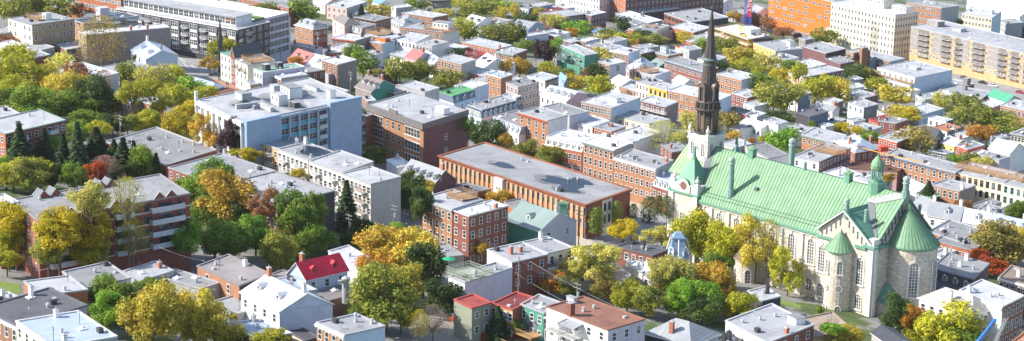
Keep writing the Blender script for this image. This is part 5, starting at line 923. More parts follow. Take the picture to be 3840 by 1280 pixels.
    turret(46.6, -1.9, 3.25, 15, 19.6, [COPPER, COPD, SEAM], [(-112, 11.2, 1.1, 3.2), (-50, 11.2, 1.1, 3.2), (-112, 6.0, .6, -1), (-50, 6., .6, -1), (-112, -.2, 1.2, 3.6), (-50, -.2, 1.2, 3.6)])
    turret(18.6, -2.2, 3.0, 6.2, 10.5, [m_plain('brown turret roof', (.15, .10, .07)), STONE, LEAD], [(-130, 2.2, 1.2, 3.4), (-45, 2.2, 1.2, 3.4)])
    # apse
    ax, ay, ar = 58.0, W, 5.9; q = MB(); q.cyl(ax, ay, ar, ar, -8, 16.6, 32); ap = q.build('apse_wall', STONE, c)
    q = MB(); n = 40; ap_ = (56.2, W, 25.6)
    for i in range(n):
        a, b2 = i*2*math.pi/n, (i+1)*2*math.pi/n; P = lambda t, r_, z: (ax+r_*math.cos(t), ay+r_*math.sin(t), z)
        q.poly([P(a, ar+.5, 16.9), P(b2, ar+.5, 16.9), ap_], 0); q.poly([P(a, ar+.5, 16.5), P(b2, ar+.5, 16.5), P(b2, ar+.5, 16.9), P(a, ar+.5, 16.9)], 1); q.poly([P(a, ar, 16.2), P(b2, ar, 16.2), P(b2, ar+.5, 16.5), P(a, ar+.5, 16.5)], 1)
        q.bar(P(a, ar+.5, 16.93), (ap_[0], ap_[1], ap_[2]+.04), .06, 2, r1=.02)
    q.cyl(56.2, W, .9, .5, 24.6, 25.9, 10, 0); q.build('apse_roof', [COPPER, COPD, SEAM], ap)
    for ang, z in ((-48, 9.2), (10, 9.2)): a = R_(ang); arch(ap, ax+math.cos(a)*(ar+.02), ay+math.sin(a)*(ar+.02), z, a+math.pi/2, 2.0, 8.4)
    # sacristy annex and porch
    q = MB(); pts = [(A1, 2.5), (A1+4.2, 2.5), (A1+6.0, 5.0), (A1+4.5, 7.5), (A1, 7.5)]; q.prism(pts, -8, 3.2); an = q.build('annex_wall', STONE, c)
    q = MB(); top = (A1+2.2, 5.0, 6.6); E = [(A1-.2, 1.9, 3.2), (A1+4.5, 1.9, 3.2), (A1+6.7, 5., 3.2), (A1+4.9, 8.1, 3.2), (A1-.2, 8.1, 3.2)]; tp = (A1-.1, 5, 7.2)
    q.poly([E[0], E[1], top, tp], 0); q.poly([E[1], E[2], top], 1); q.poly([E[2], E[3], top], 0); q.poly([E[3], E[4], tp, top], 0); q.build('annex_roof', [COPD, COPPER], an)
    arch(an, A1+1.3, 2.5, -1.6, 0, 1.1, 3.2, 0); arch(an, A1+3.1, 2.5, -1.6, 0, 1.1, 3.2, 0)
    q = MB(); q.prism([(A1+.3, -1.4), (A1+3.6, -1.4), (A1+3.6, 2.5), (A1+.3, 2.5)], -8, -4.6); q.poly([(A1+.3, -1.4, -4.6), (A1+3.6, -1.4, -4.6), (A1+1.95, -1.4, -3.4)]); po = q.build('porch', ASH, c)
    q = MB(); q.poly([(A1, -1.7, -4.7), (A1+1.95, -1.7, -3.2), (A1+1.95, 2.5, -3.2), (A1, 2.5, -4.7)]); q.poly([(A1+1.95, -1.7, -3.2), (A1+3.9, -1.7, -4.7), (A1+3.9, 2.5, -4.7), (A1+1.95, 2.5, -3.2)]); q.build('porch_roof', COPD, po)
    arch(po, A1+1.95, -1.4, -6., 0, 1.3, 2.6, 1)
    # front block with corner pinnacles, narthex and belfry
    for (y0_, y1_, nm) in ((-.7, 6.4, 0), (15.6, 22.7, 1)):
        q = MB(); q.prism([(-9.5, y0_), (0, y0_), (0, y1_), (-9.5, y1_)], -8, 17.4, 0); q.box(-9.9, .4, y0_-.4, y1_+.4, 17.4, 17.9, 1); q.box(-9.0, -.2, y0_+.1, y1_, 17.9, 20.0, 2)
        q.box(-9.9, -9.5, y0_-.05, y0_+1.2, -8, 17.4, 2); q.box(-1.3, .1, y0_-.35, y0_, -8, 17.4, 2); q.box(-9.4, -8, y0_-.35, y0_, -8, 17.4, 2); q.bar((.3, y0_-.3, -6), (.3, y0_-.3, 17), .16, 3); fb_ = q.build('front_block', [STONE, COPD, ASH, LEAD], c)
        yc = (y0_+y1_)/2; q = MB(); q.prism([(-7.9, yc-3.1), (-1.5, yc-3.1), (-1.5, yc+3.1), (-7.9, yc+3.1)], 19.9, 20.2, 0)
        B4 = [(-7.9, yc-3.1), (-1.5, yc-3.1), (-1.5, yc+3.1), (-7.9, yc+3.1)]; T4 = [(-5.2, yc-.5), (-4.2, yc-.5), (-4.2, yc+.5), (-5.2, yc+.5)]
        for i in range(4): p, p2, t, t2 = B4[i], B4[(i+1) % 4], T4[i], T4[(i+1) % 4]; q.poly([(p[0], p[1], 20.2), (p2[0], p2[1], 20.2), (t2[0], t2[1], 26.2), (t[0], t[1], 26.2)], 0)
        q.cyl(-4.7, yc, .8, .65, 26.2, 26.6, 8, 1); q.cyl(-4.7, yc, .5, .3, 26.6, 28.6, 8, 0); q.cyl(-4.7, yc, .42, .1, 28.6, 29.6, 8, 0); q.cyl(-4.7, yc, .06, .03, 29.6, 30.6, 5, 0); q.build('pinnacle', [COPD, COPPER], fb_)
        if nm == 0:
            arch(fb_, -4.9, -.7, 10.6, 0, 1.3, 4.0, 0)
            q = MB(); q.box(-6.8, -2.6, -.9, -.1, 17.9, 19.8); n = 12
            ring = [(-4.7-1.9*math.cos(i*math.pi/n), 19.4+1.9*math.sin(i*math.pi/n)) for i in range(n+1)]
            q.poly([(p[0], -.9, p[1]) for p in reversed(ring)], 0)
            for i in range(n): p, p2 = ring[i], ring[i+1]; q.poly([(p[0], -.9, p[1]), (p2[0], -.9, p2[1]), (p2[0], 1.6, p2[1]), (p[0], 1.6, p[1])], 1)
            q.poly([(-4.7+1.1*math.cos(i*math.pi/8), -.95, 19.6+1.1*math.sin(i*math.pi/8)) for i in range(16)][::1], 2); q.build('clock_gable', [ASH, COPD, m_plain('brown disc', (.20, .10, .07))], fb_)
            for x in (-8.6, -.7):
                q = MB(); q.box(x-.5, x+.5, -.6, .4, 20.0, 20.6); q.cyl(x, -.1, .2, .55, 20.6, 21.1, 8); q.cyl(x, -.1, .55, .6, 21.1, 21.5, 8); q.cyl(x, -.1, .6, .15, 21.5, 22.1, 8); q.cyl(x, -.1, .15, .3, 22.1, 22.5, 6); q.build('urn', ASH, fb_)
    q = MB(); q.prism([(-14, 4.5), (-3, 4.5), (-3, 17.5), (-14, 17.5)], -8, 20.6, 0); q.poly([(-14, 4.5, 20.6), (-14, 17.5, 20.6), (-14, 11, 26.3)], 0); q.build('narthex_wall', ASH, c)
    q = MB(); q.poly([(-14.5, 4.0, 20.7), (-3.2, 4.0, 20.7), (-3.2, 11, 26.8), (-14.5, 11, 26.8)], 0); q.poly([(-3.2, 18, 20.7), (-14.5, 18, 20.7), (-14.5, 11, 26.8), (-3.2, 11, 26.8)], 0); q.poly([(-14.5, 4, 20.4), (-3.2, 4, 20.4), (-3.2, 4, 20.7), (-14.5, 4, 20.7)], 1); nr = q.build('narthex_roof', [copper('yellowed copper', (.27, .47, .24, 1), (.50, .46, .20, 1)), COPD], c)
    q = MB(); seams(q, (-14.5, 4, 20.72), (-3.2, 4, 20.72), (-14.5, 11, 26.82), (-3.2, 11, 26.82), .9); q.build('narthex_seams', SEAM, nr)
    # belfry and steeple
    sx, sy, h = -8.0, W, 3.25
    q = MB(); q.box(sx-h, sx+h, sy-h, sy+h, 17, 29.6, 0); q.box(sx-h-.3, sx+h+.3, sy-h-.3, sy+h+.3, 29.6, 30.1, 0); q.box(sx-h-.15, sx+h+.15, sy-h-.15, sy+h+.15, 30.1, 31.0, 0)
    q.box(sx-h-.2, sx+h+.2, sy-h-.2, sy+h+.2, 24.6, 25.0, 0)
    for i in range(12): f = -h+.3+i*(2*h-.6)/11; q.box(sx+f-.12, sx+f+.12, sy-h-.2, sy-h, 24.0, 24.6, 0); q.box(sx+h, sx+h+.2, sy+f-.12, sy+f+.12, 24., 24.6, 0)
    bf = q.build('belfry_base', ASH, c)
    for (dx, dy, rz) in ((0, -h, 0), (h, 0, math.pi/2)):
        for f in (-1.8, 1.8): arch(bf, sx+dx+(f if dx == 0 else 0), sy+dy+(f if dy == 0 else 0), 27.3, rz, 1.0, 3.4, 0)
        put('round_window', round_win(.5), bf, (sx+dx, sy+dy, 27.6), rz)
    for dx in (-1, 1):
        for dy in (-1, 1):
            q = MB(); x, y = sx+dx*(h-.2), sy+dy*(h-.2); q.box(x-.45, x+.45, y-.45, y+.45, 31, 31.6); q.cyl(x, y, .2, .5, 31.6, 32.1, 8); q.cyl(x, y, .55, .5, 32.1, 32.7, 8); q.cyl(x, y, .5, .1, 32.7, 33.3, 8); q.cyl(x, y, .1, .28, 33.3, 33.7, 6); q.build('urn', ASH, bf)
    q = MB(); q.cyl(sx, sy, 3.3, 3.2, 31.0, 31.7, 8, 0); q.cyl(sx, sy, 2.1, 2.1, 31.7, 37.0, 8, 0)
    for i in range(8): a = (i+.5)*math.pi/4; x, y = sx+2.7*math.cos(a), sy+2.7*math.sin(a); q.cyl(x, y, .36, .36, 31.7, 32.2, 8, 1); q.cyl(x, y, .27, .23, 32.2, 36.4, 8, 1); q.cyl(x, y, .25, .42, 36.4, 36.9, 8, 1)
    q.cyl(sx, sy, 3.1, 3.4, 36.9, 37.5, 16, 0); q.cyl(sx, sy, 3.5, 3.5, 37.5, 37.8, 16, 1); st = q.build('steeple_colonnade', [IRON, IRON2], c)
    for i in range(8):
        a = i*math.pi/4; q = MB()
        for j in range(12): q.box(-.5, .5, -.12, 0, j*.3, j*.3+.1)
        q.poly([(-.55, -.02, -.1), (.55, -.02, -.1), (.55, -.02, 3.7), (-.55, -.02, 3.7)], 1)
        put('louvre', q.mesh('louvre', [m_plain('tan louvre', (.36, .27, .18)), IRON]), st, (sx+1.98*math.cos(a), sy+1.98*math.sin(a), 32.3), a+math.pi/2)
    q = MB(); q.cyl(sx, sy, 2.7, 2.6, 37.8, 39.4, 16, 0); q.cyl(sx, sy, 2.9, 2.8, 39.4, 39.8, 16, 1)
    for i in range(16): a = i*math.pi/8; x, y = sx+3.1*math.cos(a), sy+3.1*math.sin(a); q.cyl(x, y, .14, .1, 37.8, 39.3, 6, 1)
    for i in range(8):
        a = i*math.pi/4+math.pi/8; ca, sa = math.cos(a), math.sin(a); x, y = sx+2.65*ca, sy+2.65*sa; q.bar((x, y, 37.8), (x, y, 40.2), .28, 0); q.bar((x, y, 40.2), (x, y, 41.0), .24, 1, 4, .05)
    q.cyl(sx, sy, 2.3, 1.55, 39.8, 50.0, 16, 2); dr = q.build('steeple_drum', [IRON, IRON2, None], c)
    n = NT('fish scale sheet'); k = n.coord(False); br = n.n('ShaderNodeTexVoronoi', Scale=3.2); n.l(k, br.inputs['Vector']); dr.data.materials[2] = n.out(n.mix(n.ramp(br.outputs[0], .1, .55), (.15, .115, .10, 1), (.05, .038, .034, 1)), .5, br.outputs[0], .4)
    for i in range(4):
        a = i*math.pi/2; q = MB(); q.box(-.95, -.6, -.5, .5, 0, 3.6, 0); q.box(.6, .95, -.5, .5, 0, 3.6, 0); q.box(-.6, .6, -.2, .5, 0, 3.6, 1)
        A = [(-math.cos(j*math.pi/8), math.sin(j*math.pi/8)) for j in range(9)]
        q.poly([(p[0]*.95, -.5, 3.6+p[1]*1.1) for p in reversed(A)], 0)
        for j in range(8): p, p2 = A[j], A[j+1]; q.poly([(p[0]*1.05, -.6, 3.6+p[1]*1.2), (p2[0]*1.05, -.6, 3.6+p2[1]*1.2), (p2[0]*1.05, 1.2, 3.6+p2[1]*1.2), (p[0]*1.05, 1.2, 3.6+p[1]*1.2)], 0)
        put('steeple_aedicule', q.mesh('aedicule', [IRON2, IRON]), dr, (sx+2.2*math.cos(a), sy+2.2*math.sin(a), 39.8), a+math.pi/2)
    q = MB(); q.cyl(sx, sy, 1.75, 1.75, 48.9, 49.3, 16, 1); q.cyl(sx, sy, 1.7, 1.95, 49.9, 50.3, 16, 1); q.cyl(sx, sy, 1.95, 1.5, 50.3, 50.8, 16, 1); q.cyl(sx, sy, 1.5, .12, 50.8, 64.0, 8, 0)
    for i in range(8): a = i*math.pi/4; q.bar((sx+1.5*math.cos(a), sy+1.5*math.sin(a), 50.8), (sx, sy, 64), .07, 2, r1=.02)
    q.cyl(sx, sy, .3, .3, 63.6, 64.1, 8, 1); q.bar((sx, sy, 64), (sx, sy, 66.8), .06, 0); q.bar((sx-.6, sy, 65.9), (sx+.6, sy, 65.9), .06, 0); q.build('spire', [IRON, m_plain('dull green ring', (.10, .15, .14)), IRON2], c)
    # roof furniture
    def stack(x, y, z0_, z1_, r_, name='vent_pipe'):
        q = MB(); q.cyl(x, y, r_*1.35, r_*1.3, z0_-1.5, z0_+(z1_-z0_)*.18, 8, 0); q.cyl(x, y, r_, r_*.95, z0_, z1_-1.2*r_, 12, 0); q.cyl(x, y, r_*1.2, r_*1.2, z1_-2.4*r_, z1_-2.0*r_, 12, 1); q.cyl(x, y, r_*1.15, r_*1.1, z1_-1.2*r_, z1_-.4*r_, 12, 1); q.cyl(x, y, r_*.6, r_*.5, z1_-.4*r_, z1_, 8, 1); q.build(name, [m_plain('weathered green pipe', (.20, .33, .29)), m_plain('pale pipe cap', (.36, .44, .40))], c)
    stack(8.6, 2.0, 19.0, 29.3, .72); stack(18.2, 13.5, 25.5, 34.2, .8); stack(55.0, 11, 28, 32.4, .75); stack(47., -.9, 24.2, 27.4, .6); stack(51., 1.4, 23.5, 25.2, .35); stack(53., 20., 19., 23.5, .4); stack(24.5, 11, 28, 29.9, .4); stack(2.0, 11, 28, 29.8, .35)
    for a in (7.5, 38.): q = MB(); q.box(a-.8, a+.8, 10.2, 11.8, 26.5, 29.6, 0); q.box(a-1.0, a+1., 10., 12., 29.6, 29.9, 1); q.cyl(a, 11, 1.2, .1, 29.9, 30.6, 4, 1); q.build('roof_hatch', [COPD, COPPER], c)
    q = MB(); x, y = 46.4, 11; q.cyl(x, y, 2.0, 2.1, 25.5, 29.2, 8, 0); q.cyl(x, y, 1.5, 1.4, 29.2, 30.0, 8, 0); q.cyl(x, y, 1.7, 1.7, 32.6, 32.9, 8, 1)
    for i in range(8): a = (i+.5)*math.pi/4; q.cyl(x+1.35*math.cos(a), y+1.35*math.sin(a), .2, .18, 30, 32.7, 6, 0)
    for (r0, r1, za, zb_) in ((1.6, 1.65, 32.9, 33.4), (1.65, 1.3, 33.4, 34.4), (1.3, .7, 34.4, 35.2), (.7, .15, 35.2, 35.8), (.15, .1, 35.8, 36.6)): q.cyl(x, y, r0, r1, za, zb_, 12, 1)
    q.build('cupola', [COPD, COPPER], c)
    q = MB(); q.box(14.5, 15.4, 4.0, 4.9, 21.6, 22.3); q.build('skylight', LEAD, c)
church()
# ------------------------------------------------------------------ features of particular buildings
def face(nm, right):
    """ returns (parent, length, function(t, out, z) -> local point, rotation) for the left (street) or right face """
    b, d = INFO[nm]
    if right:
        a = math.atan2(d['ry'], d['rx']); mx, my = d['rx']/d['seg'], d['ry']/d['seg']
        return b, d['seg'], d['H'], lambda t, o, z: (mx*t*d['seg']+my*o, my*t*d['seg']-mx*o, z), a, d['zb']
    return b, d['La'], d['H'], lambda t, o, z: (-d['La']+t*d['La'], -o, z), 0., d['zb']
def panel(q, P, t0, t1, z0, z1, o=.12, m=0):
    a, b = P(t0, 0, 0), P(t1, 0, 0); c, e = P(t0, o, 0), P(t1, o, 0)
    q.prism([(c[0], c[1]), (e[0], e[1]), (b[0], b[1]), (a[0], a[1])], z0, z1, m, bottom=True)
# black condominium
b, Ln, H, P, rz, zb = face('condo', 0); fl = 3.05
WB = m_plain('white bay cladding', (.72, .73, .74)); BAL = balc_mesh(3.0, 1.2, 'w')
nb = 13
for i in range(nb):
    f0, f1 = i/nb, (i+1)/nb; q = MB()
    if i % 2 == 0: panel(q, P, f0+.012, f1-.012, H-3*fl-1.2, H-1.5, .7); q.build('bay', WB, b)
    for j in range(4):
        z = H-1.6-j*fl-.3
        for k in (.3, .7): p = P(f0+(f1-f0)*k, .72 if i % 2 == 0 and j < 3 else 0, z); add_window(b, p[0], p[1], z, rz, 1.9, 2.0, 'w' if i % 2 == 0 else 'g')
        if i % 2 and j < 3: p = P((f0+f1)/2, 0, z-1.15); put('balcony', BAL, b, p, rz)
b, Ln, H, P, rz, zb = face('condo', 1)
for j in range(4):
    for k in range(5): p = P((k+.5)/5, 0, 0); add_window(b, p[0], p[1], H-1.9-j*fl, rz, 2.2, 1.9, 'g')
    if j < 3: put('balcony', BAL, b, P(.3, 0, H-3.0-j*fl), rz)
d = INFO['condo'][1]; La, rx, ry = d['La'], d['rx'], d['ry']
q = MB(); u = (rx/d['seg'], ry/d['seg']); s3 = 3.0
pt = lambda t, g: (-La+t*La+rx*g, ry*g)
base = [pt(0, .22), pt(.93, .22), pt(.93, .72), pt(0, .72)]
q.prism(base, H-.3, H+3.3, 0, 0); o_ = [(x, y) for x, y in base]; q.prism([(base[0][0]-.3, base[0][1]-.8), (base[1][0]+.5, base[1][1]-.8), (base[2][0]+.5, base[2][1]+.3), (base[3][0]-.3, base[3][1]+.3)], H+3.3, H+3.65, 1, 1, bottom=True)
tf = q.build('top_floor', [WB, MT('g1')], b)
for i in range(22): x, y = base[0][0]+(base[1][0]-base[0][0])*(i+.5)/22, base[0][1]; add_window(tf, x, y, H+1.6, 0, 2.3, 2.2, 'w')
q = MB(); 
for z in (H+.5, H+1.0): q.bar((-La, -.05, z), (0, -.05, z), .05); q.bar((0, -.05, z), (rx, ry, z), .05)
for i in range(90): x = -La+La*i/89; q.bar((x, -.05, H), (x, -.05, H+1.0), .03)
q.build('railing', WHITE, b)
q = MB(); wx = base[1][0]; 
for i in range(5): q.bar((wx-4+i, base[1][1]-2.4, H+2.5), (wx-4+i, base[1][1]-.2, H+2.5), .1)
for x in (wx-4.2, wx+.2): q.bar((x, base[1][1]-2.3, H), (x, base[1][1]-2.3, H+2.5), .1)
q.bar((wx-4.2, base[1][1]-2.3, H+2.4), (wx+.2, base[1][1]-2.3, H+2.4), .1); q.build('pergola', m_plain('orange cedar', (.48, .22, .08)), b)
q = MB(); base = [pt(.0, 1.02), pt(.97, 1.02), pt(.97, 1.75), pt(.0, 1.75)]; q.prism(base, H-14, H+1.2, 0, 1); rw = q.build('rear_wing', [MT('lv'), MT('wh')], b)
for i in range(6):
    for j in range(5): g_ = 1.02+.73*(i+.5)/6; x, y = pt(.97, g_); add_window(rw, x, y, H-.8-j*3.05, math.atan2(ry, rx), 2.0, 1.9, 'g')
q = MB(); base = [pt(.86, .78), pt(.96, .78), pt(.96, 1.0), pt(.86, 1.0)]; q.prism(base, H+1.2, H+1.5, 0, 0); q.build('roof_lawn', m_plain('roof lawn green', (.16, .24, .06)), b)
# pale blue slab: teal window bay in the middle of the long shaded side
b, Ln, H, P, rz, zb = face('slab', 1); TEAL = m_plain('teal panel', (.10, .40, .52)); q = MB(); panel(q, P, .30, .71, zb+1, H-.5, .10)
bay = q.build('window_bay', TEAL, b)
q = MB()
for i in range(6): f = .30+.41*i/5; panel(q, P, f-.006, f+.006, zb+1, H-.4, .75)
panel(q, P, .29, .72, H-.9, H-.35, .9); q.build('bay_fin', m_plain('pale blue fin', (.42, .50, .60)), bay)
for j in range(6):
    for i in range(5): p = P(.30+.41*(i+.5)/5, .11, H-2.3-j*2.95); add_window(bay, p[0], p[1], p[2], rz, 3.0, 1.5, 'g')
for j in range(6): put('balcony', balc_mesh(3.2, 1.0, 'p'), bay, P(.67, .1, H-3.4-j*2.95), rz)
q = MB(); panel(q, P, .715, 1.0, zb, H+.6, 1.6); q.build('metal_wall', MT('st'), b); q = MB(); panel(q, P, .0, .285, zb, H+.3, 1.4); q.build('metal_wall', MT('st'), b)
b, Ln, H, P, rz, zb = face('slab', 0)
q = MB()
for i in range(9): f = i/8; panel(q, P, max(f-.01, 0), min(f+.01, 1), zb, H-.3, .7)
panel(q, P, 0, 1, H-1.3, H-.3, .8); panel(q, P, 0, .02, H-2, H+2.5, .8); q.build('arcade_pier', WB, b)
# long school: pale pilasters and paired windows
b, Ln, H, P, rz, zb = face('school', 0); PIL = m_render('pale pilaster', (.50, .33, .19)); PALE = m_render('pale stone panel', (.68, .64, .58)); n = 30
for i in range(n):
    f = (i+.5)/n
    if .42 < f < .47: continue
    q = MB(); panel(q, P, f-.0085, f+.0085, zb+3.5, H-1.0, .25); q.build('pilaster', PIL, b)
    for j in range(3): p = P(f+.5/n, 0, H-2.0-j*3.5); add_window(b, p[0], p[1], p[2], rz, 1.1, 1.7, 'd')
q = MB(); panel(q, P, .415, .475, zb+1, H-.4, 1.2); sp = q.build('stair_panel', PALE, b)
for j in range(4): p = P(.45, 1.21, H-3.2-j*1.9); add_window(sp, p[0], p[1], p[2], rz, 2.4, .6, 'w')
b, Ln, H, P, rz, zb = face('school', 1); q = MB(); panel(q, P, .36, .58, zb+1, H-.6, .15); sp = q.build('stair_panel', PALE, b)
for f in (.42, .52):
    for z in (H-2.6, H-6.0): p = P(f, .16, z); add_window(sp, p[0], p[1], p[2], rz, .8, 2.0, 'd')
for f in (.27, .68): p = P(f, 0, H-2.5); add_window(b, p[0], p[1], p[2], rz, .9, .9, 'w')
# big tan school: window bands, stone trim, sheet parapet
b, Ln, H, P, rz, zb = face('big', 0); q = MB(); panel(q, P, 0, 1, H-1.5, H+.25, .35); panel(q, P, .42, .56, H-1.5, H+1.3, .4); panel(q, P, 0, 1, H-1.75, H-1.5, .6)
q.build('parapet', m_plain('grey brown sheet', (.17, .16, .16)), b)
for j in range(4):
    z = H-3.6-j*4.15
    for f0, f1 in ((.06, .30), (.69, .94)):
        q = MB(); panel(q, P, f0-.01, f1+.01, z-1.5, z-1.2, .12); panel(q, P, f0-.01, f1+.01, z+1.2, z+1.45, .12); q.build('stone_band', PALE, b)
        for i in range(5): p = P(f0+(f1-f0)*(i+.5)/5, 0, z); add_window(b, p[0], p[1], z, 0, 1.15, 2.3, 'n')
    for f in (.38, .48, .585): p = P(f, 0, z); add_window(b, p[0], p[1], z, 0, 1.1, 2.1, 'n')
b, Ln, H, P, rz, zb = face('big', 1); q = MB(); panel(q, P, 0, 1, H-1.5, H+.25, .3); q.build('parapet', m_plain('grey brown sheet', (.17, .16, .16)), b)
d = INFO['big'][1]; q = MB(); q.box(-d['La']*.35, -d['La']*.35+4, d['ry']*.55, d['ry']*.55+2.4, H, H+1.9); q.build('air_handler', WHITE, b)
# sawtooth red apartments
b, Ln, H, P, rz, zb = face('redapt', 1); d = INFO['redapt'][1]; fl = 2.75
def saw(x, y, rz_, par):
    q = MB(); w2, hh, dd = 1.7, 1.5, 2.8
    q.poly([(-w2, 0, -.3), (w2, 0, -.3), (0, 0, hh)], 0); q.poly([(-w2, 0, -.3), (0, 0, hh), (0, dd, hh), (-w2, dd, -.3)], 1); q.poly([(w2, 0, -.3), (w2, dd, -.3), (0, dd, hh), (0, 0, hh)], 1); q.poly([(w2, dd, -.3), (-w2, dd, -.3), (0, dd, hh)], 0)
    for s_ in (-1, 1): q.bar((s_*(w2+.1), -.05, -.32), (0, -.05, hh+.03), .07, 2)
    put('sawtooth_dormer', q.mesh('sawtooth_dormer', [MT('rb'), m_metal('sawtooth sheet', (.12, .14, .17), .5, 1), GALV]), par, (x, y, H), rz_)
for f in (.13, .21, .50, .57, .79, .87): p = P(f, .1, 0); saw(p[0], p[1], rz, b)
for f in (.17, .25, .55, .62): saw(-d['La']+d['rx']*f+.0, d['ry']*f, rz+math.pi, b)
q = MB()
for j in range(1, 5): panel(q, P, 0, 1, H-j*fl-.15, H-j*fl+.12, .06)
q.build('floor_band', PALE, b)
for (f, w_) in ((.83, 8.2), (.17, 8.2), (.54, 5.)):
    for j in range(4): put('balcony', balc_mesh(w_ if f != .54 else 4.2, 1.5, 'p'), b, P(f, 0, H-2.6-j*fl), rz); q = MB(); panel(q, P, f-.045, f+.045, H-2.5-j*fl, H-.5-j*fl, .03); q.build('balcony_door', GLASS, b)
for f in (.06, .30, .37, .44, .64, .71, .94):
    for j in range(4): p = P(f, 0, H-1.5-j*fl); add_window(b, p[0], p[1], p[2], rz, 1.5, 1.3, 'd')
# long beige condominium at the right: grey panels and stacked balconies
b, Ln, H, P, rz, zb = face('beige', 0); TPm = m_brick('grey brown brick', (.30, .275, .26))
for f0, f1 in ((0, .14), (.17, .30), (.37, .44), (.575, .70), (.86, 1.)): q = MB(); panel(q, P, f0, f1, H-4*2.85-.3, H-.3, .14); q.build('brick_panel', TPm, b)
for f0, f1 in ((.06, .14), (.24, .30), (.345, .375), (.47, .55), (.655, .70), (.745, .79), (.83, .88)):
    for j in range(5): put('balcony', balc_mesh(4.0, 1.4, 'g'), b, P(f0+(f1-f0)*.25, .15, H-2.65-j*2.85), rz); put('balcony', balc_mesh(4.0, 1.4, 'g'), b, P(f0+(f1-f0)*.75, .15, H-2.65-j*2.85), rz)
    q = MB(); panel(q, P, f0, f1, H-4*2.85-.4, H-.4, .16); q.build('recess_shade_panel', m_plain('shaded recess brick', (.20, .17, .15)), b)  # flat panel, shade of the balcony recess put into its dark colour
for f0, f1 in ((.50, .56), (.73, .79)): q = MB(); panel(q, P, f0, f1, zb+1, zb+5.2, .2); q.build('driveway_shade_panel', BLACK, b)  # flat black panel, shade of the driveway mouth put into its colour
# ------------------------------------------------------------------ stand-alone structures
def turret(nm, label, p, H, w, mat1, mat2, cat='turret', pole=True):
    X = hH(pix(p), 0); t = thing(nm, label, cat, (X.x, X.y, G(X.x, X.y)), R_(-44))
    return t
# blue mansard turret beside the church
X = hH(pix('b2:830,520'), 0); t = thing('turret', 'ornate blue and white mansard turret between the bushes and the church', 'turret', (X.x, X.y, X.z), R_(-46))
q = MB(); q.box(-2.6, 2.6, -2.6, 2.6, -1, 5.0); q.build('base', MT('w'), t)
q = MB()
for (r0, z0, r1, z1) in ((3.0, 5.0, 2.9, 5.4), (2.9, 5.4, 2.1, 7.6), (2.1, 7.6, 1.75, 9.4), (2.0, 9.4, 2.0, 9.7), (1.8, 9.7, .9, 10.8)): q.cyl(0, 0, r0*1.2, r1*1.2, z0, z1, 4, 0)
q.build('mansard', m_plain('turret blue sheet', (.20, .30, .46)), t)
q = MB()
for (x, y) in ((0, -2.55), (2.55, 0)):
    q = MB()
    for i in range(8):
        a0, a1 = i*math.pi/8, (i+1)*math.pi/8
        if y: q.bar((math.cos(a0)*.8, y, 6.6+math.sin(a0)*.8), (math.cos(a1)*.8, y, 6.6+math.sin(a1)*.8), .14)
        else: q.bar((x, math.cos(a0)*.8, 6.6+math.sin(a0)*.8), (x, math.cos(a1)*.8, 6.6+math.sin(a1)*.8), .14)
    q.build('dormer_trim', WHITE, t); q = MB(); q.box(x-.9 if y else x-.2, x+.9 if y else x+.2, y-.2 if y else -.9, y+.2 if y else .9, 5.4, 6.6); q.build('dormer_front', WHITE, t); q = MB()
for sx in (-1, 1):
    for sy in (-1, 1): q.bar((sx*2.2, sy*2.2, 5.4), (sx*1.4, sy*1.4, 9.4), .13)
q.build('trim', WHITE, t)
# teal roof turret
X = hH(pix('13:385,785'), 9.5); t = thing('turret', 'green copper turret topped by iron cresting on the teal roofed house', 'turret', (X.x, X.y, X.z-.5), R_(-46))
q = MB(); q.cyl(0, 0, 2.3, 1.7, -2, 1.2, 4, 0); q.cyl(0, 0, 2.2, 2.2, 1.2, 1.5, 4, 0); q.cyl(0, 0, 1.6, 1.35, 1.5, 4.2, 4, 0); q.cyl(0, 0, 1.8, 1.8, 4.2, 4.5, 4, 1); q.build('body', [COPD, COPPER], t)
q = MB()
for i in range(9): q.bar((-1.2+.3*i, -1.2, 4.5), (-1.2+.3*i, -1.2, 5.1), .03); q.bar((1.2, -1.2+.3*i, 4.5), (1.2, -1.2+.3*i, 5.1), .03)
q.build('cresting', DARKM, t)
# white turret of the silver-blue house, and the slim spire of the turreted row
X = hH(pix('00:1140,500'), 0); t = thing('turret', 'slim white tapering turret with a tiny open lantern on the silver house', 'turret', (X.x, X.y, X.z), R_(-40))
q = MB(); q.cyl(0, 0, 4.2, 3.4, 0, 4, 4); q.cyl(0, 0, 3.2, 1.5, 4, 9.0, 4); q.cyl(0, 0, 1.7, 1.7, 9, 9.4, 4); q.cyl(0, 0, .9, .9, 9.4, 11, 8); q.cyl(0, 0, 1.2, .1, 11, 12, 8); q.bar((0, 0, 12), (0, 0, 15.5), .06); q.build('body', MT('w'), t)
q = MB(); q.poly([(-.5, -2.35, 4.6), (.5, -2.35, 4.6), (.5, -2.0, 6.3), (-.5, -2.0, 6.3)]); q.build('window', GLASS, t)
X = hH(pix('01:378,560'), 0); t = thing('corner_spire', 'slender black spire rising at the corner of the turreted row', 'spire', (X.x, X.y, X.z), 0)
q = MB(); q.cyl(0, 0, .9, .9, 0, 13, 10, 0); q.cyl(0, 0, 1.25, 1.25, 8.5, 9.0, 10, 0); q.cyl(0, 0, 1.3, 1.1, 13, 13.8, 10, 0); q.cyl(0, 0, 1.1, .6, 13.8, 16, 10, 0); q.cyl(0, 0, .6, .04, 16, 22, 8, 0); q.build('shaft', m_plain('black spire sheet', (.035, .035, .045), .4), t)
X = hH(pix('01:545,365'), 9); t = thing('roof_lantern', 'dark flared roof lantern behind the turreted row', 'lantern', (X.x, X.y, X.z-1), 0)
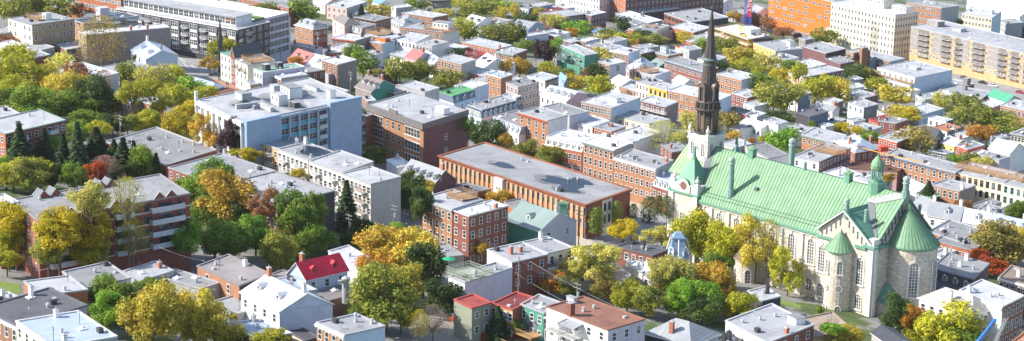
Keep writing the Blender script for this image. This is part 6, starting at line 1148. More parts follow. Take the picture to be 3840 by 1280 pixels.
q = MB(); q.cyl(0, 0, 1.4, .7, 0, 2.6, 8); q.cyl(0, 0, .7, 1.7, 2.6, 3.6, 8); q.cyl(0, 0, 1.7, .6, 3.6, 4.6, 8); q.build('body', DARKM, t)
# round stone tower at the top edge
X = hH(pix('02:738,100'), 0); t = thing('stone_tower', 'round grey stone fortification tower with a shallow cone roof at the top edge', 'tower', (X.x, X.y, X.z), 0)
q = MB(); q.cyl(0, 0, 6.9, 6.1, -1, 6.6, 40); q.cyl(0, 0, 6.3, 6.3, 6.6, 7.2, 40); q.build('wall', m_stone('grey fort stone', (.36, .35, .33)), t)
q = MB(); q.cyl(0, 0, 7.3, 2.2, 7.8, 10, 16); q.cyl(0, 0, 7.3, 7.3, 7.5, 7.8, 16); q.cyl(0, 0, 2.2, 1.5, 10, 10.8, 12); q.build('roof', m_plain('shingle cone', (.13, .12, .13)), t)
# building site with slabs, yellow props and crane
A0, F0, R0 = hH(pix('04:240,240'), 8), None, None
Fw, gz, yaw, La, rx, ry = frame(pix('04:240,215'), pix('04:490,300'), pix('04:640,262'), 9)
t = thing('building_site', 'unfinished concrete building with yellow props and guard rails', 'building', (Fw.x, Fw.y, gz), yaw)
for j in range(4):
    q = MB(); q.prism([(-La, 0), (0, 0), (rx, ry), (rx-La, ry)], j*3-.2+.2*0, j*3+.1, 0, bottom=True); q.build('slab', m_plain('fresh concrete', (.60, .58, .55)), t)
q = MB(); n = 26
for j in range(3):
    for i in range(n+1):
        x = -La+La*i/n; q.bar((x, .5, j*3), (x, .5, j*3+2.8), .12, 0); q.bar((rx*i/n, ry*i/n, j*3), (rx*i/n, ry*i/n, j*3+2.8), .10, 0)
q.build('props', m_plain('yellow prop', (.72, .42, .03)), t)
q = MB(); q.box(-La+1, -1, 5, ry-1, -1, 8.8); q.build('core', MT('dk'), t)
for i in range(14):
    rr_ = random.Random(i); x, y = -La*rr_.uniform(.05, .95), ry*rr_.uniform(.1, .9); q = MB(); q.box(x-1.2, x+1.2, y-.5, y+.5, 9.1, 9.1+rr_.uniform(.4, 1.3)); q.build('material_stack', [m_plain('yellow prop', (.72, .42, .03)), GALV, m_plain('timber rail', (.55, .38, .15)), DARKM][i % 4], t)
q = MB(); q.box(-La*.55, -La*.3, ry*.45, ry*.8, 9, 12); q.build('white_core', MT('w'), t)
q = MB()
for z in (9.6, 10.1): q.bar((-La, .1, z), (0, .1, z), .06); q.bar((0, .1, z), (rx, ry, z), .06); q.bar((-La, .1, z), (rx-La, ry, z), .06); q.bar((rx-La, ry, z), (rx, ry, z), .06)
for i in range(40): q.bar((-La+La*i/39, .1, 9), (-La+La*i/39, .1, 10.1), .05)
q.build('guard_rail', m_plain('timber rail', (.55, .38, .15)), t)
X = hH(pix('04:487,215'), 8); t = thing('tower_crane', 'blue lattice tower crane mast with red lettered sign at the building site', 'crane', (X.x, X.y, X.z-8), R_(-20))
q = MB(); h = 1.5; top = 60
for x in (-h, h):
    for y in (-h, h): q.bar((x, y, 0), (x, y, top), .2)
z = 0
while z < top:
    for (a, b2) in (((-h, -h), (h, -h)), ((h, -h), (h, h)), ((h, h), (-h, h)), ((-h, h), (-h, -h))): q.bar((a[0], a[1], z), (b2[0], b2[1], z+2.6), .1); q.bar((a[0], a[1], z), (b2[0], b2[1], z), .1)
    z += 2.6
q.build('mast', m_plain('crane blue', (.04, .12, .55), .4), t)
q = MB(); q.box(.1, 2.3, -1.9, -1.75, 14.5, 48); sg = q.build('sign_board', m_plain('sign red', (.52, .04, .09)), t)
cu = bpy.data.curves.new('lettering', 'FONT'); cu.body = 'SYNERGY'; cu.size = 3.0; cu.align_x = 'CENTER'; cu.extrude = .03; cu.space_character = 1.25; cu.materials.append(WHITE)
tmp = bpy.data.objects.new('lettering_curve', cu); col.objects.link(tmp); lm_ = bpy.data.meshes.new_from_object(tmp); bpy.data.objects.remove(tmp); lt = put('lettering', lm_, sg, (.15, -1.98, 25.0)); lt.rotation_euler = (math.pi/2, math.pi/2, 0)

# wooden decks and stairs at the back of the green house and the white block
def deck(b, x0, x1, y0, z, m, legs=True, name='back_deck'):
    q = MB(); q.box(x0, x1, y0, 0, z-.2, z); n = int((x1-x0)/.3)
    for i in range(n+1): x = x0+(x1-x0)*i/n; q.bar((x, y0, z), (x, y0, z+1.0), .03)
    for x in (x0, x1):
        for i in range(6): y = y0*(i+1)/6; q.bar((x, y, z), (x, y, z+1.), .03)
        q.bar((x, y0, z+1.0), (x, 0, z+1.0), .06)
        q.bar((x, y0+.1, -3), (x, y0+.1, z), .1)
    q.bar((x0, y0, z+1.), (x1, y0, z+1.), .06); q.build(name, m, b)
TIM = m_plain('honey timber', (.42, .25, .12))
b, d = INFO['green']; deck(b, -d['La']*.95, -.5, -3.2, 3.4, TIM); deck(b, -d['La']*1.25, -d['La']*.2, -6.5, 1.6, TIM); q = MB(); q.box(-d['La']*.8, -d['La']*.25, -.05, -.02, 3.5, 6.0); q.build('recess', GLASS, b)
b, d = INFO['choc']; GT = m_plain('grey painted timber', (.50, .50, .49))
for f0 in (.76, .50):
    x0 = -d['La']*f0-2.2; x1 = x0+4.0
    for z in (6.2, 3.0): deck(b, x0, x1, -2.4, z, GT, True, 'gallery')
    q = MB(); q.poly([(x0-.2, -2.7, 8.6), (x1+.2, -2.7, 8.6), (x1+.2, 0, 9.1), (x0-.2, 0, 9.1)]); q.poly([(x0-.2, -2.7, 8.45), (x0-.2, 0, 8.95), (x1+.2, 0, 8.95), (x1+.2, -2.7, 8.45)]); q.poly([(x0-.2, -2.7, 8.45), (x1+.2, -2.7, 8.45), (x1+.2, -2.7, 8.6), (x0-.2, -2.7, 8.6)]); q.build('porch_roof', MT('g0'), b)
q = MB(); x0 = -d['La']*.63
for i in range(12): q.box(x0-.5+i*.0, x0+.5, -2.4-.28*i, -2.1-.28*i, 6.0-i*.25, 6.1-i*.25)
q.bar((x0-.5, -2.2, 7.0), (x0-.5, -5.6, 4.0), .05); q.bar((x0+.5, -2.2, 7.0), (x0+.5, -5.6, 4.0), .05); q.build('stair', GT, b)
# ------------------------------------------------------------------ trees
def crown_mesh(seed, kind, n):
    rnd = random.Random(seed); V = []; F_ = []; T = []
    def leaf(p, nrm, s, tint):
        u = nrm.orthogonal().normalized(); u.rotate(Matrix.Rotation(rnd.uniform(0, 6.28), 3, nrm)); v = nrm.cross(u); i = len(V)
        a, b = s*rnd.uniform(.7, 1.25), s*rnd.uniform(.5, .9)
        V.extend([p-u*a, p+v*b*.8-u*a*.1, p+u*a, p-v*b*.8+u*a*.1]); F_.append((i, i+1, i+2, i+3)); T.append(tint)
    if kind in ('round', 'loose', 'tall'):
        blobs = []; nb = {'round': 38, 'loose': 34, 'tall': 34}[kind]
        for i in range(nb):
            z = rnd.uniform(-.75, .95); a = rnd.uniform(0, 6.283); rr = math.sqrt(max(0, 1-z*z*.95)); f = rnd.uniform(.48, .88) if kind != 'loose' else rnd.uniform(.4, .98)
            p = Vector((math.cos(a)*rr*f, math.sin(a)*rr*f, z*f)); 
            if z < -.3: p.x *= .8; p.y *= .8
            blobs.append((p, rnd.uniform(.14, .35) if kind != 'loose' else rnd.uniform(.11, .26), rnd.random()))
        if kind != 'loose': blobs.append((Vector((0, 0, 0)), .40, .5))
        tot = sum(b[1]**2 for b in blobs); s = {'round': .050, 'loose': .046, 'tall': .05}[kind] if n > 3000 else .08
        for p, r, tb in blobs:
            for k in range(int(n*r*r/tot)):
                d = Vector((rnd.gauss(0, 1), rnd.gauss(0, 1), rnd.gauss(0, 1))).normalized(); q = p+d*r*rnd.uniform(.62, 1.12)*(1+.15*math.sin(9*d.x+tb*7))
                if rnd.random() < .12: q += d*rnd.uniform(0, .16)
                nn = (d+Vector((rnd.gauss(0, .55), rnd.gauss(0, .55), rnd.gauss(0, .55)+.2))).normalized()
                leaf(q, nn, s*rnd.uniform(.7, 1.35), min(1, max(0, tb*.6+rnd.random()*.4)))
    elif kind == 'spruce':
        for k in range(n):
            h = rnd.random()**1.25; lay = (h*13) % 1; r = (1-h)*(.55+.45*(1-lay)); a = rnd.uniform(0, 6.283); a += .0
            br = .8+.2*math.sin(a*7+int(h*13)*2.1); q = Vector((math.cos(a)*r*br*rnd.uniform(.55, 1.0)*.52, math.sin(a)*r*br*rnd.uniform(.55, 1.)*.52, h*2-1-.10*r))
            leaf(q, (Vector((math.cos(a)*.6, math.sin(a)*.6, 1))+Vector((rnd.gauss(0, .3), rnd.gauss(0, .3), 0))).normalized(), .055, rnd.random())
    elif kind == 'column':
        for k in range(n):
            h = rnd.uniform(-1, 1); w_ = math.sqrt(max(0, 1-abs((h+.2)/1.25)**2.4)) if h > -.2 else .95-(-.2-h)*.25; a = rnd.uniform(0, 6.283); lump = 1+.16*math.sin(a*3+h*9)+.1*math.sin(a*5-h*14)
            q = Vector((math.cos(a)*w_*lump*rnd.uniform(.75, 1.05)*.5, math.sin(a)*w_*lump*rnd.uniform(.75, 1.05)*.5, h)); leaf(q, Vector((math.cos(a), math.sin(a), .4+rnd.gauss(0, .3))).normalized(), .04, rnd.random())
    elif kind == 'sparse':
        for k in range(int(n*.7)):
            z = rnd.uniform(-.6, .98); a = rnd.uniform(0, 6.283); rr = math.sqrt(max(0, 1-z*z)); f = rnd.uniform(.3, 1.); q = Vector((math.cos(a)*rr*f, math.sin(a)*rr*f, z)); leaf(q, Vector((rnd.gauss(0, 1), rnd.gauss(0, 1), rnd.gauss(0, 1))).normalized(), .028, rnd.random())
    me = bpy.data.meshes.new('crown'); me.from_pydata([tuple(v) for v in V], [], F_); at = me.attributes.new('tint', 'FLOAT', 'FACE'); at.data.foreach_set('value', T); me.materials.append(None); me.update(); return me
def trunk_mesh(seed, kind):
    """ unit crown radius; crown centre at z=0, ground at z=-1-something is reached by the lower stem """
    rnd = random.Random(seed); b = MB()
    if kind in ('spruce', 'column'): b.bar((0, 0, -1.5), (0, 0, .6), .03, 0, 6, .01)
    else:
        b.bar((0, 0, -2.2), (0, 0, -.75), .055, 0, 7, .045); top = Vector((rnd.uniform(-.05, .05), rnd.uniform(-.05, .05), -.75)); nl = 14 if kind == 'sparse' else 8
        for i in range(nl):
            a = i*2*math.pi/nl+rnd.uniform(-.3, .3); z = rnd.uniform(-.1, .75); rr = math.sqrt(1-z*z)*rnd.uniform(.5, .85); m_ = top+Vector((math.cos(a)*.22, math.sin(a)*.22, .4)); e = Vector((math.cos(a)*rr, math.sin(a)*rr, z))
            b.bar(top, m_, .034, 0, 5, .024); b.bar(m_, e, .024, 0, 5, .007)
            for k in range(6 if kind in ('sparse', 'loose') else 2):
                f = rnd.uniform(.3, .9); s_ = m_.lerp(e, f); e2 = s_+Vector((rnd.gauss(0, .16), rnd.gauss(0, .16), rnd.uniform(.05, .3))); b.bar(s_, e2, .010, 0, 3, .003)
    me = b.mesh('trunk', [m_plain('bark', (.12, .095, .075), .9) if kind != 'sparse' else m_plain('pale bark', (.22, .17, .13), .9)]); return me
PROTO = {}
for k_, cnt, nn in (('round', 6, 8500), ('loose', 3, 6000), ('tall', 1, 600), ('spruce', 2, 4200), ('column', 2, 2600), ('sparse', 2, 4200)):
    PROTO[k_] = [(crown_mesh(100+i+len(k_), k_, nn), trunk_mesh(7+i, k_)) for i in range(cnt)]
for k_, cnt, nn in (('round', 4, 1700), ('loose', 2, 1600)):
    PROTO[k_+'_far'] = [(crown_mesh(200+i+len(k_), k_, nn), trunk_mesh(17+i, k_)) for i in range(cnt)]
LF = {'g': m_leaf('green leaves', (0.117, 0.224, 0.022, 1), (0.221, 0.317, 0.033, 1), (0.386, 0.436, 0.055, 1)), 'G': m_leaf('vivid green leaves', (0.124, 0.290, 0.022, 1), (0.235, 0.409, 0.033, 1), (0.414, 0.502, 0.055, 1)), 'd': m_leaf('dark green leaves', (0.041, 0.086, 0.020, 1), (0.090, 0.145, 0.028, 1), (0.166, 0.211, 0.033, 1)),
      'a': m_leaf('yellow green leaves', (0.304, 0.343, 0.024, 1), (0.511, 0.488, 0.033, 1), (0.690, 0.620, 0.055, 1)), 'y': m_leaf('yellow leaves', (.50, .39, .015, 1), (.62, .52, .025, 1), (.42, .40, .04, 1)), 'o': m_leaf('golden orange leaves', (0.524, 0.317, 0.044, 1), (0.662, 0.449, 0.055, 1), (0.331, 0.343, 0.044, 1)),
      'O': m_leaf('orange leaves', (.60, .22, .02, 1), (.50, .30, .04, 1), (.40, .30, .05, 1)), 'r': m_leaf('scarlet leaves', (.62, .08, .02, 1), (.58, .18, .03, 1), (.38, .09, .03, 1)), 'p': m_leaf('purple leaves', (.045, .018, .025, 1), (.08, .03, .04, 1), (.12, .06, .06, 1)),
      'b': m_leaf('olive brown leaves', (0.304, 0.251, 0.055, 1), (0.442, 0.343, 0.077, 1), (0.207, 0.224, 0.044, 1)), 'm': m_leaf('mustard leaves', (0.552, 0.449, 0.055, 1), (0.690, 0.568, 0.077, 1), (0.386, 0.396, 0.055, 1)), 'l': m_leaf('pale yellow green leaves', (0.552, 0.515, 0.110, 1), (0.690, 0.620, 0.165, 1), (0.414, 0.449, 0.088, 1)),
      'k': m_leaf('russet leaves', (0.373, 0.158, 0.066, 1), (0.497, 0.251, 0.110, 1), (0.304, 0.185, 0.066, 1)), 'u': m_leaf('olive green leaves', (0.179, 0.224, 0.033, 1), (0.317, 0.330, 0.050, 1), (0.469, 0.422, 0.066, 1)), 's': m_leaf('spruce needles', (.035, .075, .035, 1), (.065, .115, .045, 1), (.11, .17, .06, 1)), 't': m_leaf('pinkish twigs', (.45, .26, .22, 1), (.38, .22, .18, 1), (.5, .3, .26, 1)), 'n': m_leaf('dry twigs', (.28, .22, .15, 1), (.32, .26, .17, 1), (.2, .17, .1, 1))}
TCOL = {'g': 'green', 'G': 'vivid green', 'd': 'dark green', 'a': 'yellow-green', 'y': 'bright yellow', 'o': 'golden-orange', 'O': 'orange', 'r': 'scarlet', 'p': 'purple-leaved', 'b': 'olive-brown', 'm': 'mustard yellow', 'l': 'pale yellow-green', 'k': 'russet', 'u': 'olive green', 's': 'dark needled', 't': 'pinkish twiggy', 'n': 'bare twiggy'}
TREES = '''
00 90,60 110,100 u|leaning over the top left corner
00 230,40 90,90 u|behind the tan brick block at its left
00 400,60 150,75 u|behind the tan brick block at its right, near the top edge
00 590,70 50,45 k|between the tan block and the white penthouse box
00 45,305 75,30 k|low beside the house cut by the left edge
00 760,320 165,160 o sparse|big and half bare in front of the taupe walled building
00 660,430 90,75 n sparse|standing left of the big half bare golden one
00 120,410 130,75 a|below the white roofs at far left
00 20,590 110,190 a|at the left edge, above the red block with teal edge
00 180,580 170,120 a|tallest of the clump left of the orange-gold maples
00 60,760 110,90 g|low at the left edge above the grey roofed red block
00 270,790 150,110 g|dark lower mass in the left clump
00 140,700 120,100 a|in the middle of the left clump
00 460,480 95,70 l|pale, right of the clump and left of the russet one
00 570,520 85,60 k loose|just before the white roofs with the blue end wall
00 400,690 100,100 m|left of the orange-gold maple crown
00 540,660 150,110 m|broad and sunlit at the heart of the left park
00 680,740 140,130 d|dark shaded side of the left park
00 560,800 140,90 g|under the broad sunlit crown of the left park
00 790,640 70,90 k sparse|thin, left of the tan bay-windowed house
00 860,790 70,90 b loose|screening the tan bay-windowed house
00 950,550 70,90 u|in front of the broad low pale roof
00 1090,580 80,100 l|left of three behind the small orange house
00 1200,600 100,110 l|in the cluster before the low hipped pavilion roof
00 1010,440 20,28 g|small climbing beside the silver blue house
00 1200,780 80,70 a loose|tall by the small bright orange house
01 30,570 70,80 a|right of the pale cluster, by the street junction
01 150,660 110,80 G|round, below the low hipped pavilion
01 40,720 100,90 a|in front of the pavilion on its left
01 250,720 110,70 a|spreading below the pavilion, behind the slab block
01 110,605 55,25 O|small patch before the pavilion roof
01 110,835 90,60 y|topmost part of the bright tree left of the slab block
01 365,360 80,75 a|beside the black spire at the street corner
01 440,335 65,45 a|right of the black spire, under the condominium
01 290,480 70,55 o loose|on the traffic island by the junction
01 720,60 90,40 u|behind the lavender wing, over the brick row
01 990,90 120,80 g|round, above the dark roofed house with white dormers
01 945,465 55,40 O|by the faded red metal gable
02 150,80 28,40 s spruce|little, on the white roofs at the top
02 285,80 95,45 m|above the tan house with dark cornice
02 570,30 90,40 g|left of the round stone tower
02 780,95 80,30 l|at the foot of the round stone tower
02 1010,50 140,70 u|right of the round stone tower
02 1220,90 70,40 m|near the brown roof at the top, right of the tower
02 215,12 22,14 a|small at the top edge
02 930,220 90,75 a|right of the rooftop penthouse
02 970,260 60,45 G|lower right of the rooftop penthouse
02 1190,250 140,75 u|large beside the orange-red brick row
02 100,400 80,60 g|upper crown near the wide white roof
02 165,480 100,90 g|large, left of the teal gabled house
02 270,540 35,25 b|small behind the taupe shingled house
02 440,520 100,85 u|left twin behind the big tan school
02 590,530 95,85 u|right twin behind the big tan school
02 800,590 110,65 u|before the bright green flat roof
02 885,390 50,30 s|dark bushy one beside the flat red roof
02 1250,500 45,50 o|by the white porch house with glazed front
03 30,250 70,90 d|dark at the left, beside the pale blue low house
03 100,350 75,50 g|between the plum tree and the left dark one
03 245,390 80,90 p|large purple beech left of the green galleried house
03 325,350 60,60 G|right of the purple beech
03 60,500 70,70 o|left of the lilac brick house
03 270,510 75,40 a|around the green courtyard fence
03 390,550 80,40 u|below the green fence
03 20,80 35,50 m|at the left near the pale blue house
03 190,90 50,35 m|before the long plum row
03 100,140 75,40 d|dark hedge-like below the mustard pair
03 310,155 90,50 l|round pale before the long plum row
03 490,210 100,55 G|spreading, in front of the plum brick row
03 460,250 45,35 O|small under the spreading vivid one
03 650,215 30,18 O|tiny beside the dark rounded one
03 840,190 65,60 d|round by the navy balcony building
03 720,240 70,22 u|low between pitched roofs in the upper middle
03 870,290 90,40 a|left part of the long line behind the brown brick houses
03 1050,300 110,50 u|right part of the long line behind the brown brick houses
03 690,280 70,25 l|small row behind the orange-tan house
03 1280,280 40,40 m|by the plain orange block
03 690,440 110,75 l loose|tall and airy over the two yellow ones
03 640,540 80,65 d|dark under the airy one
03 480,630 80,60 y|left of two yellow ones
03 660,645 105,70 a|right of two yellow ones
03 545,560 40,40 k sparse|thin beside the green fence
03 1020,445 50,30 d|small behind the silver hipped mansard
03 945,597 20,12 l|tiny on the wooden roof deck
04 385,115 50,30 o|round beside the pale blue house
04 540,150 60,55 k|left of three on the slope by the orange office block
04 640,180 60,45 k|middle of three on the slope by the orange office block
04 760,240 70,40 k|right of three on the slope by the orange office block
04 865,270 30,22 p|small purple by the orange office block
04 1060,270 90,65 u|round below the hospital
04 20,285 50,45 m|left of the steeple tip near the orange wall
04 150,350 70,60 g|just left of the spire
04 320,345 95,60 u|just right of the spire
04 440,430 120,75 m|mustard, right of the spire
04 300,490 50,40 d|dark, low right of the spire
04 460,500 80,50 a|in front of the mustard one
04 650,490 110,70 l|broad, below the vivid yellow house
04 800,500 60,50 g|right of the broad pale one
04 570,540 50,50 a|little, before the brick row end wall
04 740,580 80,65 y|yellowest in the central right clump
04 880,540 55,75 a|narrow by the pink fronted house
04 690,720 150,130 u|huge olive crown right of the rosy brick house
04 860,690 70,60 l|pale right shoulder of the huge olive crown
04 1000,670 140,90 a|wide, below the long plum row
04 1180,700 90,90 m|right of the wide one below the long plum row
04 1260,550 60,60 d|dark by the stair tower
05 50,560 70,90 d|dark left of the white cube building
05 190,640 90,55 a|before the white cube building, upper
05 330,720 140,65 m|before the white cube building, lower
05 370,840 110,40 y|round and bright by the white pitched-looking roof
05 650,760 55,60 l|narrow left of the broad crown by the green gable
05 820,800 130,90 u|broad crown left of the green gable
05 980,850 70,50 u|right of the broad crown by the green gable
05 800,175 25,30 d|dark between the cream block and the brown block
14 60,70 90,75 l|left of the steeple colonnade
14 320,70 90,90 b|right of the steeple colonnade
14 390,170 55,35 o|low orange behind the belfry
14 740,210 125,95 G|round, just behind the church ridge
14 620,200 50,40 a|left shoulder of the round one behind the ridge
14 740,20 110,40 d|dark behind the black roofed house
14 1200,105 70,42 y|bright, in front of the brown-grey sided house
14 975,85 30,40 g|small by the black roofed house
14 520,200 28,18 O|small low among lilac roofs
15 30,120 55,30 y|bright, left edge of the far row of roofs
15 135,170 75,40 g|beside the grey roof with red galleries
15 370,15 130,30 y|by the deep red cube house
15 455,215 160,95 b|great crown before the dark slate gabled house
15 920,130 65,60 O|vivid, beside the turquoise fronted house
15 1010,150 60,65 O|second vivid one, right of the turquoise house
15 900,10 160,70 u|wide at right, above the rust roof
15 1160,90 130,50 u|wide at far right among pale roofs
15 790,335 65,35 G|left of the planted roof deck
15 880,335 60,40 u|behind the planted roof deck
15 980,355 70,35 l|right and behind the planted roof deck
15 265,480 45,30 o|small beside the church cupola
15 570,555 40,42 s spruce|small conifer behind the apse
15 830,690 60,35 k loose|small twiggy beside the blue skylight tent
15 1250,740 80,80 g|at the right edge beside low brick house
25 1110,130 190,130 b|huge at the right edge behind the shaded mansard
25 1240,60 90,60 m|pale top at the right edge
25 360,670 130,130 d|dark, left of two before the rusty silver roof
25 460,690 70,110 O|orange part between two big crowns at bottom right
25 700,730 210,140 a|large golden crown at bottom right
24 1200,830 130,70 m|at the bottom edge beside the church porch
23 620,250 175,140 l loose|tall and airy, left of the blue turret
24 60,60 140,160 a|beside the church corner, behind the turret
23 1130,60 120,70 l loose|before the church front block
23 840,25 100,60 y|rounded yellow at the school corner
24 320,130 130,150 a|in front of the second church window
24 560,130 140,170 m loose|covering the brown turret of the church
24 640,150 120,190 l sparse|tall stems before the church wall
24 800,330 110,160 a loose|slender against the church wall
24 180,420 160,110 o|broad, under the church turret at left
24 80,520 150,120 G|deep green, before the church lawn
24 420,590 130,90 a|round, between the deep green one and the white roofs
24 1035,625 30,22 g|small shrub at the foot of the church
23 300,420 95,75 O|glowing, right of the glazed back room
23 420,440 80,65 u|right of the glowing one
23 700,450 100,90 b|brown, in the shaded gardens
23 870,520 110,90 a|in the gardens left of centre
23 1040,560 110,90 u|in the gardens at centre
23 870,370 100,70 n sparse|grey and leafless before the white roofs
23 1180,430 110,100 l|pale, before the white metal roof
23 1260,560 90,120 G|deep green at the right of the gardens
13 90,290 100,75 u|left, between the long school and the brick row
13 300,320 110,75 u|right, before the white mansard row
13 1140,180 140,100 l sparse|thin airy branches before the grey brick house
13 640,800 55,95 g column|first slender one at the long school end wall
13 790,735 40,75 g column|second slender one at the long school end wall
13 915,740 35,60 d column|third slender one, in the school yard
13 1035,720 65,90 d column|leftmost of the trio before the church front
13 1105,690 40,70 d column|middle of the trio before the church front
13 1170,700 45,80 d column|rightmost of the trio before the church front
12 1090,160 130,80 d|dark mass behind the long school
12 1225,200 55,50 o|small gold end of the dark mass
12 960,85 45,60 G loose|tall thin one near the white facade
12 230,320 90,55 g|beside the stepped white apartments
12 520,620 110,130 d|shaded, before the plum gable
12 650,550 60,45 m|small golden, by the plum gable
12 1180,640 100,60 o|between the corner brick block and the school
12 40,700 85,170 s spruce|tall dark one by the white apartments
22 330,200 200,150 o|great golden-orange crown at the bottom centre
22 540,220 180,150 m|right half of the great golden crown
22 620,330 150,160 d|dark side under the great golden crown
22 340,530 215,200 u|lower yellow-green part of the great crown
22 200,640 120,90 g|low left green skirt of the great crown
22 770,530 130,120 d|dark maple beside the lilac corrugated house
22 590,740 70,110 y sparse|thin yellow one at the gravel yard
22 690,720 110,110 n sparse|leafless one over the gravel yard
22 1180,720 75,110 s spruce|young bluish one by the grey-green house
22 230,40 100,55 G|round left one below the white apartments
22 380,20 80,45 G|round right one below the white apartments
22 1050,160 60,40 o|low before the corner brick block
22 60,90 60,60 d|dark left of the bright white roof
11 90,90 120,95 y|bright yellow, left of the slab block
11 290,130 110,110 o loose|orange-brown, before the arcaded slab front
11 450,170 85,110 p|dark purple, before the slab block
11 610,310 70,45 y|low yellow before the yellow brick apartments
11 490,285 45,25 a|tiny yellow-green left of the apartments
11 960,450 50,35 m|small by the white balconies
11 340,470 120,100 G|top green one behind the pinkish-gold oak
11 240,560 140,110 g|left green shoulder behind the pinkish-gold oak
11 450,640 200,170 o|large pinkish-gold crown before the grey roofs
11 690,690 110,110 k loose|reddish edge beside the large pinkish-gold crown
11 930,750 130,130 g|green, at the purple-black end wall
11 1100,740 80,120 g|second green one at the purple-black end wall
21 120,90 100,110 G|bright green, right of the sawtooth building
21 330,110 180,120 g|wide green, below the pinkish-gold crown
21 470,100 130,100 g|green, between the sawtooth block and the red metal roof
21 830,190 120,130 u|olive before the red metal roof
21 1060,60 130,110 g|shaded, right of the olive one
21 900,20 80,70 u|small high one over the street
21 170,650 180,180 m|left part of the huge golden crown at the bottom
21 330,760 170,120 m|right part of the huge golden crown at the bottom
20 1140,680 200,200 m|main dome of the huge golden crown at the bottom
20 860,500 160,110 g|dark green one left of the huge golden crown
20 830,650 130,130 G|lower green one left of the huge golden crown
20 1140,430 80,45 g|small green shoulder behind the huge golden crown
21 760,830 130,50 a|low bushy one at the bottom edge
20 440,60 150,110 y|yellow one before the sawtooth block
20 700,40 130,120 y|right yellow one before the sawtooth block
20 690,180 140,90 a|lower skirt of the yellow ones
20 360,190 110,80 u|shaded lower one before the sawtooth block
20 60,100 90,110 a|yellow-green at the left edge before the red block
20 50,240 95,60 a|lower limb mass at the left edge
20 1000,90 110,130 a sparse|thin one before the sawtooth balconies
10 110,790 130,110 y|top of the yellow-green one at the left edge
10 660,660 140,110 l|pale yellow top rising over the sawtooth roof
10 960,640 120,130 a sparse|half bare one rising over the sawtooth roof
10 440,830 130,90 y|golden top at the sawtooth roof corner
10 150,240 90,145 s spruce|first spruce by the red block with teal edge
10 335,270 75,140 s spruce|second spruce by the red block with teal edge
10 480,320 70,150 s spruce|third spruce in the row
10 590,290 85,200 s spruce|tallest spruce of the row
10 730,240 100,120 s spruce|dark spruce right of the tallest
10 560,170 90,70 g|green behind the tallest spruce
10 740,110 80,50 a|bright tips behind the spruces
10 410,240 50,80 G|green between the first spruces
10 95,450 125,95 a|rounded at the left edge below the spruces
10 230,470 120,100 u|right of the rounded one below the spruces
10 700,450 90,70 r|the only scarlet one, behind the sawtooth roof
10 790,390 95,60 t sparse|hazy pinkish, beside the scarlet one
10 860,260 50,60 s spruce|small spruce above the hazy pinkish one
10 930,330 90,130 s spruce|spruce left of two near the vented roof
10 1010,330 60,110 s spruce|slim spruce near the vented roof
10 1100,370 90,120 g|green beside the vented roof
10 1180,400 50,90 s spruce|last dark spruce near the vented roof
00 100,500 90,80 a|between the tallest park tree and the left edge
00 340,650 90,90 o|orange patch left of the park's sunlit crown
00 330,780 90,80 g|at the foot of the park's sunlit crown
00 420,800 110,80 g|second dark one at the foot of the park's sunlit crown
00 700,830 110,70 d|lowest shaded one of the left park
00 620,600 80,60 k|reddish, behind the park's sunlit crown
00 330,560 80,70 m|pale, behind the park's sunlit crown
00 1000,700 90,80 a|behind the tan bay-windowed house
00 1120,660 100,80 a|behind the small bright orange house
10 640,60 130,60 g|in shade under the left park by the teal edged block
10 850,80 100,60 d|in the street beside the vented roof's far corner
10 960,70 70,50 u|between the dark street tree and the far corner pole
10 1100,60 90,70 a|left of the bright yellow one near the slab
10 20,390 60,60 G|low at the left edge beside the first spruce
10 300,440 110,90 a|low, before the second spruce
10 400,470 60,80 d|dark and low before the third spruce
10 560,480 80,90 g|just behind the sawtooth roof, left of the scarlet one
10 980,420 90,60 d|low behind the sawtooth roof, right of the scarlet one
11 150,560 110,90 g|tucked between the sawtooth block and the left green shoulder
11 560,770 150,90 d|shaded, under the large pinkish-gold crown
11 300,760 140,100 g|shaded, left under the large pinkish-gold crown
21 640,60 130,110 G|bright green in the shade row behind the orange brick house
21 960,150 110,90 g|low, behind the red metal roof's left end
22 150,30 90,70 d|dark, under the white apartments' corner
22 470,80 80,50 m|small golden right of the two round ones
12 740,470 10,10 g|tiny sprout by the plum gable
12 500,520 70,80 d|in the dark lane beside the galvanised wall
12 600,690 80,110 d|low in the dark lane before the corner brick block
22 480,430 150,130 m|inner part of the great crown between gold and green
22 250,330 130,110 O|orange left shoulder of the great crown
22 450,640 120,110 a|foot of the great crown at the bottom
24 250,330 120,100 g|at the wall between the second window tree and the brown turret
24 -60,330 120,100 l|left of the tree at the church corner
24 170,620 120,90 d|shaded bushes below the deep green one
24 300,480 110,90 o|browned, between the broad one and the round one
23 470,330 60,60 l|small pale by the back gallery
23 1120,330 90,70 l|pinkish pale before the turret
25 560,800 110,90 a|lower left skirt of the large golden crown at bottom right
25 830,820 120,80 g|lower right skirt of the large golden crown at bottom right
25 1230,150 110,100 b|right half of the huge crown at the right edge
24 1130,760 80,40 G|low bright shrubbery at the church porch
14 -30,180 70,50 l|low, left below the steeple colonnade
04 1100,620 100,60 a|behind the wide one below the long plum row
04 600,620 90,70 g|between the huge olive crown and the yellowest one
05 120,560 60,50 u|leftmost before the white cube building
15 1050,60 110,50 g|between the turquoise fronted house and the far right wide crown
15 1120,30 110,40 u|near the far right roofs, topmost
03 980,250 60,30 d|small dark in the upper middle line
02 1180,40 110,50 g|upper right of the stone tower grove
02 900,20 90,40 a|behind the stone tower grove
'''
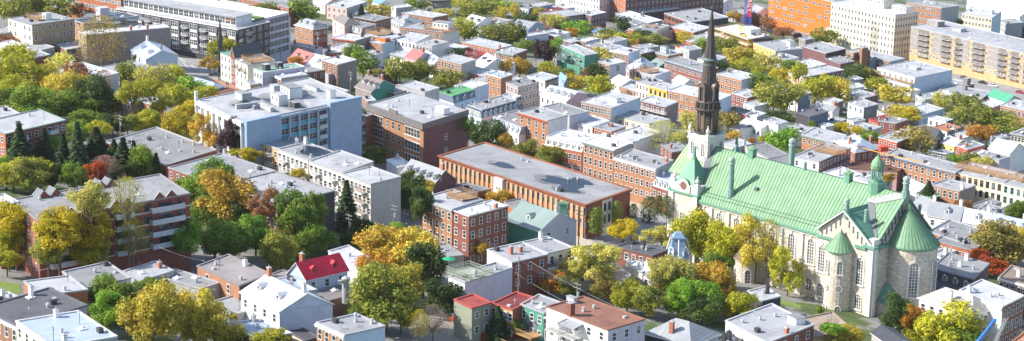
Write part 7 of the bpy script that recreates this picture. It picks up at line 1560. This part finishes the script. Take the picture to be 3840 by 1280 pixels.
def blocked(X, gap=1.5):
    """ does a building stand between the camera and X, or under X? """
    for (fx, fy, La, seg, yaw, H, lab, rx, ry) in BLD:
        dx, dy = X.x-fx, X.y-fy
        if dx*dx+dy*dy > 150**2: continue
        c, s = math.cos(yaw), math.sin(yaw); dirv = (CAM-X).normalized(); zr = G(fx, fy)+H; k = 0.
        while k < 90:
            P = X+dirv*k; 
            if k > 0 and P.z > zr: break
            ax, ay = P.x-fx, P.y-fy; lx, ly = ax*c+ay*s, -ax*s+ay*c
            if -La-gap < lx-rx*ly/max(ry, 1) < gap and -gap < ly < ry+gap: return True
            k += 2.
    return False
BLD.append((69.8-11.5*0, 456.4, 69, 26, R_(-46.66), 17., 'church', 0, 26)) if False else None
_cf = hH((2622, 745.5), 17); _ca = Vector((math.cos(R_(-46.66)), math.sin(R_(-46.66)), 0)); _ce = _cf+_ca*64
BLD.append((_ce.x, _ce.y, 78, 22, R_(-46.66), 17., 'church', 0, 22))
def tree_row(line):
    spec, where = line.split('|'); tok = spec.split(); u, v = tok[1].split(','); rx_, ry_ = [float(q)/2.011 for q in tok[2].split(',')]; k = tok[3]; kind = tok[4] if len(tok) > 4 else 'round'
    p = pix(tok[0]+':'+tok[1]); best = None; Hc = 4.
    while Hc < 21:
        X = hH(p, Hc); dist = (X-CAM).dot(_f); s = FPX/dist; rv, rh_ = ry_/s/.97, rx_/s
        rv = rv if kind in ('spruce', 'column') else min(rv, rh_*1.45)
        want = rv*1.08 if kind in ('spruce', 'column') else rv+rh_*.2+.3
        if Hc >= want:
            if best is None: best = (X, Hc, rv, rh_)
            if not blocked(X): best = (X, Hc, rv, rh_); break
        Hc += .6
    X, Hc, rv, rh_ = best if best else (X, Hc, rv, rh_)
    if Hc > 13: print('tall', round(Hc), spec, where)
    pool = PROTO[kind if not (X.y > 640 and kind in ('round', 'loose')) else kind+'_far']
    rnd = random.Random(where); cm, tm = pool[rnd.randrange(len(pool))]; gz = G(X.x, X.y)
    nm = {'spruce': 'spruce_tree', 'column': 'columnar_tree'}.get(kind, 'tree')
    form = {'spruce': 'conifer', 'column': 'columnar tree', 'sparse': 'thin-leaved tree', 'loose': 'open-crowned tree'}.get(kind, 'tree')
    t = thing(nm, '%s %s %s' % (TCOL[k], form, where), 'tree', (X.x, X.y, gz), rnd.uniform(0, 6.28))
    kk = 1.27 if kind not in ('spruce', 'column') else 1.0
    sx = rh_*kk if kind not in ('spruce', 'column') else rh_*(4.2 if kind == 'spruce' else 2.3)
    up = rv*(kk if kind != 'spruce' else 1.15)
    c = put('crown', cm, t, (0, 0, Hc), 0, (sx, sx, up)); c.material_slots[0].link = 'OBJECT'; c.material_slots[0].material = LF[k]
    put('trunk', tm, t, (0, 0, Hc), 0, (min(sx, 6.5), min(sx, 6.5), max(rv, (Hc+.5)/2.2)) if kind not in ('spruce', 'column') else (sx, sx, Hc/1.4))
for line in TREES.strip().split('\n'): tree_row(line)
# ------------------------------------------------------------------ roads, vehicles, poles, wires and other small things
def sheet(name, pts, mat, lift):
    P = [hH(pix(p), lift) for p in pts]; b = MB(); b.poly([(q.x, q.y, q.z) for q in P], 0); o = b.build(name, mat); o['kind'] = 'structure'; return o
def road_mat():
    n = NT('light asphalt'); k = n.coord(False); v = n.noise(k, .12, 5, .65); g = n.noise(k, 2., 4); return n.out(n.mix(n.ramp(g, .55, .8), n.mix(n.ramp(v, .35, .65), (.24, .24, .245, 1), (.34, .335, .33, 1)), (.40, .39, .37, 1)), .9)
RM = road_mat(); PAVE = m_plain('pale pavement', (.50, .45, .38), .9); PAINT = m_plain('road paint', (.80, .80, .78))
sheet('road', ['01:-260,300', '01:60,380', '01:340,470', '01:370,600', '01:330,640', '01:60,610', '01:-200,520'], RM, .05)
sheet('road', ['05:735,520', '05:1000,570', '05:1400,665', '05:1600,760', '05:1287,790', '05:980,690', '05:740,600'], RM, .05)
sheet('road', ['05:-200,290', '05:110,335', '05:460,410', '05:740,520', '05:735,600', '05:400,470', '05:100,380', '05:-200,350'], RM, .058)
sheet('road', ['04:600,110', '04:960,235', '04:960,275', '04:600,160'], RM, .05)
sheet('road', ['13:860,620', '13:1080,690', '13:1200,800', '23:1000,60', '23:700,130', '23:460,90', '23:560,-20'], RM, .05)
sheet('pavement', ['13:868,640', '13:1010,685', '13:965,765', '13:868,745'], PAVE, .16); sheet('pavement', ['23:470,60', '23:600,90', '23:640,130', '23:470,150'], PAVE, .16); sheet('pavement', ['01:310,590', '01:470,640', '01:560,700', '01:330,660'], m_brick('paving brick', (.42, .22, .15)), .16)
sheet('gravel_yard', ['22:600,620', '22:720,640', '22:995,800', '22:850,900', '22:520,900'], m_roof('gravel yard', (.34, .31, .27)), .06)
sheet('lawn', ['24:700,540', '24:800,560', '24:900,590', '24:880,610', '24:760,585'], m_plain('lawn green', (.16, .24, .04), .95), .06); sheet('lawn', ['20:-40,400', '20:150,430', '20:160,500', '20:-40,480'], m_plain('lawn green', (.16, .24, .04), .95), .06)
for a, b2 in (('01:20,400', '01:110,470'), ('01:95,475', '01:140,520'), ('01:150,490', '01:200,525'), ('01:60,520', '01:260,522'), ('05:800,560', '05:900,585'), ('05:940,600', '05:1040,625'), ('05:1080,640', '05:1180,665'), ('05:1210,675', '05:1300,700'), ('05:500,470', '05:600,500')):
    A_, B_ = hH(pix(a), .07), hH(pix(b2), .07); d = (B_-A_).normalized(); n_ = Vector((-d.y, d.x, 0))*.12; q = MB(); q.poly([A_-n_, B_-n_, B_+n_, A_+n_]); o = q.build('road_marking', PAINT); o['kind'] = 'structure'
def car(p, yaw, c, label):
    X = hH(pix(p), .06); t = thing('parked_car', label, 'car', (X.x, X.y, X.z), yaw, 'cars on the streets'); b = MB()
    prof = [(-2.15, .35), (-2.2, .8), (-1.9, .95), (1.1, .95), (2.05, .82), (2.15, .4)]; cab = [(-1.75, .93), (-1.35, 1.42), (.35, 1.45), (1.05, .95)]
    for pr, w_, m in ((prof, .88, 0),):
        for i in range(len(pr)): a1, b1 = pr[i], pr[(i+1) % len(pr)]; b.poly([(a1[0], -w_, a1[1]), (b1[0], -w_, b1[1]), (b1[0], w_, b1[1]), (a1[0], w_, a1[1])], m)
        b.poly([(x, -w_, z) for x, z in pr][::-1], m); b.poly([(x, w_, z) for x, z in pr], m)
    b.build('body', m_plain('car paint '+label, c, .25), t); b = MB()
    for i in range(3): a1, b1 = cab[i], cab[i+1]; b.poly([(a1[0], -.8, a1[1]), (b1[0], -.72, b1[1]), (b1[0], .72, b1[1]), (a1[0], .8, a1[1])], 1 if i == 1 else 0)
    b.poly([(x, -.8 if z < 1 else -.72, z) for x, z in cab][::-1], 0); b.poly([(x, .8 if z < 1 else .72, z) for x, z in cab], 0); b.build('cabin', [GLASS, m_plain('car paint '+label, c, .25)], t)
    for x in (-1.35, 1.35):
        for y in (-.9, .7):
            w_ = MB(); n = 12
            for i in range(n): a, b_ = i*2*math.pi/n, (i+1)*2*math.pi/n; w_.poly([(.33*math.cos(a), 0, .33*math.sin(a)), (.33*math.cos(b_), 0, .33*math.sin(b_)), (.33*math.cos(b_), .2, .33*math.sin(b_)), (.33*math.cos(a), .2, .33*math.sin(a))])
            w_.poly([(.33*math.cos(i*2*math.pi/n), 0, .33*math.sin(i*2*math.pi/n)) for i in range(n)]); w_.poly([(.33*math.cos(i*2*math.pi/n), .2, .33*math.sin(i*2*math.pi/n)) for i in range(n)][::-1]); put('wheel', w_.mesh('wheel', [BLACK]), t, (x, y, .33))
for a in (('05:975,632', -.68, (.02, .02, .03), 'black car driving on the avenue'), ('05:1055,655', -.7, (.75, .75, .75), 'white car on the avenue right of the black one'), ('05:1255,705', -.75, (.45, .03, .04), 'red car at the right edge of the avenue'), ('05:893,577', -.7, (.12, .16, .2), 'blue-grey car under the beige condominium'),
          ('05:828,590', .9, (.1, .1, .11), 'dark car turning below the beige condominium'), ('05:28,336', -.6, (.4, .42, .45), 'silver car parked left of the hospital'), ('05:84,350', -.6, (.5, .06, .06), 'red car parked first in front of the hospital'), ('05:174,376', -.6, (.5, .05, .05), 'red car parked further right along the hospital'), ('05:128,362', -.6, (.1, .18, .35), 'blue car parked between the red ones by the hospital'),
          ('05:412,418', .9, (.75, .75, .74), 'white car at the hospital corner'), ('04:690,210', -.6, (.5, .04, .06), 'red car on the slope by the orange office block'), ('04:610,130', -.6, (.03, .03, .035), 'black truck-like car near the white gabled house'), ('10:2,572', .5, (.7, .7, .7), 'white car at the left edge below the spruces'), ('11:1262,782', .9, (.2, .22, .25), 'grey car by the corner of the purple-black wall'), ('01:330,575', .2, (.1, .1, .12), 'dark car at the junction kerb')): car(*a)
def pole(top, H, where, arm=True, mat=None):
    X = hH(pix(top), H); t = thing('utility_pole', 'wooden utility pole '+where, 'pole', (X.x, X.y, G(X.x, X.y)), R_(-46)); q = MB(); q.cyl(0, 0, .17, .11, -.5, H, 7); q.build('shaft', m_plain('pole wood', (.28, .25, .22), .9), t)
    if arm:
        q = MB(); q.box(-1.2, 1.2, -.07, .07, H-.6, H-.45); q.box(-1.2, 1.2, -.07, .07, H-1.5, H-1.35)
        for x in (-1.1, -.4, .4, 1.1): q.cyl(x, 0, .06, .04, H-.45, H-.2, 5)
        q.build('crossarm', m_plain('pole wood', (.28, .25, .22), .9), t)
        q = MB(); q.cyl(.38, 0, .26, .26, H-3.3, H-2.3, 8); q.build('transformer', GALV, t)
    return X
PT = {}
for k, top, H, where, arm in (('a', 'b0:632,288', 10.5, 'in front of the sawtooth red block', 1), ('b', 'b1:467,215', 10, 'between the purple-black wall and the white apartments', 1), ('c', 'b1:695,168', 10, 'by the galvanised wall of the white apartments', 1), ('d', 'b1:932,212', 11, 'before the orange half of the corner brick block', 1), ('e', 'b1:891,245', 9, 'just left of the pole at the corner brick block', 0),
     ('f', 'b2:340,195', 12, 'before the end wall of the long school', 1), ('g', 'b2:35,434', 11, 'beside the red brick house with outside stair', 0), ('h', 'b2:329,560', 9, 'behind the chocolate brown roof', 1), ('i', '10:903,5', 10, 'at the far corner of the vented roof', 1), ('j', '00:153,198', 10, 'before the tan brick block', 0), ('k', '01:1108,240', 9, 'beside the dark roofed house with dormers', 1),
     ('l', '01:1183,148', 11, 'tall by the brown hipped roof', 1), ('m', '01:830,350', 8, 'near the faded red metal gable', 0), ('n', '02:68,538', 10, 'before the taupe shingled house', 1), ('o', '02:183,150', 9, 'before the tan house with dark cornice, left one', 0), ('p', '02:347,110', 9, 'before the tan house with dark cornice, right one', 1), ('q', '02:1000,90', 9, 'by the white gable under the stone tower', 1),
     ('r', '02:862,45', 10, 'right beside the round stone tower', 1), ('s', '02:722,60', 8, 'below the round stone tower', 1), ('t', '02:572,0', 8, 'at the top edge left of the stone tower', 0), ('u', '02:667,425', 8, 'by the silver sloping roof', 1), ('v', '03:278,540', 10, 'pale, between the lilac brick house and the yellow trees', 0), ('w', '03:922,380', 14, 'tall thin behind the silver hipped mansard', 0),
     ('x', '03:50,145', 8, 'near the wide grey pitched roof', 0), ('y', '03:1048,90', 8, 'by the dark walled flat building', 1), ('z', '04:845,155', 8, 'before the orange office block', 0), ('A', '04:968,720', 9, 'among wires right of the huge olive crown', 1), ('B', 'a3:440,320', 9, 'by the dark tree at the stair tower', 1), ('C', '05:372,283', 12, 'at the hospital corner', 1), ('D', '05:25,480', 10, 'left of the pale blue stairwell', 1),
     ('E', '15:773,95', 12, 'tall before the yellow gabled house', 1), ('F', '15:525,62', 9, 'beside the great brown crown', 0), ('H', '15:1210,280', 9, 'right, before the dazzling pitched roof', 0), ('I', '14:915,290', 9, 'before the plum brick row with roof deck', 0), ('J', '01:1258,400', 8, 'left of the dark green tree beyond the brown brick house', 0)):
    PT[k] = pole(top, H, where, bool(arm))
def wire(A_, B_, label, sag=.8, r=.03, mat=None, grp='overhead wires'):
    q = MB(); n = 14; pts = [A_.lerp(B_, i/n)-Vector((0, 0, sag*4*(i/n)*(1-i/n))) for i in range(n+1)]
    for i in range(n): q.bar(pts[i], pts[i+1], r, 0, 4)
    tagm(q.build('overhead_wire', mat or m_plain('wire', (.10, .10, .11))), label, 'wire', grp)
WM = m_plain('pale cable', (.42, .43, .45))
for a, b2, s_ in (('a', 'b', 'from the sawtooth block pole to the white apartments'), ('b', 'c', 'along the white apartments'), ('c', 'd', 'across to the corner brick block'), ('d', 'h', 'from the corner brick block down to the brown roof'), ('g', 'h', 'from the stair house to the brown roof'), ('A', 'E', 'through the houses at right'), ('n', 'J', 'before the taupe shingled house')):
    for i, (nm, dx) in enumerate((('upper', 0), ('middle', -.5), ('lower', -1.1))): wire(PT[a]+Vector((.4*i, 0, dx-.3)), PT[b2]+Vector((.4*i, 0, dx-.3)), '%s wire %s' % (nm, s_), 1.0, .02)
E0 = hH(pix('b0:1030,455'), 8); wire(PT['a'], E0, 'thick pale cable from the sawtooth block to the roof mast', 1.2, .06, WM)
wire(hH(pix('23:0,170'), 10), hH(pix('24:200,859'), 7), 'long pale cable crossing over the gardens, upper', 2., .025, WM); wire(hH(pix('23:20,340'), 8), hH(pix('24:-100,830'), 7), 'long pale cable crossing over the gardens, lower', 2., .025, WM)
RC = m_plain('red orange cable', (.70, .12, .03)); OC = m_plain('orange cable', (.75, .33, .03))
for i in range(4): wire(hH(pix('14:1150,%d' % (288+i*7)), 14), hH(pix('15:%d,%d' % (45, 235+i*12)), 14), ('first', 'second', 'third', 'fourth')[i]+' red cable from the top behind the church cupola', .6, .05, RC, 'red and orange cables')
wire(hH(pix('15:70,258'), 14), hH(pix('15:500,360'), 14), 'thick orange cable above the orange-tan terrace', .2, .16, OC, 'red and orange cables'); wire(hH(pix('15:500,360'), 14), hH(pix('15:985,522'), 13), 'thin orange cable above the cream terrace', .5, .05, OC, 'red and orange cables')
X = hH(pix('15:225,282'), 12); t = thing('lift_basket', 'red work basket on pale arms beside the end of the orange-tan terrace', 'lift', (X.x, X.y, X.z), .3)
q = MB(); q.box(-1.4, 1.4, -.9, .9, 0, 1.6); q.build('basket', m_plain('basket red', (.62, .06, .03)), t); q = MB(); q.bar((-.5, 0, 0), (-.9, .3, -7), .12); q.bar((.6, 0, 0), (.2, .3, -7), .12); q.bar((-.5, 0, -3), (.5, .1, -3), .08); q.build('arm', GALV, t)
# blue boom and lattice at the bottom right
X = hH(pix('25:1020,890'), 12); Y = hH(pix('25:1070,700'), 24); t = thing('boom_lift', 'bright blue boom with a grey lattice ladder at the bottom right', 'crane', tuple(X), 0)
D = Y-X; q = MB(); q.bar(D*.0-Vector((2.6, 0, 0)), D, .55, 0, 4, .4); q.build('boom', m_plain('boom blue', (.02, .18, .62), .35), t); q = MB(); L0, L1 = Vector((.3, 0, -1)), D+Vector((1.6, 0, .3)); d2 = (L1-L0).normalized(); sd_ = Vector((.8, 0, 0))
for o_ in (Vector((0, 0, 0)), sd_, Vector((.4, .7, 0))): q.bar(L0+o_, L1+o_, .07)
n = 26
for i in range(n): a, b_ = L0.lerp(L1, i/n), L0.lerp(L1, (i+1)/n); q.bar(a, b_+sd_, .05); q.bar(a+sd_, b_, .05); q.bar(a, a+sd_, .05); q.bar(a, b_+Vector((.4, .7, 0)), .04)
q.build('lattice', GALV, t)
# silver duct, fence, umbrella, dumpsters, pool tables
X = hH(pix('22:35,535'), 4.5); t = thing('exhaust_duct', 'big round silver duct standing beside the red roofed house', 'duct', tuple(X), 0); q = MB(); q.cyl(0, 0, .85, .85, -1, 4.2, 16); q.cyl(0, 0, 1.0, 1.0, 4.2, 4.5, 16); q.cyl(0, 0, .9, .2, 4.5, 4.9, 16); q.build('pipe', GALV, t); q = MB(); q.box(-1.6, -.8, -1.6, -.8, 3.5, 4.3); q.bar((-1.2, -1.2, 3.9), (0, 0, 3.9), .3); q.build('elbow', GALV, t)
X = hH(pix('22:810,300'), 8.7); t = thing('parasol', 'green parasol open on the grey timber roof terrace', 'parasol', tuple(X), 0); q = MB(); q.cyl(0, 0, 1.5, .1, 1.9, 2.4, 8); q.build('canopy', m_plain('parasol green', (.02, .32, .16)), t); q = MB(); q.cyl(0, 0, .05, .05, 0, 1.95, 6); q.build('stem', GALV, t)
def fence(p0, p1, H, mat, label, boards):
    A_, B_ = hH(pix(p0), 0), hH(pix(p1), 0); L_ = (B_-A_).length; t = thing('fence', label, 'fence', tuple(A_), math.atan2(B_.y-A_.y, B_.x-A_.x)); dz = (B_.z-A_.z)/L_; n = max(2, int(L_/2.5)); q = MB()
    if boards: q.poly([(0, 0, 0), (L_, 0, dz*L_), (L_, 0, dz*L_+H), (0, 0, H)]); q.poly([(0, .08, 0), (0, .08, H), (L_, .08, dz*L_+H), (L_, .08, dz*L_)]); q.poly([(0, 0, H), (L_, 0, dz*L_+H), (L_, .08, dz*L_+H), (0, .08, H)])
    else:
        for i in range(int(L_/.4)): x = i*.4; q.bar((x, 0, dz*x), (x, 0, dz*x+H), .025)
        q.bar((0, 0, H), (L_, 0, dz*L_+H), .05); q.bar((0, 0, H/2), (L_, 0, dz*L_+H/2), .04)
    q.build('panel', mat, t)
    for i in range(n+1): x = L_*i/n; q = MB(); q.box(x-.08, x+.08, -.08, .08, dz*x-.2, dz*x+H+.15); q.build('post', mat, t)
fence('03:340,515', '03:510,565', 3.4, MT('gn'), 'tall emerald green board fence around the dark courtyard', True)
fence('22:700,650', '22:985,790', 1.9, GALV, 'grey mesh fence along the gravel yard', False)
fence('24:430,700', '24:300,670', 1.4, WOOD, 'low wooden fence behind the gardens', True)
for i, (p, c, l) in enumerate((('13:880,625', (.85, .68, .02), 'first yellow bin by the schoolyard'), ('13:905,637', (.82, .62, .02), 'second yellow bin, left of the turquoise ones'), ('13:943,647', (.12, .60, .58), 'first turquoise bin, next to the yellow pair'), ('13:978,658', (.12, .58, .55), 'second turquoise bin by the schoolyard'), ('13:1008,668', (.08, .45, .22), 'green bin ending the row by the schoolyard'))):
    X = hH(pix(p), .2); t = thing('waste_container', l, 'bin', tuple(X), R_(-46), 'coloured containers by the schoolyard'); q = MB(); q.prism([(-1.15, -.7), (1.15, -.7), (1.15, .7), (-1.15, .7)], 0, 2.0); m = m_plain('bin '+l, c, .5); q.build('body', m, t); q = MB(); q.box(-1.2, 1.2, -.75, .75, 2.0, 2.15); q.build('lid', m, t)
# ivy
for (p, H, s_, k, l, nm) in (('25:1000,270', 4, (7, 3.2, 3.4), 'r', 'red ivy climbing the shaded brick wall beside the apse', 'ivy_plant'), ('22:1050,810', 1.2, (4, 2.2, 1.6), 'r', 'crimson creeper spilling over the gravel yard fence', 'creeper_plant'), ('22:880,710', 1., (2.5, .8, 1.0), 'r', 'small crimson creeper in the middle of the mesh fence', 'creeper_plant'), ('01:590,425', 10.6, (3.2, 2.6, .8), 'u', 'planters of grasses on the cream house roof garden', 'roof_plants'), ('15:870,400', 11., (7, 2.0, .6), 'u', 'green planting on the cream terrace roof deck', 'roof_plants'), ('23:30,750', 4, (1.6, 1.6, 1.6), 'g', 'leafy shrub beside the green house deck', 'shrub_plant')):
    X = hH(pix(p), H); t = thing(nm, l, 'plant', tuple(X), R_(-46)); c = put('leaves', PROTO['round'][0][0], t, (0, 0, 0), 0, s_); c.material_slots[0].link = 'OBJECT'; c.material_slots[0].material = LF[k]
# people on the square
def person(p, c1, c2, label):
    X = hH(pix(p), .17); me = bpy.data.meshes.new('person'); v = [(0, 0, .95), (0, 0, 1.2), (0, 0, 1.42), (0, 0, 1.52), (0, .01, 1.66), (-.1, 0, .9), (-.12, .06, .48), (-.12, .02, .06), (-.12, -.12, .03), (.1, 0, .9), (.12, -.12, .48), (.12, -.05, .06), (.12, -.2, .03), (-.2, 0, 1.4), (-.27, 0, 1.12), (-.26, -.12, .88), (.2, 0, 1.4), (.27, .02, 1.12), (.27, -.1, .88)]
    e = [(0, 1), (1, 2), (2, 3), (3, 4), (0, 5), (5, 6), (6, 7), (7, 8), (0, 9), (9, 10), (10, 11), (11, 12), (2, 13), (13, 14), (14, 15), (2, 16), (16, 17), (17, 18)]
    me.from_pydata(v, e, []); o = bpy.data.objects.new('person', me); col.objects.link(o); o.location = X; o.rotation_euler = (0, 0, random.Random(label).uniform(0, 6)); m = o.modifiers.new('skin', 'SKIN'); rr = [.15, .14, .15, .06, .11, .09, .065, .045, .035, .09, .065, .045, .035, .06, .045, .03, .06, .045, .03]
    for i, r in enumerate(rr): me.skin_vertices[0].data[i].radius = (r, r)
    me.skin_vertices[0].data[0].use_root = True; o.modifiers.new('sub', 'SUBSURF').levels = 1; me.materials.append(m_plain('clothes '+label, c1)); tagm(o, label, 'person', 'people on the brick paved square')
    h = MB(); h.cyl(0, .01, .12, .1, 1.66, 1.76, 10); h.cyl(0, .01, .1, .02, 1.76, 1.8, 10); h.build('hair', m_plain('hair', (.04, .03, .02)), o)
person('01:361,614', (.02, .02, .03), 0, 'person in dark clothes standing alone on the square'); person('01:422,652', (.03, .03, .05), 0, 'person walking on the square, left of a pair'); person('01:434,652', (.05, .02, .02), 0, 'person walking on the square, right of a pair')
print('buildings', len(BLD), 'objects', len(bpy.data.objects))
